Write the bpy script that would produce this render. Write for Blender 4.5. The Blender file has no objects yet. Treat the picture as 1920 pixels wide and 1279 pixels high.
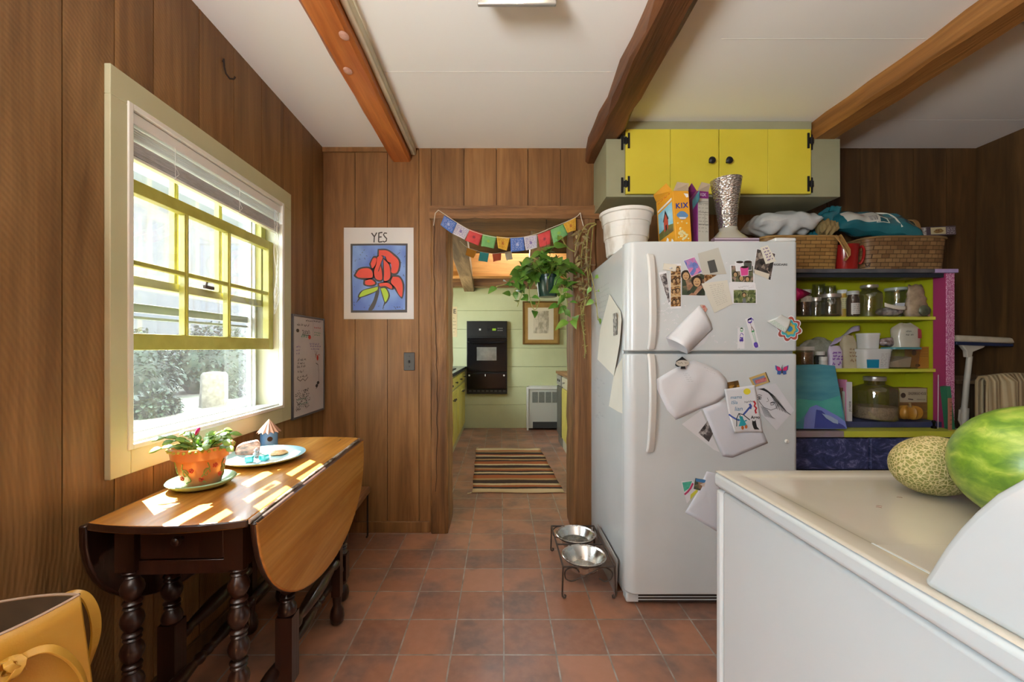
import bpy, bmesh, math, random
from mathutils import Vector, Matrix
random.seed(7)
PI = math.pi
C = bpy.context.scene.collection
F, CX, CY, H = 760., 939., 652., 1.165        # focal length (px), vanishing point, eye height

# ---------------------------------------------------------------- camera, world, lights
cam = bpy.data.cameras.new('camera'); co = bpy.data.objects.new('camera', cam); C.objects.link(co)
cam.sensor_width = 36; cam.lens = 36*F/1920; cam.shift_x = 21/1920; cam.shift_y = 12.5/1920
cam.clip_start = .02
co.location = (0, 0, H); co.rotation_euler = (PI/2, 0, 0)
sc = bpy.context.scene; sc.camera = co
sc.view_settings.view_transform = 'Standard'; sc.view_settings.look = 'None'
sc.view_settings.exposure = 0.18; sc.view_settings.gamma = 1.0; sc.view_settings.use_curve_mapping = False
sc.cycles.max_bounces = 10; sc.cycles.diffuse_bounces = 6; sc.cycles.transparent_max_bounces = 24
sc.cycles.use_denoising = True; sc.cycles.caustics_reflective = False; sc.cycles.caustics_refractive = False
sc.cycles.sample_clamp_indirect = 4.0

w = bpy.data.worlds.new('sky'); sc.world = w; w.use_nodes = True
bg = w.node_tree.nodes['Background']; bg.inputs[0].default_value = (.75, .90, 1, 1); bg.inputs[1].default_value = 15.0

def light(name, kind, loc, direction, energy, col=(1, 1, 1), size=(1, 1), **k):
    l = bpy.data.lights.new(name, kind); o = bpy.data.objects.new(name, l); C.objects.link(o)
    o.location = loc; o.rotation_euler = Vector(direction).to_track_quat('-Z', 'Y').to_euler()
    l.energy = energy; l.color = col
    if kind == 'AREA': l.shape = 'RECTANGLE'; l.size, l.size_y = size
    for a, b in k.items(): setattr(l, a, b)
    return o
SUN = (.68, -.56, -1)
light('sun', 'SUN', (-4, 4, 6), SUN, 125, (1, .93, .82), angle=.006)
o = light('window_portal', 'AREA', (-1.34, 1.62, 1.38), (1, 0, 0), 1, size=(1.1, .9)); o.data.cycles.is_portal = True
# added fill aimed at the ceiling, in an unseen opening behind the viewer
light('side_fill', 'AREA', (-1.26, -.95, 1.5), (.45, .1, 1.9), 250, (.95, .98, 1), (1.05, 1.1))
# added fill from the kitchen's unseen left side, and daylight through its roof light
light('kitchen_fill', 'AREA', (-1.42, 4.6, 1.5), (1, 0, -.1), 17, (1, .97, .9), (1.0, .9))
light('kitchen_roof_light', 'AREA', (.25, 4.2, 2.62), (0, 0, -1), 5, (1, .82, .6), (.7, .5))

def W(u, v, d): return Vector(((u-CX)*d/F, d, H-(v-CY)*d/F))     # a measured point at depth d

# ---------------------------------------------------------------- mesh builder
class MB:
    def __init__(s): s.v = []; s.f = []; s.m = []
    def add(s, vs, fs, mi=0, M=None):
        n = len(s.v)
        for p in vs:
            p = Vector(p); s.v.append(M @ p if M else p)
        for f in fs: s.f.append([i+n for i in f]); s.m.append(mi)
        return s
    def box(s, x0, x1, y0, y1, z0, z1, mi=0, M=None):
        vs = [(x, y, z) for z in (z0, z1) for y in (y0, y1) for x in (x0, x1)]
        return s.add(vs, [(0, 2, 3, 1), (4, 5, 7, 6), (0, 1, 5, 4), (2, 6, 7, 3), (0, 4, 6, 2), (1, 3, 7, 5)], mi, M)
    def hexa(s, p, mi=0): return s.add(p, [(0, 3, 2, 1), (4, 5, 6, 7), (0, 1, 5, 4), (1, 2, 6, 5), (2, 3, 7, 6), (3, 0, 4, 7)], mi)
    def lathe(s, prof, c=(0, 0, 0), n=24, mi=0, M=None, cap=True, fn=None):
        vs = []; fs = []; c = Vector(c)
        for r, z in prof:
            for k in range(n):
                a = 2*PI*k/n; rr = r*(fn(a, z) if fn else 1)
                vs.append(Vector((rr*math.cos(a), rr*math.sin(a), z)))
        for i in range(len(prof)-1):
            for k in range(n):
                k2 = (k+1) % n; fs.append((i*n+k, i*n+k2, (i+1)*n+k2, (i+1)*n+k))
        if cap:
            fs.append(tuple(range(n))[::-1]); fs.append(tuple(range((len(prof)-1)*n, len(prof)*n)))
        if M: vs = [M @ p for p in vs]
        return s.add([p+c for p in vs], fs, mi)
    def tube(s, pts, r, n=8, mi=0, cap=True):
        pts = [Vector(p) for p in pts]; N = len(pts); rs = r if isinstance(r, (list, tuple)) else [r]*N
        vs = []; fs = []; up = None
        for i, p in enumerate(pts):
            t = (pts[min(i+1, N-1)]-pts[max(i-1, 0)])
            t = t.normalized() if t.length > 1e-9 else Vector((0, 0, 1))
            if up is None: up = Vector((0, 0, 1)) if abs(t.z) < .9 else Vector((1, 0, 0))
            a = t.cross(up)
            if a.length < 1e-6: a = t.orthogonal()
            a.normalize(); b = a.cross(t).normalized(); up = b
            for k in range(n):
                q = 2*PI*k/n; vs.append(p + (a*math.cos(q)+b*math.sin(q))*rs[i])
        for i in range(N-1):
            for k in range(n):
                k2 = (k+1) % n; fs.append((i*n+k, i*n+k2, (i+1)*n+k2, (i+1)*n+k))
        if cap: fs.append(tuple(range(n))[::-1]); fs.append(tuple(range((N-1)*n, N*n)))
        return s.add(vs, fs, mi)
    def strap(s, pts, side, wd, th, mi=0):
        pts = [Vector(p) for p in pts]; N = len(pts); vs = []; fs = []
        for i, p in enumerate(pts):
            t = (pts[min(i+1, N-1)]-pts[max(i-1, 0)]).normalized()
            sd = Vector(side[i] if isinstance(side, list) else side); sd = (sd - t*sd.dot(t)).normalized(); nn = t.cross(sd)
            for a, b in ((-1, -1), (1, -1), (1, 1), (-1, 1)): vs.append(p+sd*a*wd/2+nn*b*th/2)
        for i in range(N-1):
            for k in range(4):
                k2 = (k+1) % 4; fs.append((i*4+k, i*4+k2, (i+1)*4+k2, (i+1)*4+k))
        fs.append((3, 2, 1, 0)); fs.append(tuple(range((N-1)*4, N*4)))
        return s.add(vs, fs, mi)
    def ell(s, c, r, n=20, m=12, mi=0, M=None, fn=None):
        vs = []; fs = []; c = Vector(c)
        for i in range(m+1):
            th = PI*i/m
            for k in range(n):
                a = 2*PI*k/n; d = Vector((math.sin(th)*math.cos(a), math.sin(th)*math.sin(a), math.cos(th)))
                g = fn(d) if fn else 1
                p = Vector((d.x*r[0]*g, d.y*r[1]*g, d.z*r[2]*g))
                vs.append((M @ p if M else p)+c)
        for i in range(m):
            for k in range(n):
                k2 = (k+1) % n; q = (i*n+k, (i+1)*n+k, (i+1)*n+k2, i*n+k2)
                if i == 0: q = (i*n, (i+1)*n+k, (i+1)*n+k2)
                elif i == m-1: q = (i*n+k, (i+1)*n, i*n+k2)
                fs.append(q)
        return s.add(vs, fs, mi)
    def prism(s, poly, off, mi=0, smi=None):       # poly: 3D points, extruded by the vector off
        poly = [Vector(p) for p in poly]; off = Vector(off); n = len(poly)
        vs = poly+[p+off for p in poly]
        fs = [tuple(range(n)), tuple(range(n, 2*n))[::-1]]+[(i, i+n, (i+1) % n+n, (i+1) % n) for i in range(n)]
        s.add(vs, fs, mi)
        if smi is not None: s.m[-n:] = [smi]*n
        return s
    def grid(s, fn, nu, nv, mi=0, close=False):
        vs = [fn(i/nu, j/nv) for i in range(nu+1) for j in range(nv+1)]; q = nv+1
        return s.add(vs, [(i*q+j, (i+1)*q+j, (i+1)*q+j+1, i*q+j+1) for i in range(nu) for j in range(nv)], mi)
    def leaf(s, base, d, up, L, Wd, droop=.3, mi=0, heart=False):
        base = Vector(base); d = Vector(d).normalized(); sd = d.cross(Vector(up))
        sd = sd.normalized() if sd.length > 1e-5 else d.orthogonal().normalized(); n = sd.cross(d)
        prof = ((0, .05), (.12, .8), (.3, 1), (.55, .8), (.8, .4), (1, .02)) if heart else ((0, .1), (.25, .75), (.5, 1), (.75, .8), (1, .1))
        vs = []
        for t, wd in prof:
            p = base+d*L*t - n*droop*L*t*t
            for k in (-1, 0, 1): vs.append(p+sd*k*Wd*.5*wd+n*abs(k)*Wd*.14*wd)
        fs = []
        for i in range(len(prof)-1):
            for k in (0, 1): fs.append((i*3+k, (i+1)*3+k, (i+1)*3+k+1, i*3+k+1))
        return s.add(vs, fs, mi)
    def ribbon(s, pts, wd, mp, mi=0):     # flat ink stroke; pts in 2D, mp maps 2D to 3D
        P = [Vector((p[0], p[1], 0)) for p in pts]; vs = []; N = len(P)
        for i, p in enumerate(P):
            t = P[min(i+1, N-1)]-P[max(i-1, 0)]
            t = t.normalized() if t.length > 1e-9 else Vector((1, 0, 0)); nn = Vector((-t.y, t.x, 0))*wd/2
            vs += [mp(*(p+nn).xy), mp(*(p-nn).xy)]
        return s.add(vs, [(2*i, 2*i+1, 2*i+3, 2*i+2) for i in range(N-1)], mi)
    def scrawl(s, x0, x1, y, h, mp, wd, mi=0):     # one line of handwriting
        x = x0
        while x < x1:
            L = random.uniform(1.2, 3.5)*h; pts = []; k = 0
            xe = min(x+L, x1)
            while x < xe:
                pts.append((x, y+random.uniform(0, 1 if k % 2 else .35)*h)); x += h*random.uniform(.2, .4); k += 1
            if len(pts) > 1: s.ribbon(pts, wd, mp, mi)
            x += h*.8
        return s
    def text(s, body, size, mp, mi=0, width=None, shear=0, bold=0, align='CENTER', gap=1.0):   # mp maps 2D text plane to 3D
        cu = bpy.data.curves.new('t', 'FONT'); cu.body = body; cu.size = size; cu.shear = shear; cu.offset = bold; cu.space_character = gap
        cu.align_x = align; cu.align_y = 'CENTER'; ob = bpy.data.objects.new('t', cu); C.objects.link(ob)
        dg = bpy.context.evaluated_depsgraph_get(); dg.update(); me = bpy.data.meshes.new_from_object(ob.evaluated_get(dg))
        vs = [v.co.copy() for v in me.vertices]
        if width and vs:
            ww = max(v.x for v in vs)-min(v.x for v in vs); k = width/ww
            for v in vs: v.x *= k
        s.add([mp(v.x, v.y) for v in vs], [tuple(p.vertices) for p in me.polygons], mi)
        bpy.data.objects.remove(ob); bpy.data.meshes.remove(me); bpy.data.curves.remove(cu)
        return s

def tag(o, label, cat=None, group=None, kind=None):
    o['label'] = label
    if cat: o['category'] = cat
    if group: o['group'] = group
    if kind: o['kind'] = kind
    return o
def thing(name, loc, label, cat, group=None, kind=None):
    o = bpy.data.objects.new(name, None); C.objects.link(o); o.location = loc; o.empty_display_size = .1
    return tag(o, label, cat, group, kind)
ROOTLOC = {}
def wloc(o):
    p = Vector(o.location)
    while o.parent: o = o.parent; p += Vector(o.location)
    return p
def build(mb, name, mats, parent=None, bev=0, solid=0, sub=0, seg=2, label=None, cat=None, group=None, kind=None, local=False, sharp=.7):
    vs = mb.v
    if parent: org = Vector((0, 0, 0)) if local else wloc(parent)
    elif local: org = Vector((0, 0, 0))
    else:
        xs = [p.x for p in vs]; ys = [p.y for p in vs]; zs = [p.z for p in vs]
        org = Vector(((min(xs)+max(xs))/2, (min(ys)+max(ys))/2, min(zs)))
    loc = (0, 0, 0)
    if not parent: loc = org
    me = bpy.data.meshes.new(name); me.from_pydata([tuple(p-org) for p in vs], [], mb.f)
    if not isinstance(mats, (list, tuple)): mats = [mats]
    for m in mats: me.materials.append(m)
    for p, mi in zip(me.polygons, mb.m): p.material_index = mi; p.use_smooth = True
    me.update()
    b = bmesh.new(); b.from_mesh(me); bmesh.ops.recalc_face_normals(b, faces=b.faces[:]); b.to_mesh(me); b.free()
    me.set_sharp_from_angle(angle=sharp)
    ob = bpy.data.objects.new(name, me); C.objects.link(ob); ob.location = loc
    if parent: ob.parent = parent
    if solid: m = ob.modifiers.new('solid', 'SOLIDIFY'); m.thickness = solid; m.offset = 0
    if bev: m = ob.modifiers.new('bevel', 'BEVEL'); m.width = bev; m.segments = seg; m.limit_method = 'ANGLE'; m.angle_limit = .6; m.harden_normals = False
    if sub: m = ob.modifiers.new('sub', 'SUBSURF'); m.levels = sub; m.render_levels = sub
    if label: ob['label'] = label
    if cat: ob['category'] = cat
    if group: ob['group'] = group
    if kind: ob['kind'] = kind
    return ob
def copy_tree(o, parent=None):
    c = o.copy(); C.objects.link(c); c.parent = parent
    for ch in list(o.children): copy_tree(ch, c)
    return c

# ---------------------------------------------------------------- materials
def hx(h):
    h = h.lstrip('#'); r = [int(h[i:i+2], 16)/255 for i in (0, 2, 4)]
    return tuple((x/12.92 if x <= .04045 else ((x+.055)/1.055)**2.4) for x in r)+(1,)
def cl(c): return hx(c) if isinstance(c, str) else (tuple(c)+(1,))[:4]
class NT:
    def __init__(s, name):
        s.m = bpy.data.materials.new(name); s.m.use_nodes = True; s.t = s.m.node_tree; s.n = s.t.nodes
        s.b = s.n['Principled BSDF']; s.out = s.n['Material Output']
    def new(s, k, **kw):
        x = s.n.new(k)
        for a, b in kw.items():
            if hasattr(x, a): setattr(x, a, b)
        return x
    def l(s, a, b): s.t.links.new(a, b)
    def coord(s, scale=(1, 1, 1), loc=(0, 0, 0), rot=(0, 0, 0)):
        tc = s.new('ShaderNodeTexCoord'); mp = s.new('ShaderNodeMapping')
        mp.inputs['Scale'].default_value = scale; mp.inputs['Location'].default_value = loc; mp.inputs['Rotation'].default_value = rot
        s.l(tc.outputs['Object'], mp.inputs[0]); return mp.outputs[0]
    def noise(s, co, scale, detail=4, rough=.55, dist=0):
        x = s.new('ShaderNodeTexNoise'); x.inputs['Scale'].default_value = scale; x.inputs['Detail'].default_value = detail
        x.inputs['Roughness'].default_value = rough; x.inputs['Distortion'].default_value = dist; s.l(co, x.inputs['Vector']); return x.outputs[0]
    def ramp(s, fac, stops, interp='LINEAR'):
        x = s.new('ShaderNodeValToRGB'); e = x.color_ramp.elements; x.color_ramp.interpolation = interp
        while len(e) < len(stops): e.new(.5)
        for k, (p, c) in zip(e, stops): k.position = p; k.color = cl(c)
        s.l(fac, x.inputs[0]); return x.outputs[0]
    def mix(s, fac, a, b, kind='MIX'):
        x = s.new('ShaderNodeMix', data_type='RGBA'); x.blend_type = kind
        for v, sk in ((fac, x.inputs[0]), (a, x.inputs[6]), (b, x.inputs[7])):
            if hasattr(v, 'is_output'): s.l(v, sk)
            else: sk.default_value = v if isinstance(v, (int, float)) else cl(v)
        return x.outputs[2]
    def math(s, op, a, b=0):
        x = s.new('ShaderNodeMath', operation=op)
        for v, sk in ((a, x.inputs[0]), (b, x.inputs[1])):
            if hasattr(v, 'is_output'): s.l(v, sk)
            else: sk.default_value = v
        return x.outputs[0]
    def bump(s, hgt, st=.3, dist=.01):
        x = s.new('ShaderNodeBump'); x.inputs['Strength'].default_value = st; x.inputs['Distance'].default_value = dist
        s.l(hgt, x.inputs['Height']); s.l(x.outputs[0], s.b.inputs['Normal'])
    def set(s, **k):
        names = dict(col='Base Color', rough='Roughness', metal='Metallic', spec='Specular IOR Level', coat='Coat Weight', coatr='Coat Roughness',
                     emit='Emission Color', estr='Emission Strength', trans='Transmission Weight', ior='IOR', sss='Subsurface Weight', sheen='Sheen Weight')
        for a, v in k.items():
            sk = s.b.inputs[names[a]]
            if hasattr(v, 'is_output'): s.l(v, sk)
            elif a in ('col', 'emit'): sk.default_value = cl(v)
            else: sk.default_value = v
        return s.m
CACHE = {}
def pm(name, c1, c2=None, sc_=6, st=(1, 1, 1), rough=.5, metal=0, bump=0, bsc=40, spec=.5, coat=0, lo=.35, hi=.65, isl=0, **kw):
    if name in CACHE: return CACHE[name]
    t = NT(name); col = c1
    if c2 is not None:
        f = t.noise(t.coord(st), sc_); col = t.ramp(f, [(lo, c1), (hi, c2)])
    if isl:
        g = t.new('ShaderNodeNewGeometry'); hv = t.new('ShaderNodeHueSaturation')
        k = t.math('MULTIPLY_ADD', g.outputs['Random Per Island'], isl); t.n[k.node.name].inputs[2].default_value = 1-isl/2
        if hasattr(col, 'is_output'): t.l(col, hv.inputs['Color'])
        else: hv.inputs['Color'].default_value = cl(col)
        t.l(k, hv.inputs['Value']); col = hv.outputs[0]
    if bump: t.bump(t.noise(t.coord(st), bsc, 5), bump, .004)
    t.set(col=col, rough=rough, metal=metal, spec=spec, coat=coat, **kw)
    CACHE[name] = t.m; return t.m
def woodm(name, c1, c2, c3, axis='z', rough=.55, isl=.35, scale=1., saw=0, coat=0, bump=.25, knots=0, spec=.4):
    t = NT(name); st = [9*scale]*3; st['xyz'.index(axis)] = .9*scale
    g = t.new('ShaderNodeNewGeometry'); tc = t.new('ShaderNodeTexCoord'); rnd = t.new('ShaderNodeVectorMath', operation='MULTIPLY_ADD')
    cb = t.new('ShaderNodeCombineXYZ')
    for i in range(3): t.l(g.outputs['Random Per Island'], cb.inputs[i])
    t.l(cb.outputs[0], rnd.inputs[0]); rnd.inputs[1].default_value = (7, 11, 5); t.l(tc.outputs['Object'], rnd.inputs[2])
    mp = t.new('ShaderNodeMapping'); mp.inputs['Scale'].default_value = st; t.l(rnd.outputs[0], mp.inputs[0])
    n1 = t.noise(mp.outputs[0], 1.3, 6, .6, .8)
    col = t.ramp(n1, [(.33, c1), (.5, c2), (.68, c3)])
    m2 = t.new('ShaderNodeMapping'); s2 = [70*scale]*3; s2['xyz'.index(axis)] = 2.5*scale
    m2.inputs['Scale'].default_value = s2; t.l(rnd.outputs[0], m2.inputs[0])
    n2 = t.noise(m2.outputs[0], 1.5, 3, .6)
    col = t.mix(t.ramp(n2, [(.35, (0, 0, 0)), (.7, (.45, .45, .45))]), col, t.mix(.5, col, (.02, .01, .005)), 'MIX')
    hgt = n2
    if saw:
        wv = t.new('ShaderNodeTexWave', wave_type='RINGS', rings_direction='SPHERICAL')
        m3 = t.new('ShaderNodeMapping'); m3.inputs['Location'].default_value = (0, .25, -.75); t.l(tc.outputs['Object'], m3.inputs[0])
        wv.inputs['Scale'].default_value = 26; wv.inputs['Distortion'].default_value = 1.6; wv.inputs['Detail'].default_value = 2; wv.inputs['Detail Scale'].default_value = 1.5
        t.l(m3.outputs[0], wv.inputs[0])
        col = t.mix(t.math('MULTIPLY', wv.outputs[1], saw), col, t.mix(.5, col, (.03, .015, .006)))
        hgt = t.math('ADD', n2, t.math('MULTIPLY', wv.outputs[1], saw*2))
    if isl:
        hv = t.new('ShaderNodeHueSaturation'); k = t.math('MULTIPLY_ADD', g.outputs['Random Per Island'], isl); k.node.inputs[2].default_value = 1-isl/2
        t.l(col, hv.inputs['Color']); t.l(k, hv.inputs['Value']); col = hv.outputs[0]
    t.bump(hgt, bump, .004)
    t.set(col=col, rough=rough, coat=coat, spec=spec); return t.m
def glassm(name, tint=(1, 1, 1), dirt=0, dirtcol=(.9, .92, .95), gl=.06, dsc=6):
    t = NT(name); t.n.remove(t.b)
    tr = t.new('ShaderNodeBsdfTransparent'); tr.inputs[0].default_value = cl(tint)
    gs = t.new('ShaderNodeBsdfGlossy'); gs.inputs['Roughness'].default_value = .02
    lw = t.new('ShaderNodeLayerWeight'); lw.inputs[0].default_value = .25
    mx = t.new('ShaderNodeMixShader'); fac = t.math('MULTIPLY_ADD', lw.outputs[1], .3); fac.node.inputs[2].default_value = gl
    t.l(fac, mx.inputs[0]); t.l(tr.outputs[0], mx.inputs[1]); t.l(gs.outputs[0], mx.inputs[2]); res = mx.outputs[0]
    if dirt:
        df = t.new('ShaderNodeBsdfTranslucent'); df.inputs[0].default_value = cl(dirtcol)
        m2 = t.new('ShaderNodeMixShader'); f = t.noise(t.coord(), dsc, 6, .65); f = t.math('MULTIPLY', f, dirt*2)
        t.l(f, m2.inputs[0]); t.l(res, m2.inputs[1]); t.l(df.outputs[0], m2.inputs[2]); res = m2.outputs[0]
    t.l(res, t.out.inputs[0]); return t.m
# ---------------------------------------------------------------- setting
XL, XR, YB, YF, ZC = -1.12, 3.0, 2.56, -1.9, 2.425     # left wall, right wall, back wall, wall behind the camera, ceiling
KY0, KY1, KXL, KXR = 2.80, 5.86, -1.25, 1.35           # kitchen
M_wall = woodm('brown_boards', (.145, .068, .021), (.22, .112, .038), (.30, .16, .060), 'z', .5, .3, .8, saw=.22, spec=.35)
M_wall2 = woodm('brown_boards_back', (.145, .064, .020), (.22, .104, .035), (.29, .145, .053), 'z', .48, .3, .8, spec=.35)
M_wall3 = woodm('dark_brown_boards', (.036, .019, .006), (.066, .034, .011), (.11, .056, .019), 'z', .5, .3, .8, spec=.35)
M_gap = pm('board_gap', (.02, .009, .004), rough=.9)
M_beam = woodm('beam_orange', (.25, .058, .012), (.40, .115, .024), (.56, .20, .05), 'y', .38, .1, .55, coat=.15, bump=.5)
M_beamd = woodm('beam_hewn', (.05, .016, .005), (.125, .044, .013), (.25, .10, .032), 'y', .5, .1, .7, bump=1.)
M_beamy = woodm('beam_tan', (.16, .062, .014), (.27, .115, .028), (.38, .18, .05), 'y', .5, .1, .7, bump=.6)
M_postw = woodm('post_wood', (.09, .038, .012), (.20, .092, .030), (.33, .165, .063), 'z', .55, .2, 1.0, bump=.9)
M_lint = woodm('lintel_wood', (.09, .036, .012), (.19, .086, .028), (.31, .15, .056), 'x', .55, .2, 1.0, bump=.9)
M_old = woodm('old_grey_wood', (.13, .075, .035), (.22, .135, .065), (.33, .21, .11), 'y', .7, .2, 1.3, bump=.9)
M_ceil = pm('ceiling_plaster', (.92, .925, .90), (.94, .945, .92), 1.2, rough=.8, bump=.12, bsc=9)
M_green = pm('kitchen_green', (.50, .52, .29), (.55, .57, .33), 3, rough=.5)

def floor_mat():
    t = NT('quarry_tile')
    br = t.new('ShaderNodeTexBrick'); br.offset = 0; br.offset_frequency = 1; br.squash = 1
    tc = t.new('ShaderNodeTexCoord'); mp = t.new('ShaderNodeMapping'); mp.inputs['Location'].default_value = (-.015+.2, -1.54+.2*0, 0)
    t.l(tc.outputs['Object'], mp.inputs[0])
    wob = t.noise(mp.outputs[0], 2.5, 2); sub = t.new('ShaderNodeVectorMath', operation='MULTIPLY_ADD')
    cb = t.new('ShaderNodeCombineXYZ'); t.l(wob, cb.inputs[0]); t.l(t.noise(mp.outputs[0], 3.1, 2), cb.inputs[1])
    t.l(cb.outputs[0], sub.inputs[0]); sub.inputs[1].default_value = (.008, .006, 0); t.l(mp.outputs[0], sub.inputs[2])
    t.l(sub.outputs[0], br.inputs[0])
    br.inputs['Scale'].default_value = 1; br.inputs['Brick Width'].default_value = .2; br.inputs['Row Height'].default_value = .2
    br.inputs['Mortar Size'].default_value = .0032; br.inputs['Mortar Smooth'].default_value = .1; br.inputs['Bias'].default_value = 0
    br.inputs['Color1'].default_value = (0, 0, 0, 1); br.inputs['Color2'].default_value = (1, 1, 1, 1); br.inputs['Mortar'].default_value = (.5, .5, .5, 1)
    tile = t.ramp(br.outputs[0], [(0, (.225, .098, .055)), (.45, (.315, .14, .078)), (1, (.39, .185, .108))])
    blot = t.noise(t.coord(), 4.2, 3, .55)
    tile = t.mix(t.ramp(blot, [(.45, (0, 0, 0)), (.64, (.8, .8, .8))]), tile, (.13, .085, .07))
    tile = t.mix(t.ramp(t.noise(t.coord(), 26, 4), [(.4, (0, 0, 0)), (.8, (.35, .35, .35))]), tile, (.42, .2, .13))
    grout = t.ramp(t.noise(t.coord(), 14, 4), [(.35, (.17, .14, .11)), (.65, (.34, .31, .27))])
    col = t.mix(br.outputs[1], tile, grout)
    t.bump(t.math('MULTIPLY_ADD', br.outputs[1], -1.), .35, .004)
    rg = t.math('MULTIPLY_ADD', t.noise(t.coord(), 6, 3), .22); rg.node.inputs[2].default_value = .27
    return t.set(col=col, rough=rg, spec=.45)
m = MB(); m.box(KXL-.1, XR+.1, YF-.1, KY1+.1, -.1, 0)
tag(build(m, 'floor', floor_mat(), local=True), 'terracotta quarry tile floor running through into the kitchen', 'floor', kind='structure')
m = MB(); m.box(XL-.1, XR+.1, YF-.1, YB+.12, ZC, ZC+.1)
tag(build(m, 'ceiling', M_ceil), 'white painted plaster ceiling between the beams', 'ceiling', kind='structure')
m = MB(); m.box(1.88, XR, 2.243, 2.246, ZC-.0006, ZC); m.box(.9, 1.736, 1.652, 1.655, ZC-.0006, ZC); m.box(-.56, .52, 1.85, 1.853, ZC-.0006, ZC)
tag(build(m, 'trim_1', pm('seam', (.74, .74, .70), rough=.9)), 'fine board seams across the white ceiling', 'ceiling seam', kind='structure')

def boards(name, axis, at, thick, segs, z0, z1, holes, mats, label, parent=None, gap=.0035):
    """vertical boards; segs: list of seam positions; holes: (a0,a1,b0,b1); a dark backing behind"""
    m = MB(); s = 1 if thick > 0 else -1
    def bx(a0, a1, b0, b1, t0, t1, mi):
        if a1-a0 < .002 or b1-b0 < .002: return
        lo, hi = sorted((at+t0, at+t1))
        if axis == 'x': m.box(lo, hi, a0, a1, b0, b1, mi)
        else: m.box(a0, a1, lo, hi, b0, b1, mi)
    def rect(a0, a1, t0, t1, mi):
        cuts = sorted({a0, a1}|{x for h in holes for x in h[:2] if a0 < x < a1})
        for p, q in zip(cuts, cuts[1:]):
            mid = (p+q)/2; spans = [(z0, z1)]
            for h in holes:
                if h[0] < mid < h[1]:
                    spans = [x for a, b in spans for x in ((a, min(b, h[2])), (max(a, h[3]), b)) if x[1]-x[0] > .002]
            for a, b in spans: bx(p, q, a, b, t0, t1, mi)
    for a0, a1 in zip(segs, segs[1:]): rect(a0+gap/2, a1-gap/2, 0, .018*s, 0)
    rect(segs[0], segs[-1], .018*s, thick, 1)
    return tag(build(m, name, mats, kind='structure'), label, 'wall')
WIN = (1.19, 2.06, .865, 1.895)          # opening in the left wall: y0,y1,z0,z1
boards('wall_left', 'x', XL, -.14, [YF, -1.6, -1.3, -1.05, -.8, -.55, -.3, -.05, .2, .45, .72, 1.035, 1.175, 1.307, 1.505, 1.70, 1.898, 2.092, 2.288, 2.42, YB], 0, ZC, [WIN, (-1.5, -.4, .92, 2.08)],  # the second opening is added to let the fill lamp in
       [M_wall, M_gap], 'brown vertical board wall holding the window')
DOOR = (-.44, .60, -.01, 2.05)
boards('wall_back', 'y', YB, .24, [XL-.1, -.92, -.716, -.517, -.44, -.232, -.027, .171, .377, .6, .85, 1.1, 1.35, 1.6, 1.85], 0, ZC, [DOOR],
       [M_wall2, M_gap], 'brown vertical board wall around the kitchen doorway')
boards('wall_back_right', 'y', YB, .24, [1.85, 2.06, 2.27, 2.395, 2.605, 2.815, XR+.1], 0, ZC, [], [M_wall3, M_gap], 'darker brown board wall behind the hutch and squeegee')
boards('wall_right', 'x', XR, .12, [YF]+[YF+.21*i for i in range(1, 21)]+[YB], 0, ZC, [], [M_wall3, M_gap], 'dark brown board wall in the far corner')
FW = []
boards('wall_front', 'y', YF, -.12, [XL-.1]+[-1.0+.25*i for i in range(16)]+[XR+.1], 0, ZC, FW, [M_wall2, M_gap], 'brown board wall behind the viewer')
m = MB(); m.box(XL, -.72, YB-.016, YB, ZC-.028, ZC)
tag(build(m, 'trim_2', M_wall2), 'narrow brown strip under the ceiling by the corner', 'trim', kind='structure')
m = MB(); m.box(XL, XL+.014, -.5, YB-.002, 0, .10)
tag(build(m, 'baseboard_left', M_wall3, bev=.003), 'dark wooden baseboard under the window', 'baseboard', kind='structure')
m = MB(); m.box(XL, -.45, YB-.012, YB, 0, .07)
tag(build(m, 'baseboard_back', M_wall2, bev=.003), 'low worn brown baseboard left of the doorway', 'baseboard', kind='structure')

# ceiling beams: rough prisms with wobbling edges
def beam(name, x0, x1, y0, y1, z0, mt, label, wob=.006, z1=ZC, cham=.012):
    m = MB(); N = 34; vs = []; fs = []
    for i in range(N+1):
        y = y0+(y1-y0)*i/N; j = lambda: random.uniform(-wob, wob)
        for p in ((x0+j(), z1), (x0+j(), z0+cham), (x0+cham+j(), z0+j()*.6), (x1-cham+j(), z0+j()*.6), (x1+j(), z0+cham), (x1+j(), z1)): vs.append((p[0], y, p[1]))
    for i in range(N):
        for k in range(6): fs.append((i*6+k, i*6+(k+1) % 6, (i+1)*6+(k+1) % 6, (i+1)*6+k))
    fs += [(5, 4, 3, 2, 1, 0), tuple(N*6+k for k in range(6))]
    m.add(vs, fs)
    return tag(build(m, name, mt, sharp=.5), label, 'beam', kind='structure')
beam1 = beam('ceiling_beam', -.69, -.566, YF, YB, 2.337, M_beam, 'smooth orange brown beam with two pale knots', .003)
beam('ceiling_beam', .53, .662, YF, YB, 2.329, M_beamd, 'dark hewn beam running to the left end of the yellow cabinet', .010)
beam('ceiling_beam', 1.738, 1.877, YF, YB, 2.328, M_beamy, 'tan hewn beam running to the right end of the yellow cabinet', .006)
m = MB(); m.box(-.566, -.535, YF, YB, 2.38, ZC)
tag(build(m, 'trim_3', pm('buff_strip', (.55, .50, .36), (.62, .57, .43), 5, rough=.6), bev=.006), 'pale buff strip along the orange beam', 'trim', kind='structure')
M_knot = pm('knot', (.45, .22, .16), (.60, .36, .29), 60, rough=.35)
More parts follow.
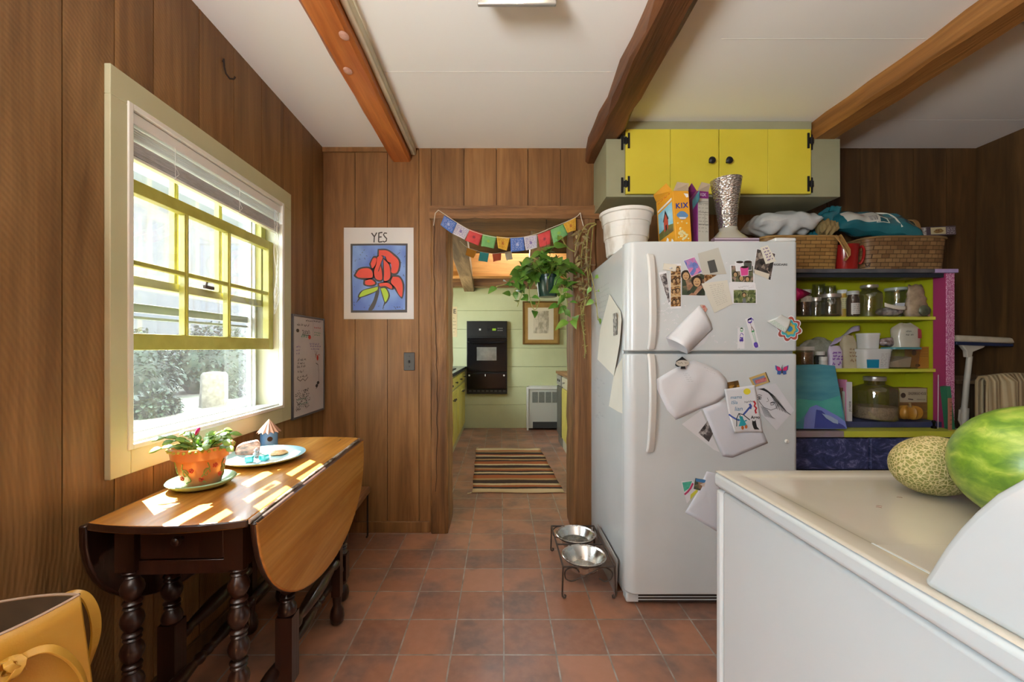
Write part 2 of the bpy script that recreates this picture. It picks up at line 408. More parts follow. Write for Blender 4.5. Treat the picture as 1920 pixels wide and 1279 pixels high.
for u, v in ((645, 66), (652, 132)):
    m = MB(); d = 1.1717*F/(CY-v); p = W(u, v, d); m.lathe([(.012, 0), (.018, .001), (.013, .004)], (p.x, p.y, 2.3355), 16, M=Matrix.Diagonal((1, 1.35, -1, 1)).to_4x4()); build(m, 'knot', M_knot, beam1, label='pale round knot')

# ceiling lamp
t = thing('ceiling_light', (.055, .8, ZC), 'long fluorescent ceiling light with metal end plates between the beams', 'ceiling light')
M_metal = pm('grey_metal', (.42, .41, .39), rough=.4, metal=.6)
m = MB(); m.box(-.08, .19, .79-.59, 1.395, ZC-.025, ZC-.001); m.box(-.08, .19, 1.385, 1.40, ZC-.085, ZC-.02); m.box(-.08, .19, .19, .205, ZC-.085, ZC-.02)
build(m, 'housing', M_metal, t, bev=.004)
ml = NT('lamp_lens'); ml.set(col=(.9, .88, .82), emit=(1, .86, .62), estr=5)
m = MB(); N = 10
pts = [(-.045+.2*i/N, ZC-.03-.055*math.sin(PI*i/N)**.5) for i in range(N+1)]
m.prism([(x, .206, z) for x, z in pts], (0, 1.178, 0)); build(m, 'lens', ml.m, t)

# door posts and lintel
t = thing('door_1', (.08, YB, 0), 'old rough timber doorway into the kitchen', 'doorway', kind='structure')
def post(x0, x1, y0, y1, z0, z1, nm, mt, wob=.004):
    m = MB(); N = 26; vs = []; fs = []
    for i in range(N+1):
        z = z0+(z1-z0)*i/N; j = lambda: random.uniform(-wob, wob); c = .01
        for p in ((x0+j(), y1), (x0+j(), y0+c), (x0+c+j(), y0+j()*.5), (x1-c+j(), y0+j()*.5), (x1+j(), y0+c), (x1+j(), y1)): vs.append((p[0], p[1], z))
    for i in range(N):
        for k in range(6): fs.append((i*6+k, i*6+(k+1) % 6, (i+1)*6+(k+1) % 6, (i+1)*6+k))
    fs += [(5, 4, 3, 2, 1, 0), tuple(N*6+k for k in range(6))]
    m.add(vs, fs); return build(m, nm, mt, t, sharp=.5)
pst = post(-.44, -.331, YB-.025, YB+.23, 0, 2.0, 'post', M_postw)
post(.455, .60, YB-.02, YB+.23, 0, 2.0, 'post', M_postw)
m = MB(); N = 30; vs = []; fs = []
for i in range(N+1):
    x = -.445+1.06*i/N; j = lambda: random.uniform(-.004, .004)
    for y, z in ((YB-.03+j(), 1.972+j()), (YB-.03+j(), 2.052+j()*.5), (YB+.24, 2.05), (YB+.24, 1.97+j())): vs.append((x, y, z))
for i in range(N):
    for k in range(4): fs.append((i*4+k, i*4+(k+1) % 4, (i+1)*4+(k+1) % 4, (i+1)*4+k))
fs += [(3, 2, 1, 0), tuple(N*4+k for k in range(4))]
m.add(vs, fs); build(m, 'lintel', M_lint, t, sharp=.5)
m = MB()        # long drying crack and knots on the left post
for u0 in (817,):
    pts = [W(u0+random.uniform(-1.2, 1.2)+3*math.sin(v*.01), v, YB-.028) for v in range(418, 930, 14)]
    m.tube(pts, .0016, 5)
build(m, 'crack', M_gap, pst)

# ---- window in the left wall
M_sage = pm('sage_paint', (.46, .45, .28), (.50, .49, .315), 4, rough=.45)
M_trimw = pm('white_trim', (.78, .78, .72), (.84, .84, .79), 8, rough=.4)
M_sash = pm('yellow_green_paint', (.33, .305, .055), (.41, .385, .09), 14, rough=.4)
M_alu = pm('pale_aluminium', (.72, .74, .76), rough=.35, metal=.3)
M_storm = pm('grey_green_rail', (.15, .19, .18), rough=.4)
G_pane = glassm('window_glass', dirt=.002, dirtcol=(.86, .88, .95), gl=.01); G_storm = glassm('storm_glass', (.97, .97, .97), gl=.01, dirt=.004, dirtcol=(.93, .95, .97), dsc=30)
wd = thing('window_1', (XL, 1.62, .79), 'open double hung window with sage casing in the left wall', 'window', kind='structure')
y0, y1, z0, z1 = 1.1437, 2.131, .79, 1.969; a0, a1, b0, b1 = 1.208, 2.047, .872, 1.884
m = MB(); xf = XL+.018
m.box(XL, xf, y0, a0, z0, b1); m.box(XL, xf, a1, y1, z0, b1); m.box(XL, xf, y0, y1, b1, z1); m.box(XL, xf, a0, a1, z0, b0)
build(m, 'casing', M_sage, wd, bev=.002)
m = MB(); m.box(XL+.001, xf+.004, a0-.012, a0+.006, b0-.012, b1+.012); m.box(XL+.001, xf+.004, a1-.006, a1+.012, b0-.012, b1+.012); m.box(XL+.001, xf+.004, a0+.006, a1-.006, b1-.006, b1+.012); m.box(XL+.001, xf+.004, a0+.006, a1-.006, b0-.012, b0+.004)
build(m, 'stop_bead', M_trimw, wd, bev=.003)
m = MB(); xo = XL-.15
m.box(xo, XL, WIN[0]-.002, a0+.004, WIN[2], WIN[3]); m.box(xo, XL, a1-.004, WIN[1]+.002, WIN[2], WIN[3]); m.box(xo, XL, a0, a1, b1-.004, WIN[3]+.002)
build(m, 'jamb', pm('jamb_sage', (.56, .56, .40), rough=.45), wd)
m = MB(); m.hexa([(xo-.03, a0, .855), (XL+.002, a0, .862), (XL+.002, a1, .862), (xo-.03, a1, .855), (xo-.03, a0, .874), (XL+.002, a0, .884), (XL+.002, a1, .884), (xo-.03, a1, .874)])
build(m, 'sill', M_trimw, wd)
def sash(nm, x, zb, zt, railb, railt, muntins, hm):
    m = MB(); s = .038; th = .03
    m.box(x-th, x, a0+.006, a0+.006+s, zb, zt); m.box(x-th, x, a1-.008-s, a1-.008, zb, zt)
    m.box(x-th, x, a0+.006+s, a1-.008-s, zb, zb+railb); m.box(x-th, x, a0+.006+s, a1-.008-s, zt-railt, zt)
    for y in muntins: m.box(x-th+.004, x-.003, y-.0095, y+.0095, zb+railb, zt-railt); m.box(x-.006, x+.001, y-.004, y+.004, zb+railb, zt-railt)
    for z in hm: m.box(x-th+.005, x-.004, a0+.04, a1-.044, z-.0075, z+.0075)
    o = build(m, nm, M_sash, wd, bev=.002)
    ys = [a0+.044]+list(muntins)+[a1-.046]; zs = [zb+railb]+list(hm)+[zt-railt]
    for p, q in zip(ys, ys[1:]):
        for r, k in zip(zs, zs[1:]):
            g = MB(); g.box(x-.018, x-.016, p, q, r, k); build(g, 'pane', G_pane, o)
    return o
lw_ = sash('lower_sash', XL-.025, 1.157, 1.692, .053, .042, (1.483, 1.716), (1.433,))
us_ = sash('upper_sash', XL-.062, 1.368, 1.886, .030, .035, (1.483, 1.716), ())
m = MB(); m.box(XL-.055, XL-.045, 1.60, 1.65, 1.40, 1.412); m.tube([(XL-.05, 1.61, 1.412), (XL-.05, 1.615, 1.428), (XL-.05, 1.64, 1.43)], .004, 6)
build(m, 'sash_lock', M_gap, us_)
m = MB(); x = XL-.115; s = .03
m.box(x-.02, x, a0+.004, a0+.004+s, .874, 1.886); m.box(x-.02, x, a1-.004-s, a1-.004, .874, 1.886); m.box(x-.02, x, a0+.004+s, a1-.004-s, 1.856, 1.886); m.box(x-.02, x, a0+.004+s, a1-.004-s, .874, .894)
m.box(x-.004, x+.02, a1-.075, a1-.062, .874, 1.886); m.box(x-.004, x+.025, a1-.05, a1-.042, .874, 1.886)
so = build(m, 'storm_frame', M_alu, wd, bev=.002)
m = MB(); m.box(x-.016, x+.004, a0+.03, a1-.03, 1.285, 1.315); m.box(x-.014, x+.002, a0+.03, a1-.03, 1.262, 1.272)
build(m, 'storm_rail', M_storm, so, bev=.002)
m = MB(); m.box(x-.012, x-.010, a0+.03, a1-.03, 1.315, 1.86); m.box(x-.012, x-.010, a0+.03, a1-.03, .89, 1.265); build(m, 'storm_glass', G_storm, so)
for dz in (.885, 1.0, 1.17): pass
m = MB(); m.tube([(x+.01, a1-.09, .905), (x+.02, a1-.12, .91), (x+.012, a1-.15, .905)], .004, 6); build(m, 'latch', M_alu, so)
# venetian blind, pulled up
bl = thing('venetian_blind', (XL, 1.63, 1.88), 'white venetian blind pulled up to the top of the window', 'blind')
M_slat = pm('blind_white', (.80, .81, .80), rough=.35); M_slatd = pm('blind_grey', (.42, .43, .45), (.6, .61, .63), 30, st=(1, 1, 30), rough=.4)
m = MB(); m.box(XL-.02, XL+.012, a0+.012, a1-.012, 1.842, 1.876); build(m, 'headrail', M_slat, bl, bev=.002)
for i in range(5):
    z = 1.832-.0075*i; m = MB(); m.hexa([(XL-.018, a0+.014, z-.002), (XL+.008, a0+.014, z), (XL+.008, a1-.014, z), (XL-.018, a1-.014, z-.002), (XL-.018, a0+.014, z-.001), (XL+.008, a0+.014, z+.001), (XL+.008, a1-.014, z+.001), (XL-.018, a1-.014, z-.001)]); build(m, 'slat', M_slat, bl)
m = MB()
for i in range(11): z = 1.787-.0036*i; m.box(XL-.019+random.uniform(-.002, .002), XL+.009+random.uniform(-.002, .002), a0+.014, a1-.014, z-.0012, z+.0012)
build(m, 'stacked_slats', M_slatd, bl)
m = MB(); m.box(XL-.016, XL+.008, a0+.014, a1-.014, 1.738, 1.747); build(m, 'bottom_rail', M_slat, bl, bev=.002)
m = MB()
for y in (1.38, 1.72, 1.985):
    for dx in (-.02, .012): m.tube([(XL+dx, y, 1.845), (XL+dx, y, 1.74)], .0009, 5)
    m.tube([(XL+.013, y-.01, 1.79), (XL+.016, y+.012, 1.76), (XL+.014, y-.008, 1.735), (XL+.015, y+.01, 1.72)], .001, 5)
build(m, 'ladder_cord', M_slat, bl)
m = MB()
for k in range(4):
    yb = 1.995+.008*k; pts = [(XL+.012+.004*math.sin(i*.9+k*2), yb+.010*math.sin(i*.8+k*1.7), 1.84-i*.036) for i in range(13)]
    m.tube(pts, .0011, 5)
for k in range(3): m.tube([(XL+.014, 2.0+.022*math.sin(a+k), 1.42+.05*math.cos(a)-.02*k) for a in [i*2*PI/14 for i in range(15)]], .001, 5)
build(m, 'pull_cord', M_slat, bl)

# hook on the wall
m = MB(); p = W(417, 125, 1.63); x = XL
m.tube([(x, p.y, p.z+.02), (x+.006, p.y, p.z+.03), (x+.008, p.y, p.z), (x+.012, p.y+.004, p.z-.025), (x+.02, p.y+.016, p.z-.038), (x+.026, p.y+.03, p.z-.03), (x+.028, p.y+.036, p.z-.018)], .0035, 8)
tag(build(m, 'wall_hook', M_gap), 'black iron hook screwed to the boards above the window', 'hook')

# ---- outdoors beyond the window
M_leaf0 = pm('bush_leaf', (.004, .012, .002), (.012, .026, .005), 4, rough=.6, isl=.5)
m = MB(); m.box(-16, XL-.16, -8, 22, .2, .35)
tag(build(m, 'ground', pm('dry_ground', (.24, .22, .18), (.15, .15, .10), 1.6, rough=.9), local=True), 'pale dry ground outside the window', 'ground', kind='structure')
def bush(c, r, n, label):
    m = MB()
    for i in range(n*3):
        a = random.uniform(0, 2*PI); e = math.asin(random.uniform(-.35, 1)); q = random.uniform(.75, 1.03)
        d = Vector((math.cos(e)*math.cos(a), math.cos(e)*math.sin(a), math.sin(e))); p = Vector(c)+Vector((d.x*r[0], d.y*r[1], d.z*r[2]))*q
        m.leaf(p, d+Vector((random.uniform(-1, 1), random.uniform(-1, 1), random.uniform(-1, .6))), (random.uniform(-.4, .4), random.uniform(-.4, .4), 1), random.uniform(.05, .10), random.uniform(.03, .055))
    m.ell(c, [k*.78 for k in r], 12, 8)
    return tag(build(m, 'bush', M_leaf0), label, 'bush')
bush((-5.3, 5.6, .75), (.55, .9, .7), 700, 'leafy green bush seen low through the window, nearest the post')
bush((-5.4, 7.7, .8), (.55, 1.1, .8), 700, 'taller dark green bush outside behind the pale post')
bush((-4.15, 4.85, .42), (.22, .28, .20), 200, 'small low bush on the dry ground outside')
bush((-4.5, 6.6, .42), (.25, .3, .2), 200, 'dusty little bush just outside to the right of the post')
m = MB(); p = W(398, 700, 3.6)
m.lathe([(.17, 0), (.165, .1), (.16, .3), (.155, .44), (.13, .48), (.05, .49)], (-3.99, 5.63, .34), 18, fn=lambda a, z: 1+.06*math.sin(3*a)+.05*math.sin(7*a+z*5))
tag(build(m, 'stone_post', pm('pale_stone', (.14, .13, .10), (.08, .07, .055), 14, rough=.9, bump=.8, bsc=20)), 'pale rough stone post standing outside the window', 'post')
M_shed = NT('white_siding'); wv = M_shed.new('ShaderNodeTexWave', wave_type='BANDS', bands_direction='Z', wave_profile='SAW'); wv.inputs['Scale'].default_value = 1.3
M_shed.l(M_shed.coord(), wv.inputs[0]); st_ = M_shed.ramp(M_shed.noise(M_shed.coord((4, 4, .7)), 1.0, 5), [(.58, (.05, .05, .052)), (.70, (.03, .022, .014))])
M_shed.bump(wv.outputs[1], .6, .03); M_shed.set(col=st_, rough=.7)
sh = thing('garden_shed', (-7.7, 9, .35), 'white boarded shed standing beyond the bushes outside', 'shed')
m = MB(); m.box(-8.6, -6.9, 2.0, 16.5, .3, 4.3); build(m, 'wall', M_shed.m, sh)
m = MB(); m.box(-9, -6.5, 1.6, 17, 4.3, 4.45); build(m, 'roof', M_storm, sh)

# ---- the kitchen behind the doorway
def kboards(z0, z1): pass
m = MB(); zs = [0, .34, .60, .89, 1.16, 1.43, 1.70, 2.02, 2.3, 2.7]
for p, q in zip(zs, zs[1:]): m.box(KXL-.1, KXR+.1, KY1, KY1+.03, p+.0015, q-.0015)
m.box(KXL-.1, KXR+.1, KY1+.03, KY1+.1, 0, 2.7, 1)
tag(build(m, 'wall_kitchen_back', [M_green, pm('green_gap', (.25, .26, .15), rough=.8)], bev=.002), 'pale green wide boards on the far kitchen wall', 'wall', kind='structure')
m = MB(); m.box(KXL-.1, KXL, KY0, 4.1, 0, 2.7); m.box(KXL-.1, KXL, 5.1, KY1, 0, 2.7); m.box(KXL-.1, KXL, 4.1, 5.1, 0, 1.05); m.box(KXL-.1, KXL, 4.1, 5.1, 1.95, 2.7)  # gap in this wall is added for the unseen fill lamp
tag(build(m, 'wall_kitchen_left', M_green), 'pale green kitchen wall above the left counter', 'wall', kind='structure')
m = MB(); m.box(KXR, KXR+.1, KY0, KY1, 0, 2.7)
tag(build(m, 'wall_kitchen_right', M_green), 'pale green kitchen wall behind the right cabinets', 'wall', kind='structure')
M_kc = woodm('kitchen_ceiling_boards', (.10, .045, .018), (.17, .08, .03), (.25, .12, .05), 'x', .6, .3, 1)
m = MB(); hy = [(KY0-.0, 3.85), (4.55, KY1)]
for p, q in hy: m.box(KXL, KXR, p, q, 2.5, 2.56)
m.box(KXL, -.1, 3.85, 4.55, 2.5, 2.56); m.box(.6, KXR, 3.85, 4.55, 2.5, 2.56)
tag(build(m, 'ceiling_kitchen', M_kc), 'dark boarded kitchen ceiling with a roof light', 'ceiling', kind='structure')
M_kb = woodm('warm_beam', (.36, .13, .025), (.50, .21, .045), (.62, .30, .08), 'x', .5, .15, .8)
def kbeam(p, mt, label):
    m = MB(); m.hexa(p); return tag(build(m, 'kitchen_beam', mt, bev=.008), label, 'beam', kind='structure')
def kb(x0, x1, y0, y1, z0, z1, mt, label): return kbeam([(x0, y0, z0), (x1, y0, z0), (x1, y1, z0), (x0, y1, z0), (x0, y0, z1), (x1, y0, z1), (x1, y1, z1), (x0, y1, z1)], mt, label)
kb(KXL, KXR, 4.7, 4.86, 1.99, 2.26, M_kb, 'broad orange cross beam lit from above in the kitchen')
kb(KXL, KXR, 5.62, 5.8, 2.02, 2.2, M_lint, 'dark cross beam at the top of the far kitchen wall')
kb(KXL, KXR, 3.35, 3.5, 2.13, 2.33, M_lint, 'dark cross beam just inside the kitchen')
def kl(xa, xb, w, ya, yb, z, mt, label): return kbeam([(xa, ya, z), (xa+w, ya, z), (xb+w, yb, z), (xb, yb, z), (xa, ya, z+.12), (xa+w, ya, z+.12), (xb+w, yb, z+.12), (xb, yb, z+.12)], mt, label)
kl(-.40, -.53, .15, 2.85, 5.86, 1.975, M_old, 'old grey joist running back from the left post')
kl(.22, .38, .16, 2.85, 5.86, 2.01, M_old, 'old grey joist running back behind the hanging plant')

# wall oven
ov = thing('wall_oven', (-.20, KY1, .48), 'black built-in wall oven on the green kitchen wall', 'oven')
M_blk = pm('black_enamel', (.005, .005, .006), rough=.22, spec=.2); M_blk2 = pm('black_satin', (.012, .012, .013), rough=.45, spec=.25)
D = 5.80
def kp(u, v, d=D): return W(u, v, d)
def kbox(m, u0, v0, u1, v1, ya, yb, mi=0): a = W(u0, v0, D); b = W(u1, v1, D); m.box(a.x, b.x, ya, yb, b.z, a.z, mi); return m
build(kbox(MB(), 875, 602, 951, 739, D+.012, KY1), 'body', M_blk2, ov, bev=.003)
build(kbox(MB(), 876, 603, 950, 631, D-.004, D+.014), 'control_panel', M_blk2, ov, bev=.003)
dr = build(kbox(MB(), 876, 634, 950, 697, D-.012, D+.014), 'oven_door', M_blk, ov, bev=.004)
build(kbox(MB(), 894, 651, 931, 676, D-.014, D-.01), 'oven_window', pm('oven_glass', (.10, .10, .09), (.18, .17, .15), 8, rough=.15), dr, label='smoky grey oven window')
m = MB(); a = W(878, 641, D); b = W(948, 641, D); m.tube([(a.x, D-.012, a.z), (a.x+.02, D-.045, a.z-.005), ((a.x+b.x)/2, D-.055, a.z-.02), (b.x-.02, D-.045, a.z-.005), (b.x, D-.012, a.z)], .011, 8); build(m, 'handle', M_blk, dr)
build(kbox(MB(), 876, 700, 950, 729, D-.012, D+.014), 'broiler_door', M_blk, ov, bev=.004)
for i in range(9): build(kbox(MB(), 879+i*8, 732, 884+i*8, 735, D+.006, D+.014), 'vent_slot', pm('slot_grey', (.05, .05, .05)), ov)
m = MB()
for u, v in ((880, 704), (945, 704)): p = W(u, v, D); m.lathe([(.013, 0), (.013, .004), (.006, .008)], (p.x, D-.02, p.z), 12, M=Matrix.Rotation(PI/2, 4, 'X'))
p = W(900, 618, D); m.box(p.x-.013, p.x+.013, D-.008, D-.003, p.z-.013, p.z+.013); p = W(910, 703, D); m.box(p.x-.005, p.x+.005, D-.016, D-.011, p.z-.02, p.z+.01)
build(m, 'knob', pm('white_plastic', (.75, .75, .73), rough=.4), ov)
m = MB(); kbox(m, 923, 616, 930, 620, D-.006, D-.003)
build(m, 'clock_display', pm('green_display', (.25, .45, .03), rough=.3), ov)
m = MB()
for i in range(4):
    for j in range(2):
        for u0 in (915, 933): kbox(m, u0+i*2.6 if u0 == 933 else u0+(i % 2)*3, 615+j*4, (u0+i*2.6 if u0 == 933 else u0+(i % 2)*3)+1.4, 616.5+j*4, D-.006, D-.003)
build(m, 'buttons', pm('grey_print', (.35, .35, .34)), ov)

# left counter and cabinets
M_yel = pm('kitchen_yellow', (.58, .50, .10), (.66, .57, .13), 5, rough=.4); M_ct = pm('dark_counter', (.035, .037, .045), (.06, .062, .07), 30, rough=.25)
M_knobd = pm('dark_knob', (.02, .015, .012), rough=.35)
for i, (ya, yb, lab) in enumerate(((3.0, 3.9, 'yellow base cabinet hidden nearest behind the left doorpost'), (3.9, 4.82, 'yellow base cabinet in the middle of the left kitchen run'), (4.82, 5.82, 'yellow base cabinet at the far end beside the wall oven'))):
    cb = thing('base_cabinet', (-.85, (ya+yb)/2, 0), lab, 'cabinet', 'yellow cabinets along the left kitchen wall')
    m = MB(); m.box(KXL+.002, -.53, ya+.002, yb-.002, .0, .86); build(m, 'body', M_sage, cb)
    for k in range(2):
        p = ya+.03+k*(yb-ya-.03)/2; q = p+(yb-ya-.09)/2
        m = MB(); m.box(-.53, -.512, p, q, .1, .68)
        for s in range(4): m.box(-.512, -.508, p+.02+s*(q-p-.04)/4, p+.012+(s+1)*(q-p-.04)/4, .13, .65)
        d_ = build(m, 'cabinet_door', M_yel, cb, bev=.002)
        m = MB(); m.lathe([(.006, 0), (.006, .015), (.014, .022), (.008, .032)], (-.508, q-.04 if k == 0 else p+.04, .60), 10, M=Matrix.Rotation(PI/2, 4, 'Y')); build(m, 'knob', M_knobd, d_)
        m = MB(); m.box(-.53, -.512, p, q, .71, .83); d_ = build(m, 'drawer', M_yel, cb, bev=.002)
        m = MB(); m.lathe([(.006, 0), (.006, .015), (.014, .022), (.008, .032)], (-.512, (p+q)/2, .77), 10, M=Matrix.Rotation(PI/2, 4, 'Y')); build(m, 'knob', M_knobd, d_)
m = MB(); m.box(KXL+.002, -.495, 3.0, KY1-.002, .861, .898)
tag(build(m, 'countertop', M_ct, bev=.004), 'dark counter top along the left side of the kitchen', 'countertop')
ck = thing('cooktop', (-.78, 4.75, .899), 'black gas cooktop set on the dark kitchen counter', 'cooktop')
m = MB(); m.box(-1.1, -.56, 4.4, 5.1, .8985, .91); build(m, 'plate', M_blk2, ck, bev=.003)
for x in (-.95, -.70):
    for y in (4.57, 4.92):
        m = MB()
        for a in range(4): m.tube([(x+.10*math.cos(a*PI/2), y+.10*math.sin(a*PI/2), .912), (x+.10*math.cos(a*PI/2), y+.10*math.sin(a*PI/2), .945), (x+.02*math.cos(a*PI/2), y+.02*math.sin(a*PI/2), .945)], .006, 6)
        m.lathe([(.04, 0), (.04, .018), (.02, .022)], (x, y, .91), 14); build(m, 'burner', M_blk2, ck)
# right run
rc = thing('dishwasher', (1.0, 4.86, 0), 'grey fronted dishwasher at the far end of the right kitchen run', 'dishwasher')
M_gd = pm('grey_front', (.10, .10, .085), rough=.45)
m = MB(); m.box(.72, KXR-.002, 4.70, 5.06, .0, .845); build(m, 'body', pm('grey_side', (.20, .19, .16), rough=.5), rc)
m = MB(); m.box(.70, .72, 4.71, 5.05, .12, .70); build(m, 'front_panel', M_gd, rc, bev=.003)
m = MB(); m.box(.698, .72, 4.71, 5.05, .715, .835); cp = build(m, 'control_strip', pm('grey_strip', (.30, .30, .27), rough=.4), rc, bev=.003)
m = MB()
for y in (4.8, 4.93): m.lathe([(.014, 0), (.014, .012)], (.698, y, .775), 12, M=Matrix.Rotation(-PI/2, 4, 'Y'))
build(m, 'knob', M_knobd, cp)
rc = thing('base_cabinet', (1.0, 4.1, 0), 'yellow boarded base cabinet along the right side of the kitchen', 'cabinet')
m = MB(); m.box(.72, KXR-.002, 3.3, 4.695, 0, .845); build(m, 'body', pm('pale_frame', (.62, .60, .45), rough=.5), rc)
for ya in (4.26, 3.82, 3.38):
    m = MB(); m.box(.702, .72, ya, ya+.40, .13, .70)
    for s in range(4): m.box(.698, .702, ya+.015+s*.095, ya+.10+s*.095, .15, .68)
    d_ = build(m, 'cabinet_door', M_yel, rc, bev=.002)
    m = MB(); m.box(.694, .702, ya+.385, ya+.40, .2, .26); m.box(.694, .702, ya+.385, ya+.40, .58, .64); build(m, 'hinge', M_knobd, d_)
    m = MB(); m.box(.702, .72, ya, ya+.40, .72, .83); d_ = build(m, 'drawer', pm('pale_frame2', (.62, .60, .45), rough=.5), rc, bev=.002)
    m = MB(); m.lathe([(.006, 0), (.006, .012), (.014, .02), (.008, .028)], (.702, ya+.2, .775), 10, M=Matrix.Rotation(-PI/2, 4, 'Y')); build(m, 'knob', M_metal, d_)
m = MB(); m.box(.69, KXR-.002, 3.3, 5.08, .846, .875)
tag(build(m, 'countertop', woodm('butcher_block', (.24, .12, .05), (.34, .18, .08), (.44, .26, .13), 'y', .5, .1), bev=.003), 'wooden counter top on the right side of the kitchen', 'countertop')
# radiator cover
rd = thing('radiator_cover', (.62, KY1, 0), 'pale radiator cover against the far kitchen wall', 'radiator')
M_rad = pm('radiator_paint', (.52, .53, .46), rough=.5)
D = 5.72; a = W(988, 727, D); b = W(1064, 803, D)
m = MB(); m.box(a.x, b.x, D+.001, KY1-.001, .03, a.z); build(m, 'body', M_rad, rd)
m = MB(); m.box(a.x-.004, a.x+.022, D-.012, D+.002, 0, a.z+.006); m.box(a.x+.0221, b.x, D-.012, D+.002, a.z-.02, a.z+.006); m.box(a.x+.0221, b.x, D-.012, KY1-.001, a.z+.007, a.z+.018); build(m, 'frame', pm('radiator_white', (.72, .72, .66), rough=.5), rd)
m = MB()
for i in range(4):
    p = W(998+12.5*i, 735, D); q = W(1008.5+12.5*i, 755, D); m.box(p.x, q.x, D-.003, D+.004, q.z, p.z)
build(m, 'grille', pm('grille_grey', (.12, .13, .11), (.22, .23, .2), 200, rough=.5), rd)
p = W(999, 791, D); m = MB(); m.box(p.x, b.x-.02, D-.003, D+.003, .03, p.z); build(m, 'air_opening', pm('dark_slot', (.03, .035, .035), rough=.7), rd)
# framed picture
fp = thing('framed_picture', (.58, KY1, 1.2), 'gold framed drawing hanging on the far kitchen wall', 'picture')
D = 5.83; a = W(980, 565, D); b = W(1049, 646, D)
M_gold = pm('old_gold', (.30, .17, .045), (.42, .26, .08), 8, rough=.4, metal=.4)
m = MB(); e = .022
for X0, X1, Z0, Z1 in ((a.x, a.x+e, b.z, a.z), (b.x-e, b.x, b.z, a.z), (a.x+e, b.x-e, a.z-e, a.z), (a.x+e, b.x-e, b.z, b.z+e)): m.box(X0, X1, D-.012, KY1-.001, Z0, Z1)
build(m, 'frame', pm('dark_gold', (.16, .085, .02), rough=.35, metal=.5), fp, bev=.003)
m = MB(); m.box(a.x+e, b.x-e, D, KY1-.001, b.z+e, a.z-e); build(m, 'gold_mat', M_gold, fp)
p = W(990, 577, D); q = W(1038, 637, D); m = MB(); m.box(p.x, q.x, D-.004, D-.001, q.z, p.z); build(m, 'paper_mat', pm('cream_mat', (.74, .66, .50), rough=.7), fp)
p = W(1000, 583, D); q = W(1029, 625, D); m = MB(); m.box(p.x, q.x, D-.006, D-.0045, q.z, p.z); build(m, 'drawing', pm('sketch', (.36, .31, .22), (.66, .58, .44), 16, st=(1, 1, .6), rough=.7, lo=.42, hi=.6), fp)
# poster on the far wall left, mostly behind the doorpost
p = W(800, 575, 5.85); q = W(857, 632, 5.85)
po = thing('poster', (p.x+.2, KY1, q.z), 'cream poster behind the left doorpost on the far kitchen wall', 'poster')
m = MB(); m.box(p.x, q.x, KY1-.004, KY1-.001, q.z, p.z); build(m, 'sheet', pm('poster_cream', (.72, .60, .36), (.64, .50, .28), 4, rough=.7), po)
m = MB(); m.text('E', .09, lambda x, y: Vector((q.x-.035+x, KY1-.005, p.z-.07+y)), bold=.002)
for i in range(5): m.scrawl(q.x-.06, q.x-.015, p.z-.17-.05*i, .018, lambda x, y: Vector((x, KY1-.005, y)), .004)
build(m, 'lettering', pm('ink_brown', (.08, .05, .03)), po)
p = W(1068, 647, 5.85); m = MB(); m.box(p.x-.02, p.x+.06, KY1-.008, KY1-.001, p.z-.06, p.z+.06)
tag(build(m, 'outlet_plate', pm('ivory', (.72, .66, .52), rough=.4), bev=.002), 'ivory outlet plate on the far kitchen wall right of the picture', 'outlet')
# woven rug
t = NT('woven_stripes'); wv = t.coord(); sp = t.new('ShaderNodeSeparateXYZ'); t.l(wv, sp.inputs[0])
yy = t.math('MULTIPLY_ADD', t.noise(wv, 30, 3), .012); t.l(sp.outputs[1], yy.node.inputs[2]); yf = t.math('MULTIPLY_ADD', yy, 1/1.42); yf.node.inputs[2].default_value = .5
CR = (.55, .42, .24); BR = (.055, .035, .028); OR = (.33, .105, .04); TN = (.36, .22, .10)
seq = [CR, CR, BR, OR, CR, BR, BR, TN, OR, OR, BR, CR, BR, OR, TN, BR, BR, CR, OR, OR, BR, TN, BR, BR, CR, OR, BR, BR, TN, OR, CR, CR]
col = t.ramp(yf, [(i/len(seq), c) for i, c in enumerate(seq)], 'CONSTANT') if len(seq) <= 32 else None
t.bump(t.noise(t.coord((1, 1, 1)), 260, 2), .5, .003); t.set(col=col, rough=.95, spec=.1)
rg = thing('woven_rug', (.115, 3.95, 0), 'striped woven rug on the kitchen floor tiles', 'rug')
m = MB(); x0 = -.2575; x1 = .4765
m.grid(lambda a, b: Vector((-.282+(-.23+.282)*(1-b)+(.736-.002*b)*a+.004*math.sin(b*19), 3.243+1.417*b+.006*math.sin(a*7), .006+.0015*math.sin(a*9+b*17))), 16, 40)
build(m, 'weave', t.m, rg, solid=.006)
m = MB()
for (xx, yy_, dx, dy) in ((-.235, 3.24, -.03, -.02), (.505, 3.245, .08, -.02), (-.282, 4.66, .02, .05), (.454, 4.66, .01, .02)):
    for k in range(3): m.tube([(xx, yy_, .008), (xx+dx*.5+.004*k, yy_+dy*.5, .006), (xx+dx, yy_+dy+.006*k, .004)], .0025, 5)
build(m, 'tassel', pm('cream_yarn', (.6, .5, .33), rough=.9), rg)
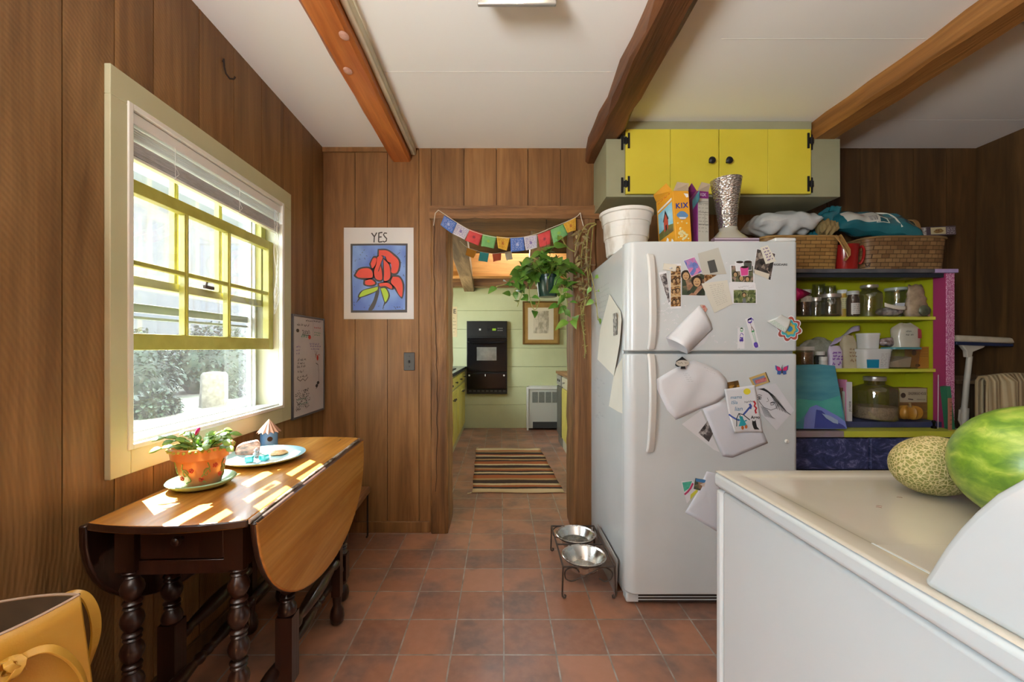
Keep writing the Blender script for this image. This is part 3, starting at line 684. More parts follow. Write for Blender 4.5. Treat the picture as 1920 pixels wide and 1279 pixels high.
# ---------------------------------------------------------------- gateleg table under the window
TH = math.radians(2.77); TC = Vector((-.847, 1.465, 0)); TZ = .735
TM = Matrix.Translation(TC) @ Matrix.Rotation(TH, 4, 'Z')
def T(x, y, z): return TM @ Vector((x, y, z))
M_top = woodm('honey_wood', (.34, .125, .018), (.48, .195, .03), (.60, .28, .055), 'y', .27, .12, .7, coat=.2, bump=.08)
M_mah = woodm('dark_mahogany', (.010, .0035, .002), (.022, .0075, .0045), (.04, .014, .008), 'z', .3, .2, 1, coat=.3, bump=.15)
tb = thing('drop_leaf_table', TC, 'honey topped gateleg table with dark turned legs under the window', 'table'); tb.rotation_euler.z = TH
def tbuild(m, nm, mt, par=None, **k):
    o = build(m, nm, mt, None, local=True, **k); o.parent = par or tb; return o
hw, hl = .192, .462
def arc_end(sgn, n=12):     # gently bowed end of the centre board
    return [(hw*(1-2*i/n)*sgn, sgn*(hl+.030*(1-(1-2*i/n)**2))) for i in range(n+1)]
m = MB(); pl = arc_end(1)+arc_end(-1)
m.prism([(x, y, TZ-.02) for x, y in pl], (0, 0, .02), 0, 1); tbuild(m, 'tabletop', [M_top, M_mah], bev=.004, seg=3)
def leaf_poly(x, tilt):
    pts = [(hl*math.cos(a), -.345*abs(math.sin(a))**.86) for a in [PI*i/30 for i in range(31)]]
    return [Vector((x+tilt*(-q), p, TZ-.008+q)) for p, q in pts]
m = MB(); m.prism(leaf_poly(hw+.003, .06), (.019, 0, 0), 0, 1); lf = tbuild(m, 'drop_leaf', [M_top, M_mah], bev=.006, seg=3)
m = MB(); m.prism(leaf_poly(-hw-.003, -.03), (-.019, 0, 0)); tbuild(m, 'drop_leaf', M_mah, bev=.006, seg=3)
m = MB(); m.tube([(hw+.002, -hl+.004, TZ-.007), (hw+.002, hl-.004, TZ-.007)], .006, 10); tbuild(m, 'rule_joint', pm('glint_edge', (.05, .025, .014), (.5, .42, .34), 60, st=(1, .25, 1), rough=.22, lo=.4, hi=.62), lf, label='dark rounded hinge edge with painted white glint')  # the white glint along the joint is put into its colour
LX, LY = .135, .40
m = MB()
for x in (-LX, LX): m.box(x-.012, x+.012, -LY, LY, .60, TZ-.02)
m.box(-LX, LX, LY-.012, LY+.012, .60, TZ-.02); m.box(-LX, LX, -LY-.010, -LY+.012, .575, .612)
tbuild(m, 'apron', M_mah, bev=.002)
m = MB(); m.box(-LX+.03, LX-.03, -LY-.014, -LY-.002, .617, TZ-.028); dw = tbuild(m, 'drawer', M_mah, bev=.003)
m = MB(); m.lathe([(.006, 0), (.006, .010), (.013, .018), (.010, .026), (.004, .029)], (0, -LY-.014, .672), 14, M=Matrix.Rotation(PI/2, 4, 'X')); tbuild(m, 'knob', M_mah, dw)
def turned(zb, zt, r=.026, pitch=.082):
    """bobbin-turned profile: rings and long beads alternate"""
    pr = []; z = zt
    unit = [(.52, 0), (.76, .003), (.84, .007), (.76, .011), (.58, .014), (.70, .016), (.78, .020), (.56, .025), (.66, .030), (.90, .040), (1.0, .051), (.94, .062), (.72, .074), (.54, .080)]
    while z > zb:
        for rr, dz in unit:
            if z-dz < zb: break
            pr.append((rr*r, z-dz))
        z -= pitch
    pr.append((.55*r, zb)); return pr[::-1]
def leg(x, y, zt=.59, sq=.024, ztop=TZ-.02):
    m = MB(); m.box(x-sq, x+sq, y-sq, y+sq, zt, ztop); m.lathe(turned(.215, zt, .0265), (x, y, 0), 20); m.box(x-sq, x+sq, y-sq, y+sq, .10, .215)
    m.lathe([(.014, 0), (.026, .012), (.03, .035), (.026, .06), (.016, .075), (.022, .085), (.022, .10)], (x, y, 0), 18)
    return tbuild(m, 'leg', M_mah)
for x in (-LX, LX):
    for y in (-LY, LY): leg(x, y)
def stretcher(p, q, r=.021):
    p = Vector(p); q = Vector(q); L = (q-p).length; n = max(1, int(L/.24)); pr = []
    for k in range(n):
        for rr, t in ((.55, 0), (.85, .06), (.85, .10), (.55, .15), (.7, .2), (1, .42), (1, .58), (.7, .8), (.55, .85), (.85, .90), (.85, .94)): pr.append((rr*r, (k+t)/n*L))
    pr.append((.55*r, L)); R = (q-p).to_track_quat('Z', 'Y').to_matrix().to_4x4()
    return MB().lathe(pr, p, 14, M=R)
for x in (-LX, LX): tbuild(stretcher((x, -LY+.02, .16), (x, LY-.02, .16)), 'stretcher', M_mah)
tbuild(stretcher((-LX+.02, -LY, .16), (LX-.02, -LY, .16)), 'stretcher', M_mah)
tbuild(stretcher((-LX+.02, LY, .16), (LX-.02, LY, .16)), 'stretcher', M_mah)
for s in (-1, 1):      # the two folded gates
    gx = s*(LX+.032); ya, yb = (-.20, .24) if s > 0 else (-.22, .20)
    m = MB(); sq = .025
    m.box(gx-sq, gx+sq, ya-sq, ya+sq, .56, .66); m.lathe(turned(.33, .56, .028), (gx, ya, 0), 20); m.box(gx-sq, gx+sq, ya-sq, ya+sq, .12, .33)
    m.lathe([(.014, 0), (.026, .012), (.03, .035), (.026, .06), (.016, .08), (.022, .12)], (gx, ya, 0), 18)
    gl = tbuild(m, 'gate_leg', M_mah)
    tbuild(stretcher((gx, ya+.02, .265), (gx, yb, .265), .024), 'stretcher', M_mah, gl)
    m = MB(); m.box(gx-sq, gx+sq, ya, yb, .615, .66); tbuild(m, 'gate_rail', M_mah, gl, bev=.002)
    m = MB(); m.box(gx-.018, gx+.018, yb-.018, yb+.018, .12, .60); m.lathe([(.014, 0), (.026, .012), (.03, .035), (.026, .06), (.016, .08), (.02, .12)], (gx, yb, 0), 16); tbuild(m, 'hinge_post', M_mah, gl)

# flower pot, saucer
pc = Vector((-.93, 1.262, TZ))
M_glz = pm('green_glaze', (.16, .36, .22), (.28, .50, .34), 9, rough=.18, coat=.5)
m = MB(); m.lathe([(.05, 0), (.062, .001), (.083, .012), (.092, .022), (.089, .025), (.078, .016), (.06, .009), (.004, .008)], pc, 40)
tag(build(m, 'saucer', [M_glz], None), 'green glazed saucer under the painted flower pot', 'saucer')
pt = thing('potted_cactus', pc+Vector((0, 0, .0085)), 'painted terracotta pot with a leafy holiday cactus and pink bud', 'potted plant')
b = pc+Vector((0, 0, .009))
t = NT('terracotta'); tz = t.new('ShaderNodeSeparateXYZ'); t.l(t.coord(), tz.inputs[0]); nz = t.math('MULTIPLY_ADD', t.noise(t.coord(), 22, 4), .03); t.l(tz.outputs[2], nz.node.inputs[2])
t.set(col=t.ramp(nz, [(.018, (.16, .08, .04)), (.036, (.55, .22, .07)), (.1, (.62, .25, .08))]), rough=.28, coat=.4)
prof = [(.050, 0), (.055, .02), (.067, .082), (.069, .084), (.078, .085), (.083, .118), (.080, .121), (.076, .118), (.066, .085), (.062, .08)]
build(MB().lathe(prof, b, 48), 'pot', t.m, pt, sharp=.5)
def potpt(a, z, off=.0012):
    z_ = max(0, min(.118, z)); r = .055+.012*(z_-.02)/.062 if z_ < .084 else .078+.005*(z_-.085)/.033
    return b+Vector((math.cos(a)*(r+off), math.sin(a)*(r+off), z))
m = MB(); F0 = -PI/2+.55
for c, s0 in ((F0-.65, 1), (F0+.25, -1), (F0+1.1, 1), (F0-1.6, -1), (F0+2, 1)):
    m.tube([potpt(c+s0*.30*math.sin(q*1.6)*(1-q/5), .012+.018*q+.004*math.cos(3*q)) for q in [i*.2 for i in range(20)] if .012+.018*q < .08], .0016, 6)
    m.tube([potpt(c+.16*math.cos(q)*(1-q/9), .045+.016*math.sin(q)*(1-q/9)) for q in [i*.3 for i in range(22)]], .0013, 6)
build(m, 'painted_vine', pm('vine_green', (.20, .30, .06), rough=.3), pt)
m = MB()
for a, z in ((F0-.35, .055), (F0+.05, .026), (F0+.62, .063), (F0+.95, .03), (F0-.9, .03)):
    for k in range(5): q = potpt(a+.07*math.cos(k*1.257), z+.0045*math.sin(k*1.257), .001); m.ell(q, (.0032, .0032, .0032), 8, 6)
build(m, 'painted_flower', pm('flower_red', (.55, .07, .025), rough=.3), pt)
m = MB()
for i in range(34): a = i*2*PI/34; q = potpt(a, .112+.002*(i % 2)); m.ell(q, (.005, .005, .0045), 8, 6)
build(m, 'painted_rim', pm('rim_green', (.30, .33, .04), (.5, .42, .05), 40, rough=.3), pt)
m = MB(); m.lathe([(.002, .094), (.071, .092)], b, 24, cap=False); build(m, 'soil', pm('soil', (.03, .02, .012), rough=1), pt)
m = MB(); rnd = random.Random(4)
for i in range(34):
    a = rnd.uniform(0, 2*PI); q = b+Vector((.04*math.cos(a)*rnd.random(), .04*math.sin(a)*rnd.random(), .095)); d = Vector((math.cos(a), math.sin(a), rnd.choice((rnd.uniform(.9, 2), rnd.uniform(2, 6))))).normalized()
    for k in range(rnd.choice((2, 3, 3, 4, 4))):
        L = rnd.uniform(.026, .036); m.leaf(q, d, (rnd.uniform(-.6, .6), rnd.uniform(-.9, .2), .6), L, .021, .1); q = q+d*L*.9
        d = (d+Vector((math.cos(a)*.35, math.sin(a)*.35, -.40))).normalized()
build(m, 'foliage', pm('cactus_leaf', (.10, .22, .035), (.24, .38, .08), 30, rough=.35, isl=.6), pt, solid=.0018)
m = MB(); q = b+Vector((.012, -.035, .168)); m.ell(q, (.005, .005, .014), 10, 8, M=Matrix.Rotation(.5, 4, 'Y'))
build(m, 'flower_bud', pm('bud_pink', (.55, .02, .22), rough=.4), pt)

# plate and the bits on it
pc = Vector((-.905, 1.545, TZ))
m = MB(); m.lathe([(.07, 0), (.075, .001), (.12, .010), (.144, .021), (.146, .024), (.142, .0245), (.115, .0145), (.08, .008), (.003, .0075)], pc, 56)
tag(build(m, 'plate', pm('aqua_glaze', (.33, .58, .66), (.40, .64, .70), 12, rough=.15, coat=.5)), 'large aqua plate of small treasures on the table', 'plate')
pz = TZ+.008
def pp(u, v, z): d = (H-z)*F/(v-CY); p = W(u, v, d); return Vector((p.x, d, z))
q = pp(466, 853, pz)
m = MB(); N = 14; out = [(-.042, 0), (.030, 0), (.040, .012), (.040, .040), (.030, .055), (-.02, .048), (-.038, .038), (-.044, .02)]
R = Matrix.Rotation(.5, 4, 'Z')
m.prism([q+R @ Vector((x, -.012, z)) for x, z in out], R @ Vector((0, .03, 0)))
t = NT('rind_stone'); t.set(col=t.ramp(t.noise(t.coord((1, 1, 2.5)), 34, 6), [(.35, (.05, .02, .015)), (.5, (.28, .12, .08)), (.68, (.55, .33, .25))]), rough=.45)
tag(build(m, 'stone_slice', t.m, bev=.005, seg=3), 'banded brown stone slice standing on the aqua plate', 'stone')
M_teal = pm('teal_glass', (.03, .36, .38), (.08, .52, .52), 30, rough=.1, coat=.6)
for u, v, r, lab in ((468, 866, .3, 'teal wrapped cube on the plate in front of the stone slice'), (495, 863, -.2, 'teal wrapped cube on the plate beside the clear bauble')):
    q = pp(u, v, pz+.003); m = MB(); m.box(-.015, .015, -.012, .012, -.001, .021, M=Matrix.Translation(q) @ Matrix.Rotation(r, 4, 'Z'))
    tag(build(m, 'wrapped_sweet', M_teal, bev=.005, seg=3), lab, 'sweet', 'teal wrapped sweets on the plate')
q = pp(481, 857, pz+.0005); m = MB(); m.lathe([(.008, 0), (.012, .006), (.012, .014), (.006, .02), (.010, .026), (.004, .034)], q, 12)
tag(build(m, 'bauble', pm('clear_pinkish', (.75, .62, .62), rough=.05, trans=.7), sharp=.4), 'small clear bauble between the two teal cubes', 'bauble')
q = pp(522, 851, pz+.001); m = MB(); m.lathe([(.028, 0), (.034, .004), (.030, .009), (.012, .013), (.002, .0135)], q, 26, fn=lambda a, z: 1+.07*math.sin(6*a)+.05*math.sin(11*a))
sh_ = build(m, 'crab_shell', pm('shell_orange', (.50, .19, .05), (.72, .45, .22), 60, rough=.5)); tag(sh_, 'speckled orange crab shell on the plate', 'shell')
m = MB()
for i in range(16): a = random.uniform(0, 2*PI); r = .026*math.sqrt(random.random()); m.ell(q+Vector((r*math.cos(a), r*math.sin(a), .0125-.006*(r/.026)**2)), (.0016, .0016, .0014), 6, 5)
build(m, 'spots', M_gap, sh_)
# birdhouse
bq = Vector((-1.015, 1.775, TZ)); bh = thing('birdhouse', bq, 'little blue round birdhouse with a pleated copper roof', 'birdhouse')
m = MB(); m.lathe([(.034, 0), (.034, .062)], bq, 36); bd = build(m, 'body', pm('birdhouse_blue', (.07, .22, .55), (.10, .27, .60), 12, rough=.5), bh)
m = MB(); a = -.95; m.lathe([(.0105, 0), (.0105, .003)], bq+Vector((.0325*math.cos(a), .0325*math.sin(a), .036)), 18, M=Vector((math.cos(a), math.sin(a), 0)).to_track_quat('Z', 'Y').to_matrix().to_4x4())
build(m, 'entrance_hole', M_gap, bd)
n = 28; m = MB(); vs = [bq+Vector((0, 0, .118))]+[bq+Vector(((.050 if k % 2 else .040)*math.cos(2*PI*k/n), (.050 if k % 2 else .040)*math.sin(2*PI*k/n), .060 if k % 2 else .066)) for k in range(n)]
m.add(vs, [(0, 1+k, 1+(k+1) % n) for k in range(n)]+[tuple(range(1, n+1))]); build(m, 'roof', pm('copper_roof', (.56, .32, .23), rough=.35, metal=.55), bh, sharp=.1)

# yellow leather tote on a stool in the near corner
BX, BY, BA = -.925, .665, math.radians(26)
sx, sy = BX, BY
stl = thing('stool', (sx, sy, 0), 'plain wooden stool in the corner carrying the yellow bag', 'stool')
m = MB(); m.lathe([(.15, .38), (.16, .385), (.16, .41), (.15, .415)], (sx, sy, 0), 30); build(m, 'seat', M_mah, stl)
for a in range(4):
    m = MB(); c_, s_ = math.cos(a*PI/2+.78), math.sin(a*PI/2+.78); m.tube([(sx+.15*c_, sy+.15*s_, 0), (sx+.11*c_, sy+.11*s_, .385)], [.013, .017], 10); build(m, 'leg', M_mah, stl)
M_yl = pm('yellow_leather', (.44, .225, .022), (.50, .27, .032), 5, rough=.45, bump=.12, bsc=220); M_in = pm('suede_inside', (.05, .026, .009), (.08, .042, .014), 9, rough=.9); M_edge = pm('leather_edge', (.42, .30, .22), rough=.6)
bg_ = thing('tote_bag', (BX, BY, .416), 'yellow leather tote bag with knotted strap at the lower left', 'bag')
def bagpt(a, t, k=1.):      # lens shaped section with sharp ends, wider towards the base
    hx_, hy_ = .172+.03*(1-t), .066+.014*t
    c = math.cos(a); x = hx_*c; y = hy_*math.copysign(1-abs(c)**2.2, math.sin(a))
    x *= k; y *= k; zt = .276+.020*abs(c)**2
    return Vector((BX+x*math.cos(BA)-y*math.sin(BA), BY+x*math.sin(BA)+y*math.cos(BA), .417+t*zt))
N = 64
m = MB(); m.grid(lambda i, t: bagpt(i*2*PI, t), N, 10); m.add([bagpt(2*PI*k/N, 0) for k in range(N)], [tuple(range(N))])
build(m, 'body', [M_yl], bg_, solid=.0035)
m = MB(); m.grid(lambda i, t: bagpt(i*2*PI, .03+.968*t, .965), N, 8); build(m, 'lining', M_in, bg_)
m = MB(); m.tube([bagpt(2*PI*k/N, 1)+Vector((0, 0, .0005)) for k in range(N+1)], .0025, 6, cap=False); build(m, 'rim', M_edge, bg_)
def smooth(pts, n=6):
    P = [Vector(p) for p in pts]; P = [2*P[0]-P[1]]+P+[2*P[-1]-P[-2]]; o = []
    for i in range(1, len(P)-2):
        for k in range(n):
            t = k/n; a, b, c, d = P[i-1:i+3]
            o.append(.5*((2*b)+(-a+c)*t+(2*a-5*b+4*c-d)*t*t+(-a+3*b-3*c+d)*t**3))
    return o+[P[-2]]
m = MB(); m.strap(smooth([W(u, v, d) for u, v, d in ((108, 1130, .76), (120, 1117, .77), (142, 1112, .775), (162, 1121, .78), (176, 1148, .78), (180, 1180, .78), (176, 1210, .775), (169, 1235, .77), (160, 1262, .76), (150, 1290, .745))]), [Vector((-.72, .7, -.1)).lerp(Vector((.25, 1, 0)), min(1, i/24)) if i < 26 else Vector((.25, 1, 0)).lerp(Vector((-.5, .85, 0)), min(1, (i-26)/20)) for i in range(55)], .016, .0045); build(m, 'handle', M_yl, bg_, bev=.001)
hp_ = [W(u, v, d) for u, v, d in ((-10, 1268, .655), (15, 1254, .66), (45, 1232, .668), (75, 1219, .68), (100, 1218, .69), (124, 1230, .70), (144, 1250, .71), (157, 1275, .715), (163, 1300, .72))]
m = MB(); m.strap(smooth(hp_), (-.5, .6, .62), .0135, .0045); build(m, 'handle', M_yl, bg_, bev=.001)
m = MB(); kq = W(22, 1252, .655)
for k in range(3): m.strap([kq+Vector((.013*math.cos(q+k*2.1)*(1+.15*k), -.004+.008*math.sin(2*q+k), .015*math.sin(q+k*2.1))) for q in [i*2*PI/16 for i in range(15)]], (.4, 1, .2), .011, .004)
build(m, 'strap_knot', M_yl, bg_, bev=.001)

# low bench in the back corner
bn = thing('low_bench', (-.96, 2.28, 0), 'low rustic wooden bench with thin iron legs behind the table', 'bench')
m = MB(); m.hexa([(-1.10, 2.02, .262), (-.785, 2.02, .262), (-.815, 2.535, .262), (-1.10, 2.535, .262), (-1.10, 2.02, .30), (-.785, 2.02, .30), (-.815, 2.535, .30), (-1.10, 2.535, .30)])
build(m, 'seat', woodm('bench_wood', (.16, .07, .028), (.26, .12, .05), (.38, .2, .09), 'y', .5, .1), bn, bev=.007)
for x, y in ((-.825, 2.51), (-.80, 2.05), (-1.085, 2.51), (-1.085, 2.05)):
    m = MB(); m.tube([(x, y, .262), (x, y, .01), (x+.004, y-.012, .0055), (x+.004, y-.03, .0055)], .0055, 8); build(m, 'leg', M_gap, bn)

# whiteboard leaning flat on the left wall by the corner
wb = thing('whiteboard', (XL, 2.345, .77), 'scribbled whiteboard with grey frame on the left wall', 'whiteboard')
y0, y1, z0, z1 = 2.155, 2.54, .778, 1.346; x = XL+.012
m = MB(); e = .011
for p in ((y0, y0+e, z0, z1), (y1-e, y1, z0, z1), (y0+e, y1-e, z0, z0+e), (y0+e, y1-e, z1-e, z1)): m.box(XL+.001, x+.004, *p)
build(m, 'frame', pm('board_frame', (.10, .10, .11), rough=.45), wb, bev=.002)
m = MB(); m.box(XL+.001, x, y0+e, y1-e, z0+e, z1-e); brd = build(m, 'board', pm('board_white', (.56, .54, .54), (.62, .60, .60), 6, rough=.3), wb)
BW, BH = y1-y0-2*e, z1-z0-2*e
mpb = lambda s, t: Vector((x+.0008, y0+e+s*BW, z1-e-t*BH))
mpw = lambda a, b: mpb(a, b)
INK = pm('black_ink', (.012, .012, .014), rough=.5); RED = pm('red_ink', (.45, .03, .02), rough=.5); GRN = pm('green_ink', (.03, .28, .17), rough=.5); VIO = pm('violet_ink', (.14, .10, .34), rough=.5)
def fl(f): return lambda a, b: f(a, 1-b)
bm_ = fl(mpb)
m = MB()
for s0, s1, t, h in ((.1, .5, .93, .03), (.38, .62, .985, .02), (.64, .9, .99, .02), (.26, .5, .875, .018), (.28, .52, .855, .018), (.27, .55, .835, .018), (.12, .38, .575, .03), (.12, .33, .54, .028), (.1, .36, .505, .03), (.12, .30, .455, .028), (.1, .42, .405, .03)): m.scrawl(s0, s1, t-.02, h, bm_, .008)
m.ribbon([(.1, .38), (.2, .35), (.28, .37), (.35, .345), (.45, .38)], .007, bm_); m.ribbon([(.72, .52), (.8, .5), (.83, .4), (.82, .32), (.76, .25), (.72, .24)], .008, bm_)
for s, t in ((.12, .86), (.75, .27), (.8, .3)): m.add([bm_(s+.05*math.cos(a), t+.02*math.sin(a)) for a in [k*PI/3 for k in range(6)]], [tuple(range(6))])
m.ribbon([(.62, .995), (.62, .80)], .005, bm_); m.ribbon([(.68, .66), (.72, .6), (.76, .65), (.7, .58)], .008, bm_)
rr = random.Random(3)
for i in range(120): a = rr.uniform(.05, .5); c_ = rr.uniform(.06, .26); m.ribbon([(a, c_), (a+rr.uniform(-.02, .03), c_+rr.uniform(-.012, .012)), (a+rr.uniform(0, .03), c_+rr.uniform(-.01, .01))], .006, bm_)
build(m, 'black_writing', INK, brd)
m = MB()
for s0, s1, t in ((.66, .9, .90), (.70, .86, .60)): m.scrawl(s0, s1, t, .022, bm_, .008)
m.add([bm_(.78+.035*math.cos(a), .575+.03*math.sin(a)) for a in [k*PI/4 for k in range(8)]], [tuple(range(8))]); m.add([bm_(.5+.05*math.cos(a), .80+.025*math.sin(a)) for a in [k*PI/3 for k in range(6)]], [tuple(range(6))])
build(m, 'red_writing', RED, brd)
m = MB()
for s0, s1, t in ((.66, .9, .845), (.66, .88, .82), (.25, .48, .81), (.22, .45, .795), (.12, .4, .16), (.2, .45, .11)): m.scrawl(s0, s1, t, .02, bm_, .007)
build(m, 'green_writing', GRN, brd)
m = MB()
for s0, s1, t in ((.5, .85, .72), (.52, .9, .695), (.55, .85, .665), (.08, .2, .69), (.08, .2, .655), (.08, .18, .62)): m.scrawl(s0, s1, t, .024, bm_, .007)
build(m, 'violet_writing', VIO, brd)

# rose poster on the back wall
ps = thing('rose_poster', W(710, 599, YB), 'paper poster of a red rose with the word YES', 'poster')
PY = YB-.001
def pw(u, v, k=0): p = W(u, v, YB); return Vector((p.x, PY-.0012-.0007*k, p.z))
m = MB(); m.prism([pw(645, 427), pw(775.5, 427), pw(776, 598.5), (pw(645, 598.5))], (0, .001, 0)); build(m, 'paper', pm('poster_paper', (.74, .74, .76), (.80, .80, .81), 2, rough=.6), ps)
cz = lambda x, y: (500+x/3.047, 380+y/3.047)       # crop coordinates of the poster study
def pf(pts, k): return [pw(*cz(*p), k) for p in pts]
M_pink = pm('poster_black', (.045, .04, .045), rough=.6)
t = NT('poster_blue'); sx_ = t.new('ShaderNodeSeparateXYZ'); t.l(t.coord(), sx_.inputs[0]); t.set(col=t.ramp(t.noise(t.coord((1, 1, .8)), 5, 2), [(.38, (.105, .19, .60)), (.62, (.24, .40, .80))]), rough=.6)
m = MB(); m.add(pf([(480, 236), (806, 234), (803, 628), (482, 629)], 1), [(0, 1, 2, 3)]); build(m, 'border', M_pink, ps)
m = MB(); m.add(pf([(492, 247), (700, 244), (796, 246), (794, 430), (792, 612), (640, 616), (494, 616), (490, 420)], 2), [tuple(range(8))]); build(m, 'blue_field', t.m, ps)
def blob(pts, k, grow=0):
    if grow:
        c = sum((Vector(p) for p in pts), Vector((0, 0)))/len(pts); pts = [Vector(p)+(Vector(p)-c).normalized()*grow for p in pts]
    P = smooth([Vector((p[0], p[1], 0)) for p in list(pts)+[pts[0]]], 4)[:-1]
    return pf([(p.x, p.y) for p in P], k)
petals = [[(505, 415), (530, 380), (580, 372), (607, 390), (608, 430), (560, 436), (520, 430)], [(560, 445), (600, 436), (626, 462), (600, 476), (562, 470)],
          [(592, 350), (610, 315), (632, 318), (625, 360), (603, 380)], [(640, 270), (690, 272), (730, 300), (758, 330), (760, 370), (745, 405), (715, 405), (715, 370), (700, 320), (660, 300), (640, 310)],
          [(632, 310), (650, 300), (668, 312), (655, 350), (662, 400), (660, 445), (625, 440), (612, 400), (625, 350)], [(668, 320), (700, 350), (712, 400), (705, 440), (672, 452), (668, 400)],
          [(720, 420), (760, 425), (782, 470), (776, 540), (758, 530), (735, 490), (708, 455)], [(640, 462), (690, 455), (720, 475), (718, 496), (680, 482), (645, 480)], [(676, 300), (705, 318), (715, 345), (690, 340)]]
for i, q in enumerate(petals):
    m = MB(); P = blob(q, 4, 6); m.add(P, [tuple(range(len(P)))]); o = build(m, 'petal_outline', M_pink, ps)
    m = MB(); P = blob(q, 5+.2*i, -4.5); m.add(P, [tuple(range(len(P)))]); build(m, 'petal', pm('petal_red', (.72, .085, .055), (.66, .07, .05), 8, rough=.6), o)
stem = [(625, 510), (645, 500), (632, 560), (608, 612), (582, 612), (610, 560)]
m = MB(); P = blob(stem, 3); m.add(P, [tuple(range(len(P)))]); build(m, 'stem', M_pink, ps)
for q in ([(638, 480), (600, 490), (550, 505), (530, 540), (580, 525), (632, 502)], [(652, 490), (680, 490), (698, 530), (680, 570), (668, 540)]):
    m = MB(); P = blob(q, 3.5, 8); m.add(P, [tuple(range(len(P)))]); o = build(m, 'leaf_outline', M_pink, ps)
    m = MB(); P = blob(q, 5, -1); m.add(P, [tuple(range(len(P)))]); build(m, 'leaf', pm('leaf_lime', (.42, .62, .06), rough=.6), o)
m = MB(); q = pf([(535, 530), (512, 575), (545, 540)], 4); m.add(q, [(0, 1, 2)]); q = pf([(690, 560), (663, 606), (676, 560)], 4); m.add(q, [(0, 1, 2)])
rr = random.Random(8)
for i in range(46):
    s, e_ = rr.choice(((rr.uniform(500, 620), rr.uniform(255, 330)), (rr.uniform(740, 792), rr.uniform(260, 420)), (rr.uniform(495, 790), rr.uniform(590, 612)), (rr.uniform(496, 520), rr.uniform(300, 600))))
    m.ribbon([(s, e_), (s+rr.uniform(-10, 10), e_+rr.uniform(-10, 10))], 2.4, lambda a, b_: pw(*cz(a, b_), 3))
m.ribbon([(640, 395), (655, 350), (668, 315)], 4, lambda a, b_: pw(*cz(a, b_), 8))
build(m, 'cut_marks', M_pink, ps)
m = MB()      # hand-cut letters
L = lambda a, b_: pw(*cz(a, b_), 1)
for st_ in ([(600, 174), (616, 196)], [(630, 172), (616, 196), (614, 228)], [(642, 172), (640, 226)], [(642, 174), (662, 171)], [(642, 198), (658, 196)], [(640, 226), (662, 224)], [(688, 176), (674, 174), (668, 184), (676, 196), (686, 206), (684, 220), (672, 226), (664, 220)]): m.ribbon(st_, 7, L)
build(m, 'lettering', M_pink, ps)

# switch plate
sw = thing('light_switch', W(767, 695, YB), 'dark grey light switch plate beside the doorway', 'light switch')
a = W(757.5, 661, YB); b_ = W(778, 694.5, YB); m = MB(); m.box(a.x, b_.x, YB-.007, YB-.0005, b_.z, a.z); build(m, 'plate', pm('switch_grey', (.045, .045, .045), rough=.45), sw, bev=.003)
m = MB(); cx_ = (a.x+b_.x)/2; cz_ = (a.z+b_.z)/2; m.hexa([(cx_-.004, YB-.02, cz_-.006), (cx_+.004, YB-.02, cz_-.006), (cx_+.005, YB-.006, cz_-.010), (cx_-.005, YB-.006, cz_-.010), (cx_-.004, YB-.02, cz_), (cx_+.004, YB-.02, cz_), (cx_+.005, YB-.006, cz_+.008), (cx_-.005, YB-.006, cz_+.008)]); build(m, 'toggle', INK, sw)
m = MB()
for dz in (-.032, .032): m.lathe([(.0035, 0), (.003, .0015)], (cx_, YB-.007, cz_+dz), 10, M=Matrix.Rotation(PI/2, 4, 'X'))
build(m, 'screws', INK, sw)

# ---- prayer flags in the doorway
FLC = dict(b=pm('flag_blue', (.06, .13, .42), (.09, .18, .50), 30, rough=.9), w=pm('flag_white', (.56, .54, .60), (.62, .60, .66), 30, rough=.9), r=pm('flag_red', (.48, .045, .05), (.55, .07, .07), 30, rough=.9),
           g=pm('flag_green', (.13, .34, .12), (.18, .40, .15), 30, rough=.9), y=pm('flag_yellow', (.60, .34, .03), (.68, .42, .05), 30, rough=.9),
           o=pm('flag_orange', (.50, .22, .02), rough=.9), t=pm('flag_teal', (.04, .29, .30), rough=.9), n=pm('flag_cream', (.50, .47, .34), rough=.9), e=pm('flag_brick', (.38, .07, .03), rough=.9))
INKF = dict(b=pm('pr_white', (.45, .5, .7), rough=.9), w=VIO, r=pm('pr_dark', (.16, .03, .05), rough=.9), g=pm('pr_green', (.25, .42, .05), rough=.9), y=pm('pr_brown', (.35, .10, .02), rough=.9))
fg = thing('prayer_flag_garland', W(955, 440, 2.50), 'string of ten printed prayer flags across the doorway lintel', 'garland')
D = 2.505
pts = [W(u, v, D) for u, v in ((822, 394), (837, 404), (856, 417), (880, 431), (905, 440), (930, 445), (957, 446), (984, 444), (1008, 438), (1032, 428), (1057, 418), (1080, 407), (1088, 399))]
m = MB(); m.tube(smooth(pts, 4), .0018, 6); m.tube([W(822, 394, D), W(816, 400, D), W(813, 423, D)], .0022, 6); m.tube([W(1088, 399, D), W(1090, 410, D), W(1094, 424, D)], .0022, 6); build(m, 'string', pm('white_string', (.72, .68, .58), rough=.9), fg)
flags = [('b', (833, 404), (857, 418), (848, 439), (826, 422)), ('w', (857, 418), (881, 431), (871, 450), (848, 438)), ('r', (881, 430), (905, 438), (897, 461), (872, 451)), ('g', (905, 439), (931, 444), (926, 466), (902, 462)), ('y', (931, 443), (956, 446), (950, 470), (934, 466)),
         ('b', (957, 446), (982, 445), (984, 470), (958, 473)), ('w', (982, 445), (1007, 440), (1007, 465), (986, 470)), ('r', (1008, 440), (1032, 431), (1032, 458), (1012, 464)), ('g', (1032, 431), (1056, 420), (1065, 440), (1038, 458)), ('y', (1056, 420), (1080, 407), (1080, 432), (1064, 437))]
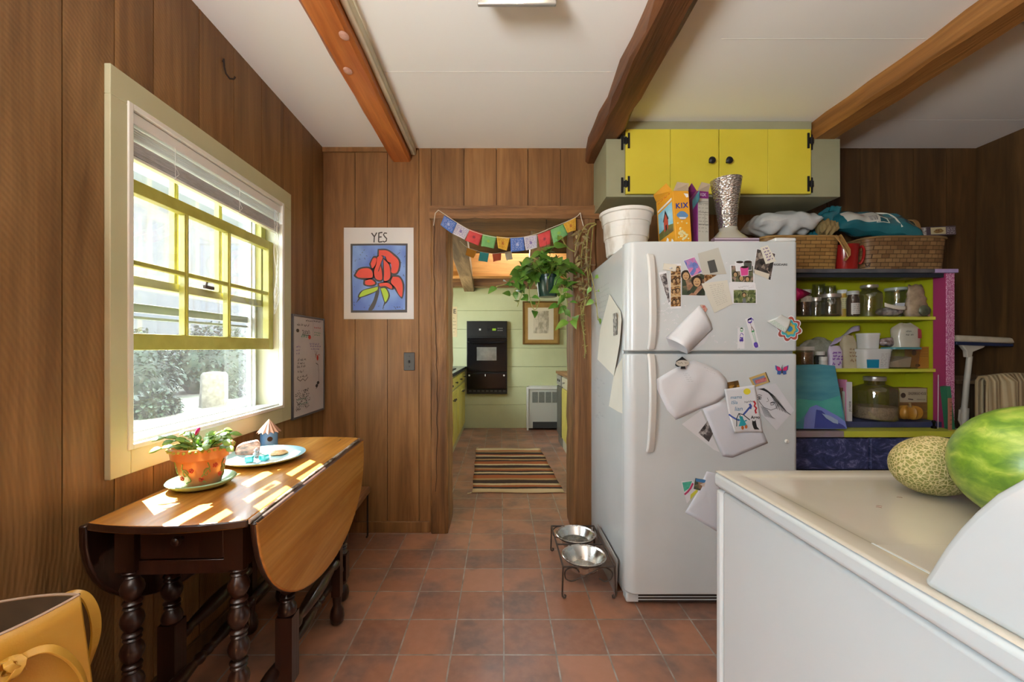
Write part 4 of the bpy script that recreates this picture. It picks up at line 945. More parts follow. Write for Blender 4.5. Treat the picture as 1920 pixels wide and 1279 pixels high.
def flag(par, col, q, D, k, prt=True):
    A, B, Cc, E = [W(u, v, D) for u, v in q]
    fn = lambda s, t: (A*(1-s)+B*s)*(1-t)+(E*(1-s)+Cc*s)*t+Vector((0, .005*math.sin(s*5+k)*t-.004*t, 0))
    m = MB(); m.grid(fn, 8, 8); o = build(m, 'flag', FLC[col], par, solid=.0007)
    if prt and col in INKF:
        m = MB(); mp = lambda s, t: fn(s, t)+Vector((0, -.0012, 0))
        if col in 'bwy':
            for r_ in range(7):
                if r_ in (3,): m.scrawl(.08, .34, .12+r_*.115, .07, mp, .026); m.scrawl(.68, .92, .12+r_*.115, .07, mp, .026)
                else: m.scrawl(.08, .92, .12+r_*.115, .07, mp, .026)
        for a in range(6): m.ribbon([(.5, .5), (.5+.13*math.cos(a), .5+.13*math.sin(a)), (.5+.1*math.cos(a+.5), .5+.1*math.sin(a+.5))], .045, mp)
        build(m, 'print', INKF[col], o)
for k, (c_, *q) in enumerate(flags): flag(fg, c_, q, D+.001*(k % 2), k)
fg = thing('prayer_flag_garland', W(930, 470, 2.85), 'shorter string of plain little flags hanging inside the kitchen', 'garland')
D = 2.84; m = MB(); m.tube(smooth([W(u, v, D) for u, v in ((862, 452), (876, 464), (894, 470), (899, 472), (918, 475), (923, 476), (940, 474), (958, 471), (985, 460), (1010, 440))], 3), .0014, 6); build(m, 'string', pm('white_string2', (.7, .66, .56), rough=.9), fg)
for k, (c_, *q) in enumerate([('o', (876, 464), (894, 471), (888, 485), (873, 478)), ('t', (900, 472), (917, 475), (914, 492), (897, 489)), ('e', (923, 475), (940, 475), (939, 488), (925, 491)), ('n', (946, 474), (959, 471), (961, 486), (950, 489))]): flag(fg, c_, q, D, k)

# ---- hanging pothos and dried vines
hp = thing('hanging_plant', (.31, 2.50, 1.45), 'green trailing plant in a dark green hanging pot in the doorway', 'hanging plant')
D = 2.50; pb = W(1026.5, 557, D); ptop = W(1026.5, 517, D)
m = MB(); hgt = ptop.z-pb.z; m.lathe([(.056, 0), (.058, .003), (.071, hgt*.86), (.076, hgt*.87), (.077, hgt), (.073, hgt), (.069, hgt*.85)], pb, 36); pot = build(m, 'pot', pm('pot_green', (.008, .035, .026), (.012, .05, .037), 12, rough=.22), hp, sharp=.5)
m = MB(); m.lathe([(.002, hgt*.84), (.069, hgt*.84)], pb, 20, cap=False); build(m, 'soil', pm('soil', (.03, .02, .012)), hp)
m = MB(); hk = Vector((pb.x, 2.548, 1.960))
for a in (.3, 2.4, 4.5): m.tube([ptop+Vector((.074*math.cos(a), .074*math.sin(a), -.004)), hk], .0008, 5)
m.tube([hk, hk+Vector((0, .006, .012))], .003, 6); build(m, 'hanger_wire', M_gap, hp)
M_pl = pm('pothos_leaf', (.055, .16, .02), (.13, .27, .035), 14, rough=.3, isl=.55); M_plv = pm('pothos_stem', (.25, .30, .06), (.36, .38, .10), 20, rough=.5)
vines = MB(); lv = MB(); rr = random.Random(21); top = ptop-Vector((0, 0, .02))
def vine(pts, n, L=.06, r=.0022, skip=0, lf=lv, dr=.5):
    P = smooth(pts, 5); vines.tube(P, r, 6)
    for i in range(n):
        k = int((skip+(1-skip)*(i+.6)/n)*(len(P)-1)); p = P[k]
        d = Vector((rr.uniform(-1, 1), rr.uniform(-1, .3), rr.uniform(-.7, .5))).normalized(); e = p+d*.018; vines.tube([p, e], r*.7, 5)
        l = L*rr.uniform(.75, 1.25); lf.leaf(e, d+Vector((0, -.25, -.15)), (rr.uniform(-.5, .5), -.9, rr.uniform(.3, 1)), l, l*.68, rr.uniform(.1, .5), heart=True)
def tp(u, v, dd=0): return W(u, v, D+dd)
for tgt in ((965, 510), (972, 490), (990, 480), (1005, 478), (1020, 470), (1035, 462), (1048, 480), (1060, 490), (955, 520), (1040, 495), (1000, 500), (985, 520)):
    vine([top+Vector((rr.uniform(-.03, .03), rr.uniform(-.03, .03), 0)), (top+tp(*tgt, rr.uniform(-.1, .06)))/2+Vector((0, 0, .04)), tp(*tgt, rr.uniform(-.1, .06))], 5, .088, skip=.25)
for path, n in (([(1005, 515), (985, 520), (968, 530), (950, 533), (930, 537)], 7), ([(1008, 515), (975, 525), (965, 545), (962, 555)], 7), ([(1005, 520), (985, 540), (975, 560), (970, 575)], 4), ([(1000, 520), (992, 545), (998, 575), (1005, 580), (1012, 562)], 3),
                ([(1048, 515), (1056, 535), (1062, 555), (1064, 575)], 9), ([(1045, 518), (1052, 545), (1050, 565), (1058, 580)], 8), ([(1040, 512), (1060, 520), (1070, 540)], 6)):
    vine([tp(u, v, -.07 if i else 0) for i, (u, v) in enumerate(path)], n, .058, skip=.2)
for i in range(30):
    a = rr.uniform(0, 2*PI); q = top+Vector((.05*math.cos(a), .05*math.sin(a), 0)); d = Vector((math.cos(a)*1.1-.35, math.sin(a)*.8-.2, rr.uniform(.25, 1.0))).normalized(); L = rr.uniform(.05, .15)
    e = q+d*L; vines.tube([q, q+d*L*.5+Vector((0, 0, .015)), e], .0018, 5); l = rr.uniform(.07, .11); lv.leaf(e, Vector((d.x, d.y-.3, -.1)), (rr.uniform(-.3, .3), -.6, .9), l, l*.7, rr.uniform(.2, .6), heart=True)
build(lv, 'foliage', M_pl, hp); build(vines, 'vines', M_plv, hp)
vines = MB(); lv = MB(); D = 2.49
dv = thing('dried_vine', W(1105, 430, D), 'withered pale vine trailing down the right doorpost beside the refrigerator', 'vine')
lg = MB()
vine([tp(1116, 418), tp(1100, 422), tp(1088, 440), tp(1080, 462), tp(1078, 472), tp(1062, 462), tp(1054, 446), tp(1050, 442)], 2, .05, .004, .75, lg)
vine([tp(1118, 420, -.02), tp(1104, 432, -.02), tp(1100, 470, -.02), tp(1101, 505, -.02), tp(1104, 530, -.02)], 1, .03, .004)
vine([tp(1110, 422), tp(1096, 450), tp(1090, 480), tp(1092, 520), tp(1096, 560), tp(1093, 600), tp(1097, 650), tp(1096, 672)], 22, .05, .003, .1)
vine([tp(1112, 424), tp(1108, 470), tp(1104, 530), tp(1101, 555), tp(1090, 570), tp(1090, 590)], 8, .04, .003, .2)
vine([tp(1104, 556), tp(1090, 590), tp(1094, 625), tp(1099, 660)], 14, .044, .003, .1)
vine([tp(1106, 505, -.08), tp(1112, 530, -.13), tp(1117, 560, -.17), tp(1121, 600, -.22)], 6, .045, .0025, .2, lg)
vine([tp(1097, 590, -.03), tp(1080, 592, -.03), tp(1068, 605, -.03)], 3, .085, .0025, .5, lg)
for i in range(75):
    p = W(rr.uniform(1080, 1106), rr.uniform(425, 560), D+rr.uniform(-.04, .0)); d = Vector((rr.uniform(-1, 1), rr.uniform(-1, .2), rr.uniform(-1.4, .2))); lv.leaf(p, d, (rr.uniform(-1, 1), -1, rr.uniform(-1, 1)), rr.uniform(.025, .05), rr.uniform(.008, .016), rr.uniform(.2, 1))
build(vines, 'vines', pm('dry_stem', (.22, .20, .05), (.34, .32, .09), 20, rough=.7), dv); build(lv, 'dry_leaves', pm('dry_leaf', (.16, .10, .05), (.34, .30, .12), 16, rough=.7, isl=.5), dv, label='dry brown leaves'); build(lg, 'green_leaves', pm('pothos_leaf2', (.12, .27, .03), (.22, .36, .06), 14, rough=.35), dv, label='fresh green leaves')
# ---------------------------------------------------------------- refrigerator
FY = 1.807; FX0, FX1 = .561, 1.327; FTOP = 1.64; SPL = 1.1435
M_fr = pm('fridge_white', (.57, .605, .60), (.61, .645, .64), 3, rough=.26, coat=.2, bump=.05, bsc=350)
M_fr2 = pm('fridge_gasket', (.22, .24, .24), rough=.5); M_hand = pm('handle_white', (.72, .72, .68), rough=.28)
fr = thing('refrigerator', (.944, 2.17, 0), 'big white top-freezer refrigerator covered in papers and magnets', 'refrigerator')
m = MB(); m.box(FX0+.004, FX1-.004, FY+.075, 2.535, .03, FTOP-.004); cab = build(m, 'cabinet_body', M_fr, fr, bev=.006)
m = MB()
for x in (.62, 1.27):
    for y in (1.95, 2.45): m.lathe([(.02, 0), (.02, .032)], (x, y, 0), 12)
build(m, 'feet', M_gap, fr)
def door(nm, z0, z1):
    m = MB(); r = .045; pts = []
    for k in range(9): a = PI+PI/2*k/8; pts.append((FX0+r+r*math.cos(a), FY+r+r*math.sin(a)))
    for k in range(9): a = -PI/2+PI/2*k/8; pts.append((FX1-.02+.02*math.cos(a), FY+.02+.02*math.sin(a)))
    pts += [(FX1, FY+.068), (FX0, FY+.068)]
    m.prism([(x, y, z0) for x, y in pts], (0, 0, z1-z0)); return build(m, nm, M_fr, fr, bev=.006, seg=3, sharp=.5)
d1 = door('freezer_door', SPL+.006, FTOP); d2 = door('fridge_door', .062, SPL-.006)
m = MB(); m.box(FX0+.012, FX1-.012, FY+.02, FY+.08, SPL-.02, SPL+.02); m.box(FX0+.01, FX1-.01, FY+.066, FY+.078, .06, FTOP-.01); build(m, 'gasket', M_fr2, fr)
m = MB(); m.box(FX1-.10, FX1-.004, FY+.005, FY+.075, FTOP, FTOP+.018); build(m, 'hinge_cover', M_hand, fr, bev=.006)
m = MB(); m.box(FX0+.006, FX1-.006, FY+.025, FY+.08, .012, .058); kg = build(m, 'kick_plate', M_fr, fr, bev=.008, seg=3)
m = MB()
for k in range(3): m.box(FX0+.06, FX1-.03, FY+.0235, FY+.03, .017+.013*k, .024+.013*k)
build(m, 'grille_slots', M_gap, kg)
def fp_(u, v, off=0): p = W(u, v, FY); return Vector((p.x, FY-off, p.z))
def handle(d, v0, v1, flip):
    m = MB(); P = []; N = 20
    for i in range(N+1):
        t = i/N; v = v0+(v1-v0)*t; bow = math.sin(PI*t)**.55; u = 1217+(-2 if not flip else -2)*(math.cos(t*PI) if not flip else -math.cos(t*PI))*.5
        P.append(fp_(u, v, .012+.032*bow))
    m.strap(P, (1, .25, 0), .034, .016); return build(m, 'handle', M_hand, d, bev=.006, seg=3)
handle(d1, 478, 655, False); handle(d2, 664, 846, True)
M_txt = pm('grey_lettering', (.12, .12, .12), rough=.4)
m = MB(); m.text('FRIGIDAIRE', .012, lambda x, y: fp_(1462, 496.5, .0008)+Vector((x, 0, y)), width=.067, bold=.0006); build(m, 'lettering', M_txt, d1)
m = MB(); rr = random.Random(5)      # pencil notes written straight on the left side of the cabinet
fs = lambda u, v: (lambda d: Vector((FX0+.003, d, H-(v-CY)*d/F)))(FX0*F/(u-CX))
sidemap = lambda y, z: Vector((FX0+.0032, y, z))
for i in range(9): m.scrawl(2.12, 2.34, 1.50-.028*i, .012, lambda a, b: sidemap(2.45-(a-2.0), b), .0018)
for i in range(16): y = rr.uniform(2.2, 2.4); z = rr.uniform(.72, 1.0); m.scrawl(y, y+.06, z, .014, lambda a, b: sidemap(a, b), .0022)
build(m, 'pencil_notes', pm('pencil', (.22, .24, .26), rough=.6), cab)

# ---- papers, photos and magnets on the doors (each lies flat on the door, overlapping ones a hair further out)
M_pap = pm('paper_white', (.70, .70, .71), (.75, .75, .76), 6, rough=.75); M_pap2 = pm('paper_cream', (.66, .63, .52), (.70, .67, .56), 6, rough=.75); M_papg = pm('paper_grey', (.46, .45, .38), (.50, .49, .42), 5, rough=.7)
K7 = lambda x, y: (1200+x/5.328, 440+y/5.328); K8 = lambda x, y: (1200+x/3.7625, 660+y/3.7625)
def quad(K, pts): return [K(*p) for p in pts]
def flat(nm, label, cat, pts, mt, off, group=None, parent=None, th=.0006):
    m = MB(); m.prism([fp_(u, v, off) for u, v in pts], (0, th, 0)); return build(m, nm, mt, parent, label=label, cat=cat, group=group)
def blotch(name, stops, scale=40, st=(1, 1, 1), det=3):
    t = NT(name); v = t.new('ShaderNodeTexVoronoi'); v.inputs['Scale'].default_value = scale; co_ = t.coord(st); t.l(co_, v.inputs['Vector'])
    g = t.new('ShaderNodeSeparateColor'); t.l(v.outputs['Color'], g.inputs[0]); f = t.math('ADD', t.math('MULTIPLY', g.outputs[0], .5), t.math('MULTIPLY', t.noise(co_, scale*.6, det), .5))
    return t.set(col=t.ramp(f, stops), rough=.35)
P_fam = blotch('photo_family', [(.2, (.02, .02, .02)), (.42, (.10, .12, .06)), (.55, (.32, .22, .17)), (.7, (.10, .06, .05)), (.85, (.6, .58, .52))], 70)
P_out = blotch('photo_garden', [(.2, (.03, .05, .02)), (.45, (.12, .15, .05)), (.62, (.24, .26, .12)), (.8, (.5, .45, .38))], 80)
P_sep = blotch('photo_sepia', [(.2, (.02, .008, .003)), (.45, (.16, .07, .02)), (.6, (.42, .25, .10)), (.8, (.62, .45, .24))], 110)
P_bw = blotch('photo_grey', [(.2, (.015, .015, .016)), (.5, (.10, .09, .09)), (.65, (.34, .32, .31)), (.85, (.62, .6, .58))], 80)
P_big = blotch('photo_faces', [(.2, (.012, .012, .01)), (.42, (.05, .07, .04)), (.52, (.42, .24, .15)), (.66, (.12, .06, .035)), (.8, (.52, .36, .26))], 34)
P_port = blotch('card_pink_blue', [(.25, (.05, .09, .32)), (.45, (.16, .22, .50)), (.58, (.62, .20, .36)), (.75, (.36, .12, .34)), (.9, (.7, .42, .4))], 44)
P_dark = blotch('photo_dark', [(.25, (.015, .014, .014)), (.5, (.06, .05, .045)), (.66, (.16, .12, .10)), (.85, (.5, .45, .36))], 60)
P_sun = blotch('photo_sunset', [(.25, (.01, .008, .008)), (.5, (.16, .08, .02)), (.7, (.62, .34, .06)), (.9, (.72, .5, .16))], 44)
def inset(pts, k):
    c = sum((Vector(p) for p in pts), Vector((0, 0)))/len(pts); return [tuple(c+(Vector(p)-c)*k) for p in pts]
def photo(nm, label, pts, mt, off, border=.88, paper=None, cat='photo', group=None):
    o = flat(nm, label, cat, pts, paper or M_pap, off, group); flat('picture', None, None, inset(pts, border), mt, off+.0008, parent=o, th=.0003); return o
def bil(q, s, t):
    A, B, Cc, E = [Vector(p) for p in q]; return (A*(1-s)+B*s)*(1-t)+(E*(1-s)+Cc*s)*t
def face_dot(o, pts, off, heads, skin=(.46, .27, .18), hair=(.03, .018, .012)):
    for i, (s, t, r) in enumerate(heads):
        c = bil(pts, s, t); m = MB()
        m.add([fp_(c.x+r*1.25*math.cos(a), c.y-r*.25+r*1.3*math.sin(a), off) for a in [k*PI/7 for k in range(14)]], [tuple(range(14))]); h_ = build(m, 'hair', pm('print_hair', hair), o)
        m = MB(); m.add([fp_(c.x+r*.8*math.cos(a), c.y+r*math.sin(a), off+.0003) for a in [k*PI/7 for k in range(14)]], [tuple(range(14))]); fc_ = build(m, 'face', pm('print_skin', skin), o)
        m = MB()
        for ex in (-.32, .32): m.ribbon([(c.x+r*(ex-.16), c.y-r*.15), (c.x+r*(ex+.16), c.y-r*.15)], r*.14, lambda a, b: fp_(a, b, off+.0005))
        m.ribbon([(c.x-r*.34, c.y+r*.38), (c.x, c.y+r*.52), (c.x+r*.34, c.y+r*.38)], r*.18, lambda a, b: fp_(a, b, off+.0005)); build(m, 'features', pm('print_features', (.14, .05, .035)), o)
# freezer door
q = quad(K7, [(185, 380), (262, 362), (305, 690), (288, 706)])
o = photo('photo_strip', 'grey slanting photo strip at the left of the freezer door', q, P_bw, .0010, .86); 
q = quad(K7, [(300, 296), (408, 290), (410, 738), (300, 742)])
o = photo('photo_strip', 'upright sepia photo booth strip beside the freezer handle', q, P_sep, .0022, .9)
m = MB()
for k in range(1, 4): a = bil(q, .06, .02+.235*k); b_ = bil(q, .94, .02+.235*k); m.ribbon([a, b_], 2, lambda u, v: fp_(u, v, .0036))
build(m, 'frame_lines', pm('strip_line', (.5, .38, .22)), o)
for k in range(4): face_dot(o, q, .0036+.0004*k, ((.33, .15+.235*k, 3.2), (.68, .13+.235*k, 3.2)), (.48, .31, .15), (.02, .01, .004))
mg = thing('magnet_clip', fp_(1255, 507, .004), 'cream plastic magnet clip pinning the photo strips', 'magnet')
m = MB(); m.prism([fp_(u, v, .0040) for u, v in quad(K7, [(232, 290), (362, 302), (350, 372), (222, 352)])], (0, -.004, 0)); build(m, 'clip', M_pap2, mg, bev=.001)
m = MB(); m.ell(fp_(*K7(300, 338), .009), (.007, .004, .004), 12, 8); build(m, 'bead', M_pap, mg)
q = quad(K7, [(415, 370), (640, 395), (650, 612), (415, 606)])
o = photo('photo', 'close-up photo of smiling faces under the pink and blue card', q, P_big, .0010, .985)
face_dot(o, q, .0022, ((.18, .18, 7.5), (.66, .4, 8.5)))
q = quad(K7, [(630, 395), (768, 402), (650, 475)]); flat('photo_scrap', 'corner of a photo showing between the grey sheet and the note', 'photo', q, P_sep, .0008)
q = quad(K7, [(430, 260), (540, 222), (618, 375), (510, 428)])
o = photo('picture_card', 'pink and blue portrait card tilted on the freezer door', q, P_port, .0032, .95)
q = quad(K7, [(575, 190), (780, 130), (862, 395), (625, 402)])
o = flat('grey_sheet', 'pale grey paper sheet with a dark square on the freezer door', 'paper', q, M_papg, .0024); flat('dark_square', 'dark grey printed square', None, quad(K7, [(668, 268), (740, 250), (774, 372), (698, 388)]), pm('charcoal_print', (.06, .06, .055), rough=.6), .0034, parent=o, th=.0003)
q = quad(K7, [(610, 490), (868, 455), (920, 692), (738, 785)])
o = flat('handwritten_note', 'folded cream note with handwriting on the freezer door', 'note', q, pm('note_cream', (.60, .58, .48), (.66, .63, .53), 4, rough=.75), .0036)
m = MB()
for k in range(11): m.scrawl(.25-.0*k, .80, .10+.07*k, .035, lambda s, t: fp_(*bil(q, s, t), .0046), .007)
build(m, 'handwriting', pm('pencil2', (.26, .25, .2)), o)
q = quad(K7, [(898, 303), (1138, 303), (1140, 485), (905, 480)])
o = photo('photo', 'white bordered family photo under the three mug magnets', q, P_fam, .0012, .9); face_dot(o, q, .0024, ((.45, .75, 4.5), (.7, .8, 4), (.2, .55, 4)))
q = quad(K7, [(888, 478), (1150, 484), (1160, 552), (895, 690)])
o = flat('handwritten_note', 'strip of white paper with pen loops between two photos', 'note', q, M_pap, .0008); m = MB()
for k in range(2): m.scrawl(.35, .95, .25+.2*k, .12, lambda s, t: fp_(*bil(q, s, t), .0018), .012)
build(m, 'handwriting', INK, o)
q = quad(K7, [(920, 546), (1164, 546), (1164, 692), (922, 690)])
o = photo('photo', 'white bordered photo of a smiling person among green shrubs', q, P_out, .0022, .9); face_dot(o, q, .0034, ((.47, .42, 3.6),), hair=(.25, .12, .05))
m = MB(); m.add([fp_(*bil(q, s, t), .0036) for s, t in ((.40, .95), (.42, .62), (.53, .62), (.56, .95))], [(0, 1, 2, 3)]); build(m, 'jacket', pm('print_grey', (.14, .15, .16)), o)
mg = thing('mug_magnet', fp_(1395, 505, .004), 'magnet of three mugs, white, charcoal and pink', 'magnet')
for c, mt, lab, off in (((990, 315), M_pap, 'white mug', .0030), ((1070, 312), pm('mug_charcoal', (.07, .08, .07), rough=.4), 'charcoal mug', .0034), ((1035, 365), pm('mug_pink', (.60, .07, .26), rough=.4), 'pink mug', .0040)):
    x, y = c; P = [(x-42, y-36), (x+40, y-42), (x+36, y+42), (x-30, y+48)]
    m = MB(); m.prism([fp_(*K7(*p), off) for p in inset(P, 1.14)], (0, -.001, 0)); w_ = build(m, 'mug', M_pap, mg, label=lab)
    m = MB(); m.prism([fp_(*K7(*p), off+.001) for p in P], (0, -.0012, 0)); build(m, 'mug_print', mt, w_)
    m = MB(); m.add([fp_(*K7(x+38*math.cos(a), y-38+12*math.sin(a)), off+.0026) for a in [k*PI/6 for k in range(12)]], [tuple(range(12))]); build(m, 'mug_mouth', M_gap, w_)
q = quad(K7, [(1165, 140), (1352, 188), (1302, 462), (1130, 382)])
o = photo('photo', 'dark party photo at the top right of the freezer door', q, P_dark, .0012, .96)
m = MB(); m.add([fp_(*K7(*p), .0025) for p in ((1135, 345), (1290, 395), (1280, 445), (1140, 390))], [(0, 1, 2, 3)]); build(m, 'caption_strip', pm('caption_cream', (.62, .57, .46)), o)
q = quad(K7, [(1195, 132), (1272, 105), (1358, 268), (1252, 296)])
o = flat('ticket', 'cream ticket with purple figures over the dark photo', 'ticket', q, M_pap2, .0030); m = MB()
for k in range(5): m.scrawl(.25, .85, .12+.16*k, .12, lambda s, t: fp_(*bil(q, s, t), .0040), .05)
build(m, 'print', pm('ticket_purple', (.13, .07, .22)), o)
# curled paper, held by a red magnet at its top
A, B, Cc, E = [Vector(p) for p in quad(K7, [(590, 705), (722, 948), (462, 1195), (250, 1032)])]
def curl(s, t): u, v = bil((A, B, Cc, E), s, t); return fp_(u, v, .003+.07*math.sin(PI*s)**.8*(.25+.75*t)+.004*t)
m = MB(); m.grid(curl, 16, 10); tag(build(m, 'curled_paper', M_pap, solid=.0005), 'blank white paper curling off the freezer door', 'paper')
q = quad(K7, [(590, 705), (722, 948), (640, 1090), (470, 1190), (290, 1120), (265, 1040)]); flat('paper_sheet', 'white sheet lying flat behind the curling paper', 'paper', q, pm('paper_shade', (.62, .62, .62), rough=.8), .0010)
m = MB(); m.prism([fp_(*K7(*p), .003) for p in ((598, 702), (640, 706), (668, 745), (650, 775), (620, 760))], (0, -.004, 0)); tag(build(m, 'red_magnet', pm('magnet_red', (.45, .06, .05), (.6, .45, .35), 60, rough=.4), bev=.001), 'small red and cream magnet holding the curled paper', 'magnet')
# tiny word magnets
rr = random.Random(12); proto = None; spots = [(180+rr.uniform(0, 190), 730+rr.uniform(0, 80)) for i in range(18)]+[(235, 690), (250, 680), (268, 668), (250, 858), (335, 855), (355, 885), (185, 960), (275, 945), (375, 820), (448, 715), (730, 1015), (760, 1070), (850, 1075), (860, 285), (975, 930), (955, 1080), (995, 1138), (1160, 1125), (1070, 250)]
used = []
for x, y in spots:
    if any(abs(x-a) < 22 and abs(y-b) < 11 for a, b in used): continue
    used.append((x, y)); k = rr.choice((14, 20, 28)); u, v = K7(x, y); p = fp_(u, v, 0)
    if proto is None:
        m = MB(); m.box(-.006, .006, -.0012, -.0003, -.0022, .0022); o = build(m, 'word_magnet', M_pap, None, local=True)
        m = MB(); m.scrawl(-.005, .005, -.0012, .0022, lambda a, b: Vector((a, -.0015, b)), .0006); w_ = build(m, 'printed_word', INK, None, local=True); w_.parent = o; proto = o
    else: o = copy_tree(proto)
    o.location = p; o.rotation_euler.y = rr.uniform(-.6, .6); o.scale = (rr.uniform(.7, 1.5), 1, 1)
    tag(o, 'tiny white word magnet with one black word on the freezer door', 'magnet', 'word magnets on the freezer door')
def doll(pts, lab, cols, nm='paper_figure', off=.001, h=None):
    o = flat(nm, lab, 'drawing', pts, M_pap, off); mp = lambda s, t: fp_(*bil(pts, s, t), off+.0010)
    for k, (mt, strokes) in enumerate(cols):
        m = MB()
        for st_, wd in strokes: m.ribbon(st_, wd, mp)
        build(m, 'drawn_lines', mt, o)
    return o
V2 = pm('purple_crayon', (.10, .05, .38), rough=.7); G2 = pm('green_crayon', (.10, .42, .16), rough=.7); B2 = pm('brown_crayon', (.16, .07, .05), rough=.7)
circ = lambda cx_, cy_, rx, ry, n=12: [(cx_+rx*math.cos(2*PI*k/n), cy_+ry*math.sin(2*PI*k/n)) for k in range(n+1)]
doll(quad(K7, [(975, 930), (1045, 930), (1042, 1140), (972, 1140)]), 'cut-out drawing of a small figure with green hair and purple skirt', [(G2, [(circ(.55, .1, .2, .07), .05), ([(.4, .04), (.6, .02), (.75, .1)], .06)]), (V2, [([(.5, .25), (.3, .4), (.35, .48), (.75, .48), (.8, .35), (.55, .25)], .05), ([(.35, .5), (.25, .6), (.8, .6), (.7, .5), (.5, .57)], .10), ([(.42, .6), (.42, .7)], .05), ([(.62, .6), (.62, .7)], .05)])])
doll(quad(K7, [(1050, 845), (1122, 820), (1195, 1118), (1135, 1132)]), 'long cut-out drawing of a stick figure with green legs', [(V2, [(circ(.5, .1, .28, .06), .05), ([(.3, .05), (.8, .03), (1, .12)], .05), (circ(.45, .92, .3, .05), .09)]), (B2, [([(.5, .17), (.5, .3), (.4, .4), (.35, .48)], .05), ([(.55, .3), (.75, .45)], .05)]), (G2, [([(.4, .45), (.45, .85)], .05), ([(.65, .45), (.62, .85)], .05), ([(.35, .46), (.75, .46)], .05)])])
# flower magnet with note
fm = thing('flower_magnet', fp_(1478.7, 617, .003), 'big petalled flower magnet at the right edge of the freezer door', 'magnet')
def flower(r, k, off, mt, nm):
    m = MB(); c = (1484, 942); n = 72; m.prism([fp_(*K7(c[0]+r*(1+k*abs(math.cos(4*a))-k)*math.cos(a+.2), c[1]+r*(1+k*abs(math.cos(4*a))-k)*math.sin(a+.2)), off) for a in [2*PI*i/n for i in range(n)]], (0, -.0008, 0)); return build(m, nm, mt, fm)
flower(136, .24, .002, M_pap, 'outline'); flower(124, .26, .0030, pm('flower_rust', (.36, .07, .05), rough=.5), 'outer_petals'); flower(98, .24, .0040, M_pap, 'white_ring'); flower(90, .24, .0050, pm('flower_teal', (.05, .36, .42), rough=.5), 'inner_petals')
flower(62, .2, .0060, pm('flower_gold', (.50, .38, .07), rough=.5), 'gold_petals'); flower(30, .1, .0070, pm('flower_blue', (.03, .22, .42), rough=.5), 'centre')
qn = quad(K7, [(1395, 800), (1490, 850), (1435, 985), (1250, 868)])
m = MB(); m.grid(lambda s, t: fp_(*bil(qn, s, t), .010+.016*math.sin(PI*t)*(1-s*.5)), 8, 10); nt_ = build(m, 'curled_note', pm('note_green_white', (.70, .73, .69), rough=.8), None, solid=.0005, label='curled white note tucked under the flower magnet', cat='note')
m = MB()
for k in range(4): m.scrawl(.08, .9, .72+.06*k, .04, lambda s, t: fp_(*bil(qn, s, t), .0112+.016*math.sin(PI*t)*(1-s*.5)), .012)
build(m, 'handwriting', G2, nt_)
# fridge door
def sheet(nm, lab, pts, mt, off, bulge=0, cat='paper'):
    P = [Vector(p) for p in pts]; c = sum(P, Vector((0, 0)))/len(P); m = MB(); R = 6; vs = [fp_(c.x, c.y, off+bulge)]; n = len(P)
    for r in range(1, R+1):
        for p in P: q = c+(p-c)*r/R; vs.append(fp_(q.x, q.y, off+bulge*(1-(r/R)**2)*(1+.4*math.sin(q.x*.09+q.y*.05))+((.003*math.sin(q.x*.055+q.y*.03)**2+.002*abs(math.sin(q.y*.07-q.x*.02)))*(1-(r/R)**3) if bulge else 0)))
    fs = [(0, 1+k, 1+(k+1) % n) for k in range(n)]
    for r in range(R-1):
        for k in range(n): fs.append((1+r*n+k, 1+(r+1)*n+k, 1+(r+1)*n+(k+1) % n, 1+r*n+(k+1) % n))
    m.add(vs, fs); return tag(build(m, nm, mt, solid=.0005, sharp=.7), lab, cat)
def dens(pts, n=4): return [tuple(Vector(a)+(Vector(b)-Vector(a))*k/n) for a, b in zip(pts, pts[1:]+pts[:1]) for k in range(n)]
q = quad(K8, [(295, 510), (430, 412), (560, 706), (520, 690)]); o = flat('card', 'white card with a small black and white photo, lower on the fridge door', 'card', q, M_pap, .001)
flat('picture', None, None, quad(K8, [(410, 572), (478, 482), (522, 560), (484, 634)]), P_bw, .002, parent=o, th=.0003)
big = sheet('crumpled_paper', 'large crumpled white sheet hanging at the top of the fridge door', dens(quad(K8, [(110, 195), (200, 140), (300, 85), (378, 58), (470, 90), (548, 128), (600, 180), (622, 225), (612, 308), (540, 360), (420, 402), (340, 440), (250, 478), (190, 410), (112, 248)]), 3), M_pap, .002, .006)
m = MB()
for k in range(5): m.scrawl(0, 40, 0, 6, lambda a, b: fp_(*K8(285+a+8*k, 150+14*k-b), .026), 1.2)
m.scrawl(0, 60, 0, 5, lambda a, b: fp_(*K8(430+a, 105+a*.5-b), .026), 1.2); m.scrawl(0, 60, 0, 5, lambda a, b: fp_(*K8(450+a, 130+a*.4-b), .026), 1.2)
build(m, 'faint_writing', pm('faint_ink', (.33, .33, .34), rough=.8), big)
sp_ = thing('spade_magnet', fp_(*K8(278, 78), .03), 'black and cream spade shaped magnet pinning the crumpled sheet', 'magnet')
S = [(278, 32), (300, 50), (326, 74), (316, 96), (296, 96), (302, 118), (268, 118), (272, 98), (248, 104), (230, 92), (238, 62), (258, 48)]
m = MB(); m.prism([fp_(*K8(*p), .024) for p in S], (0, -.006, 0)); build(m, 'spade', M_blk2, sp_, bev=.001)
m = MB(); m.prism([fp_(*K8(278+46*math.cos(a), 78+22*math.sin(a)), .0302) for a in [k*PI/9 for k in range(18)]], (0, -.001, 0)); pl_ = build(m, 'label_oval', pm('oval_cream', (.52, .48, .40), rough=.5), sp_)
m = MB(); m.scrawl(240, 316, 70, 14, lambda a, b: fp_(*K8(a, b), .0314), 2.5); build(m, 'lettering', INK, pl_)
flat('sunset_photo', 'small sunset photo beside the drawing on the fridge door', 'photo', quad(K8, [(612, 215), (690, 200), (708, 284), (622, 298)]), P_sun, .0035)
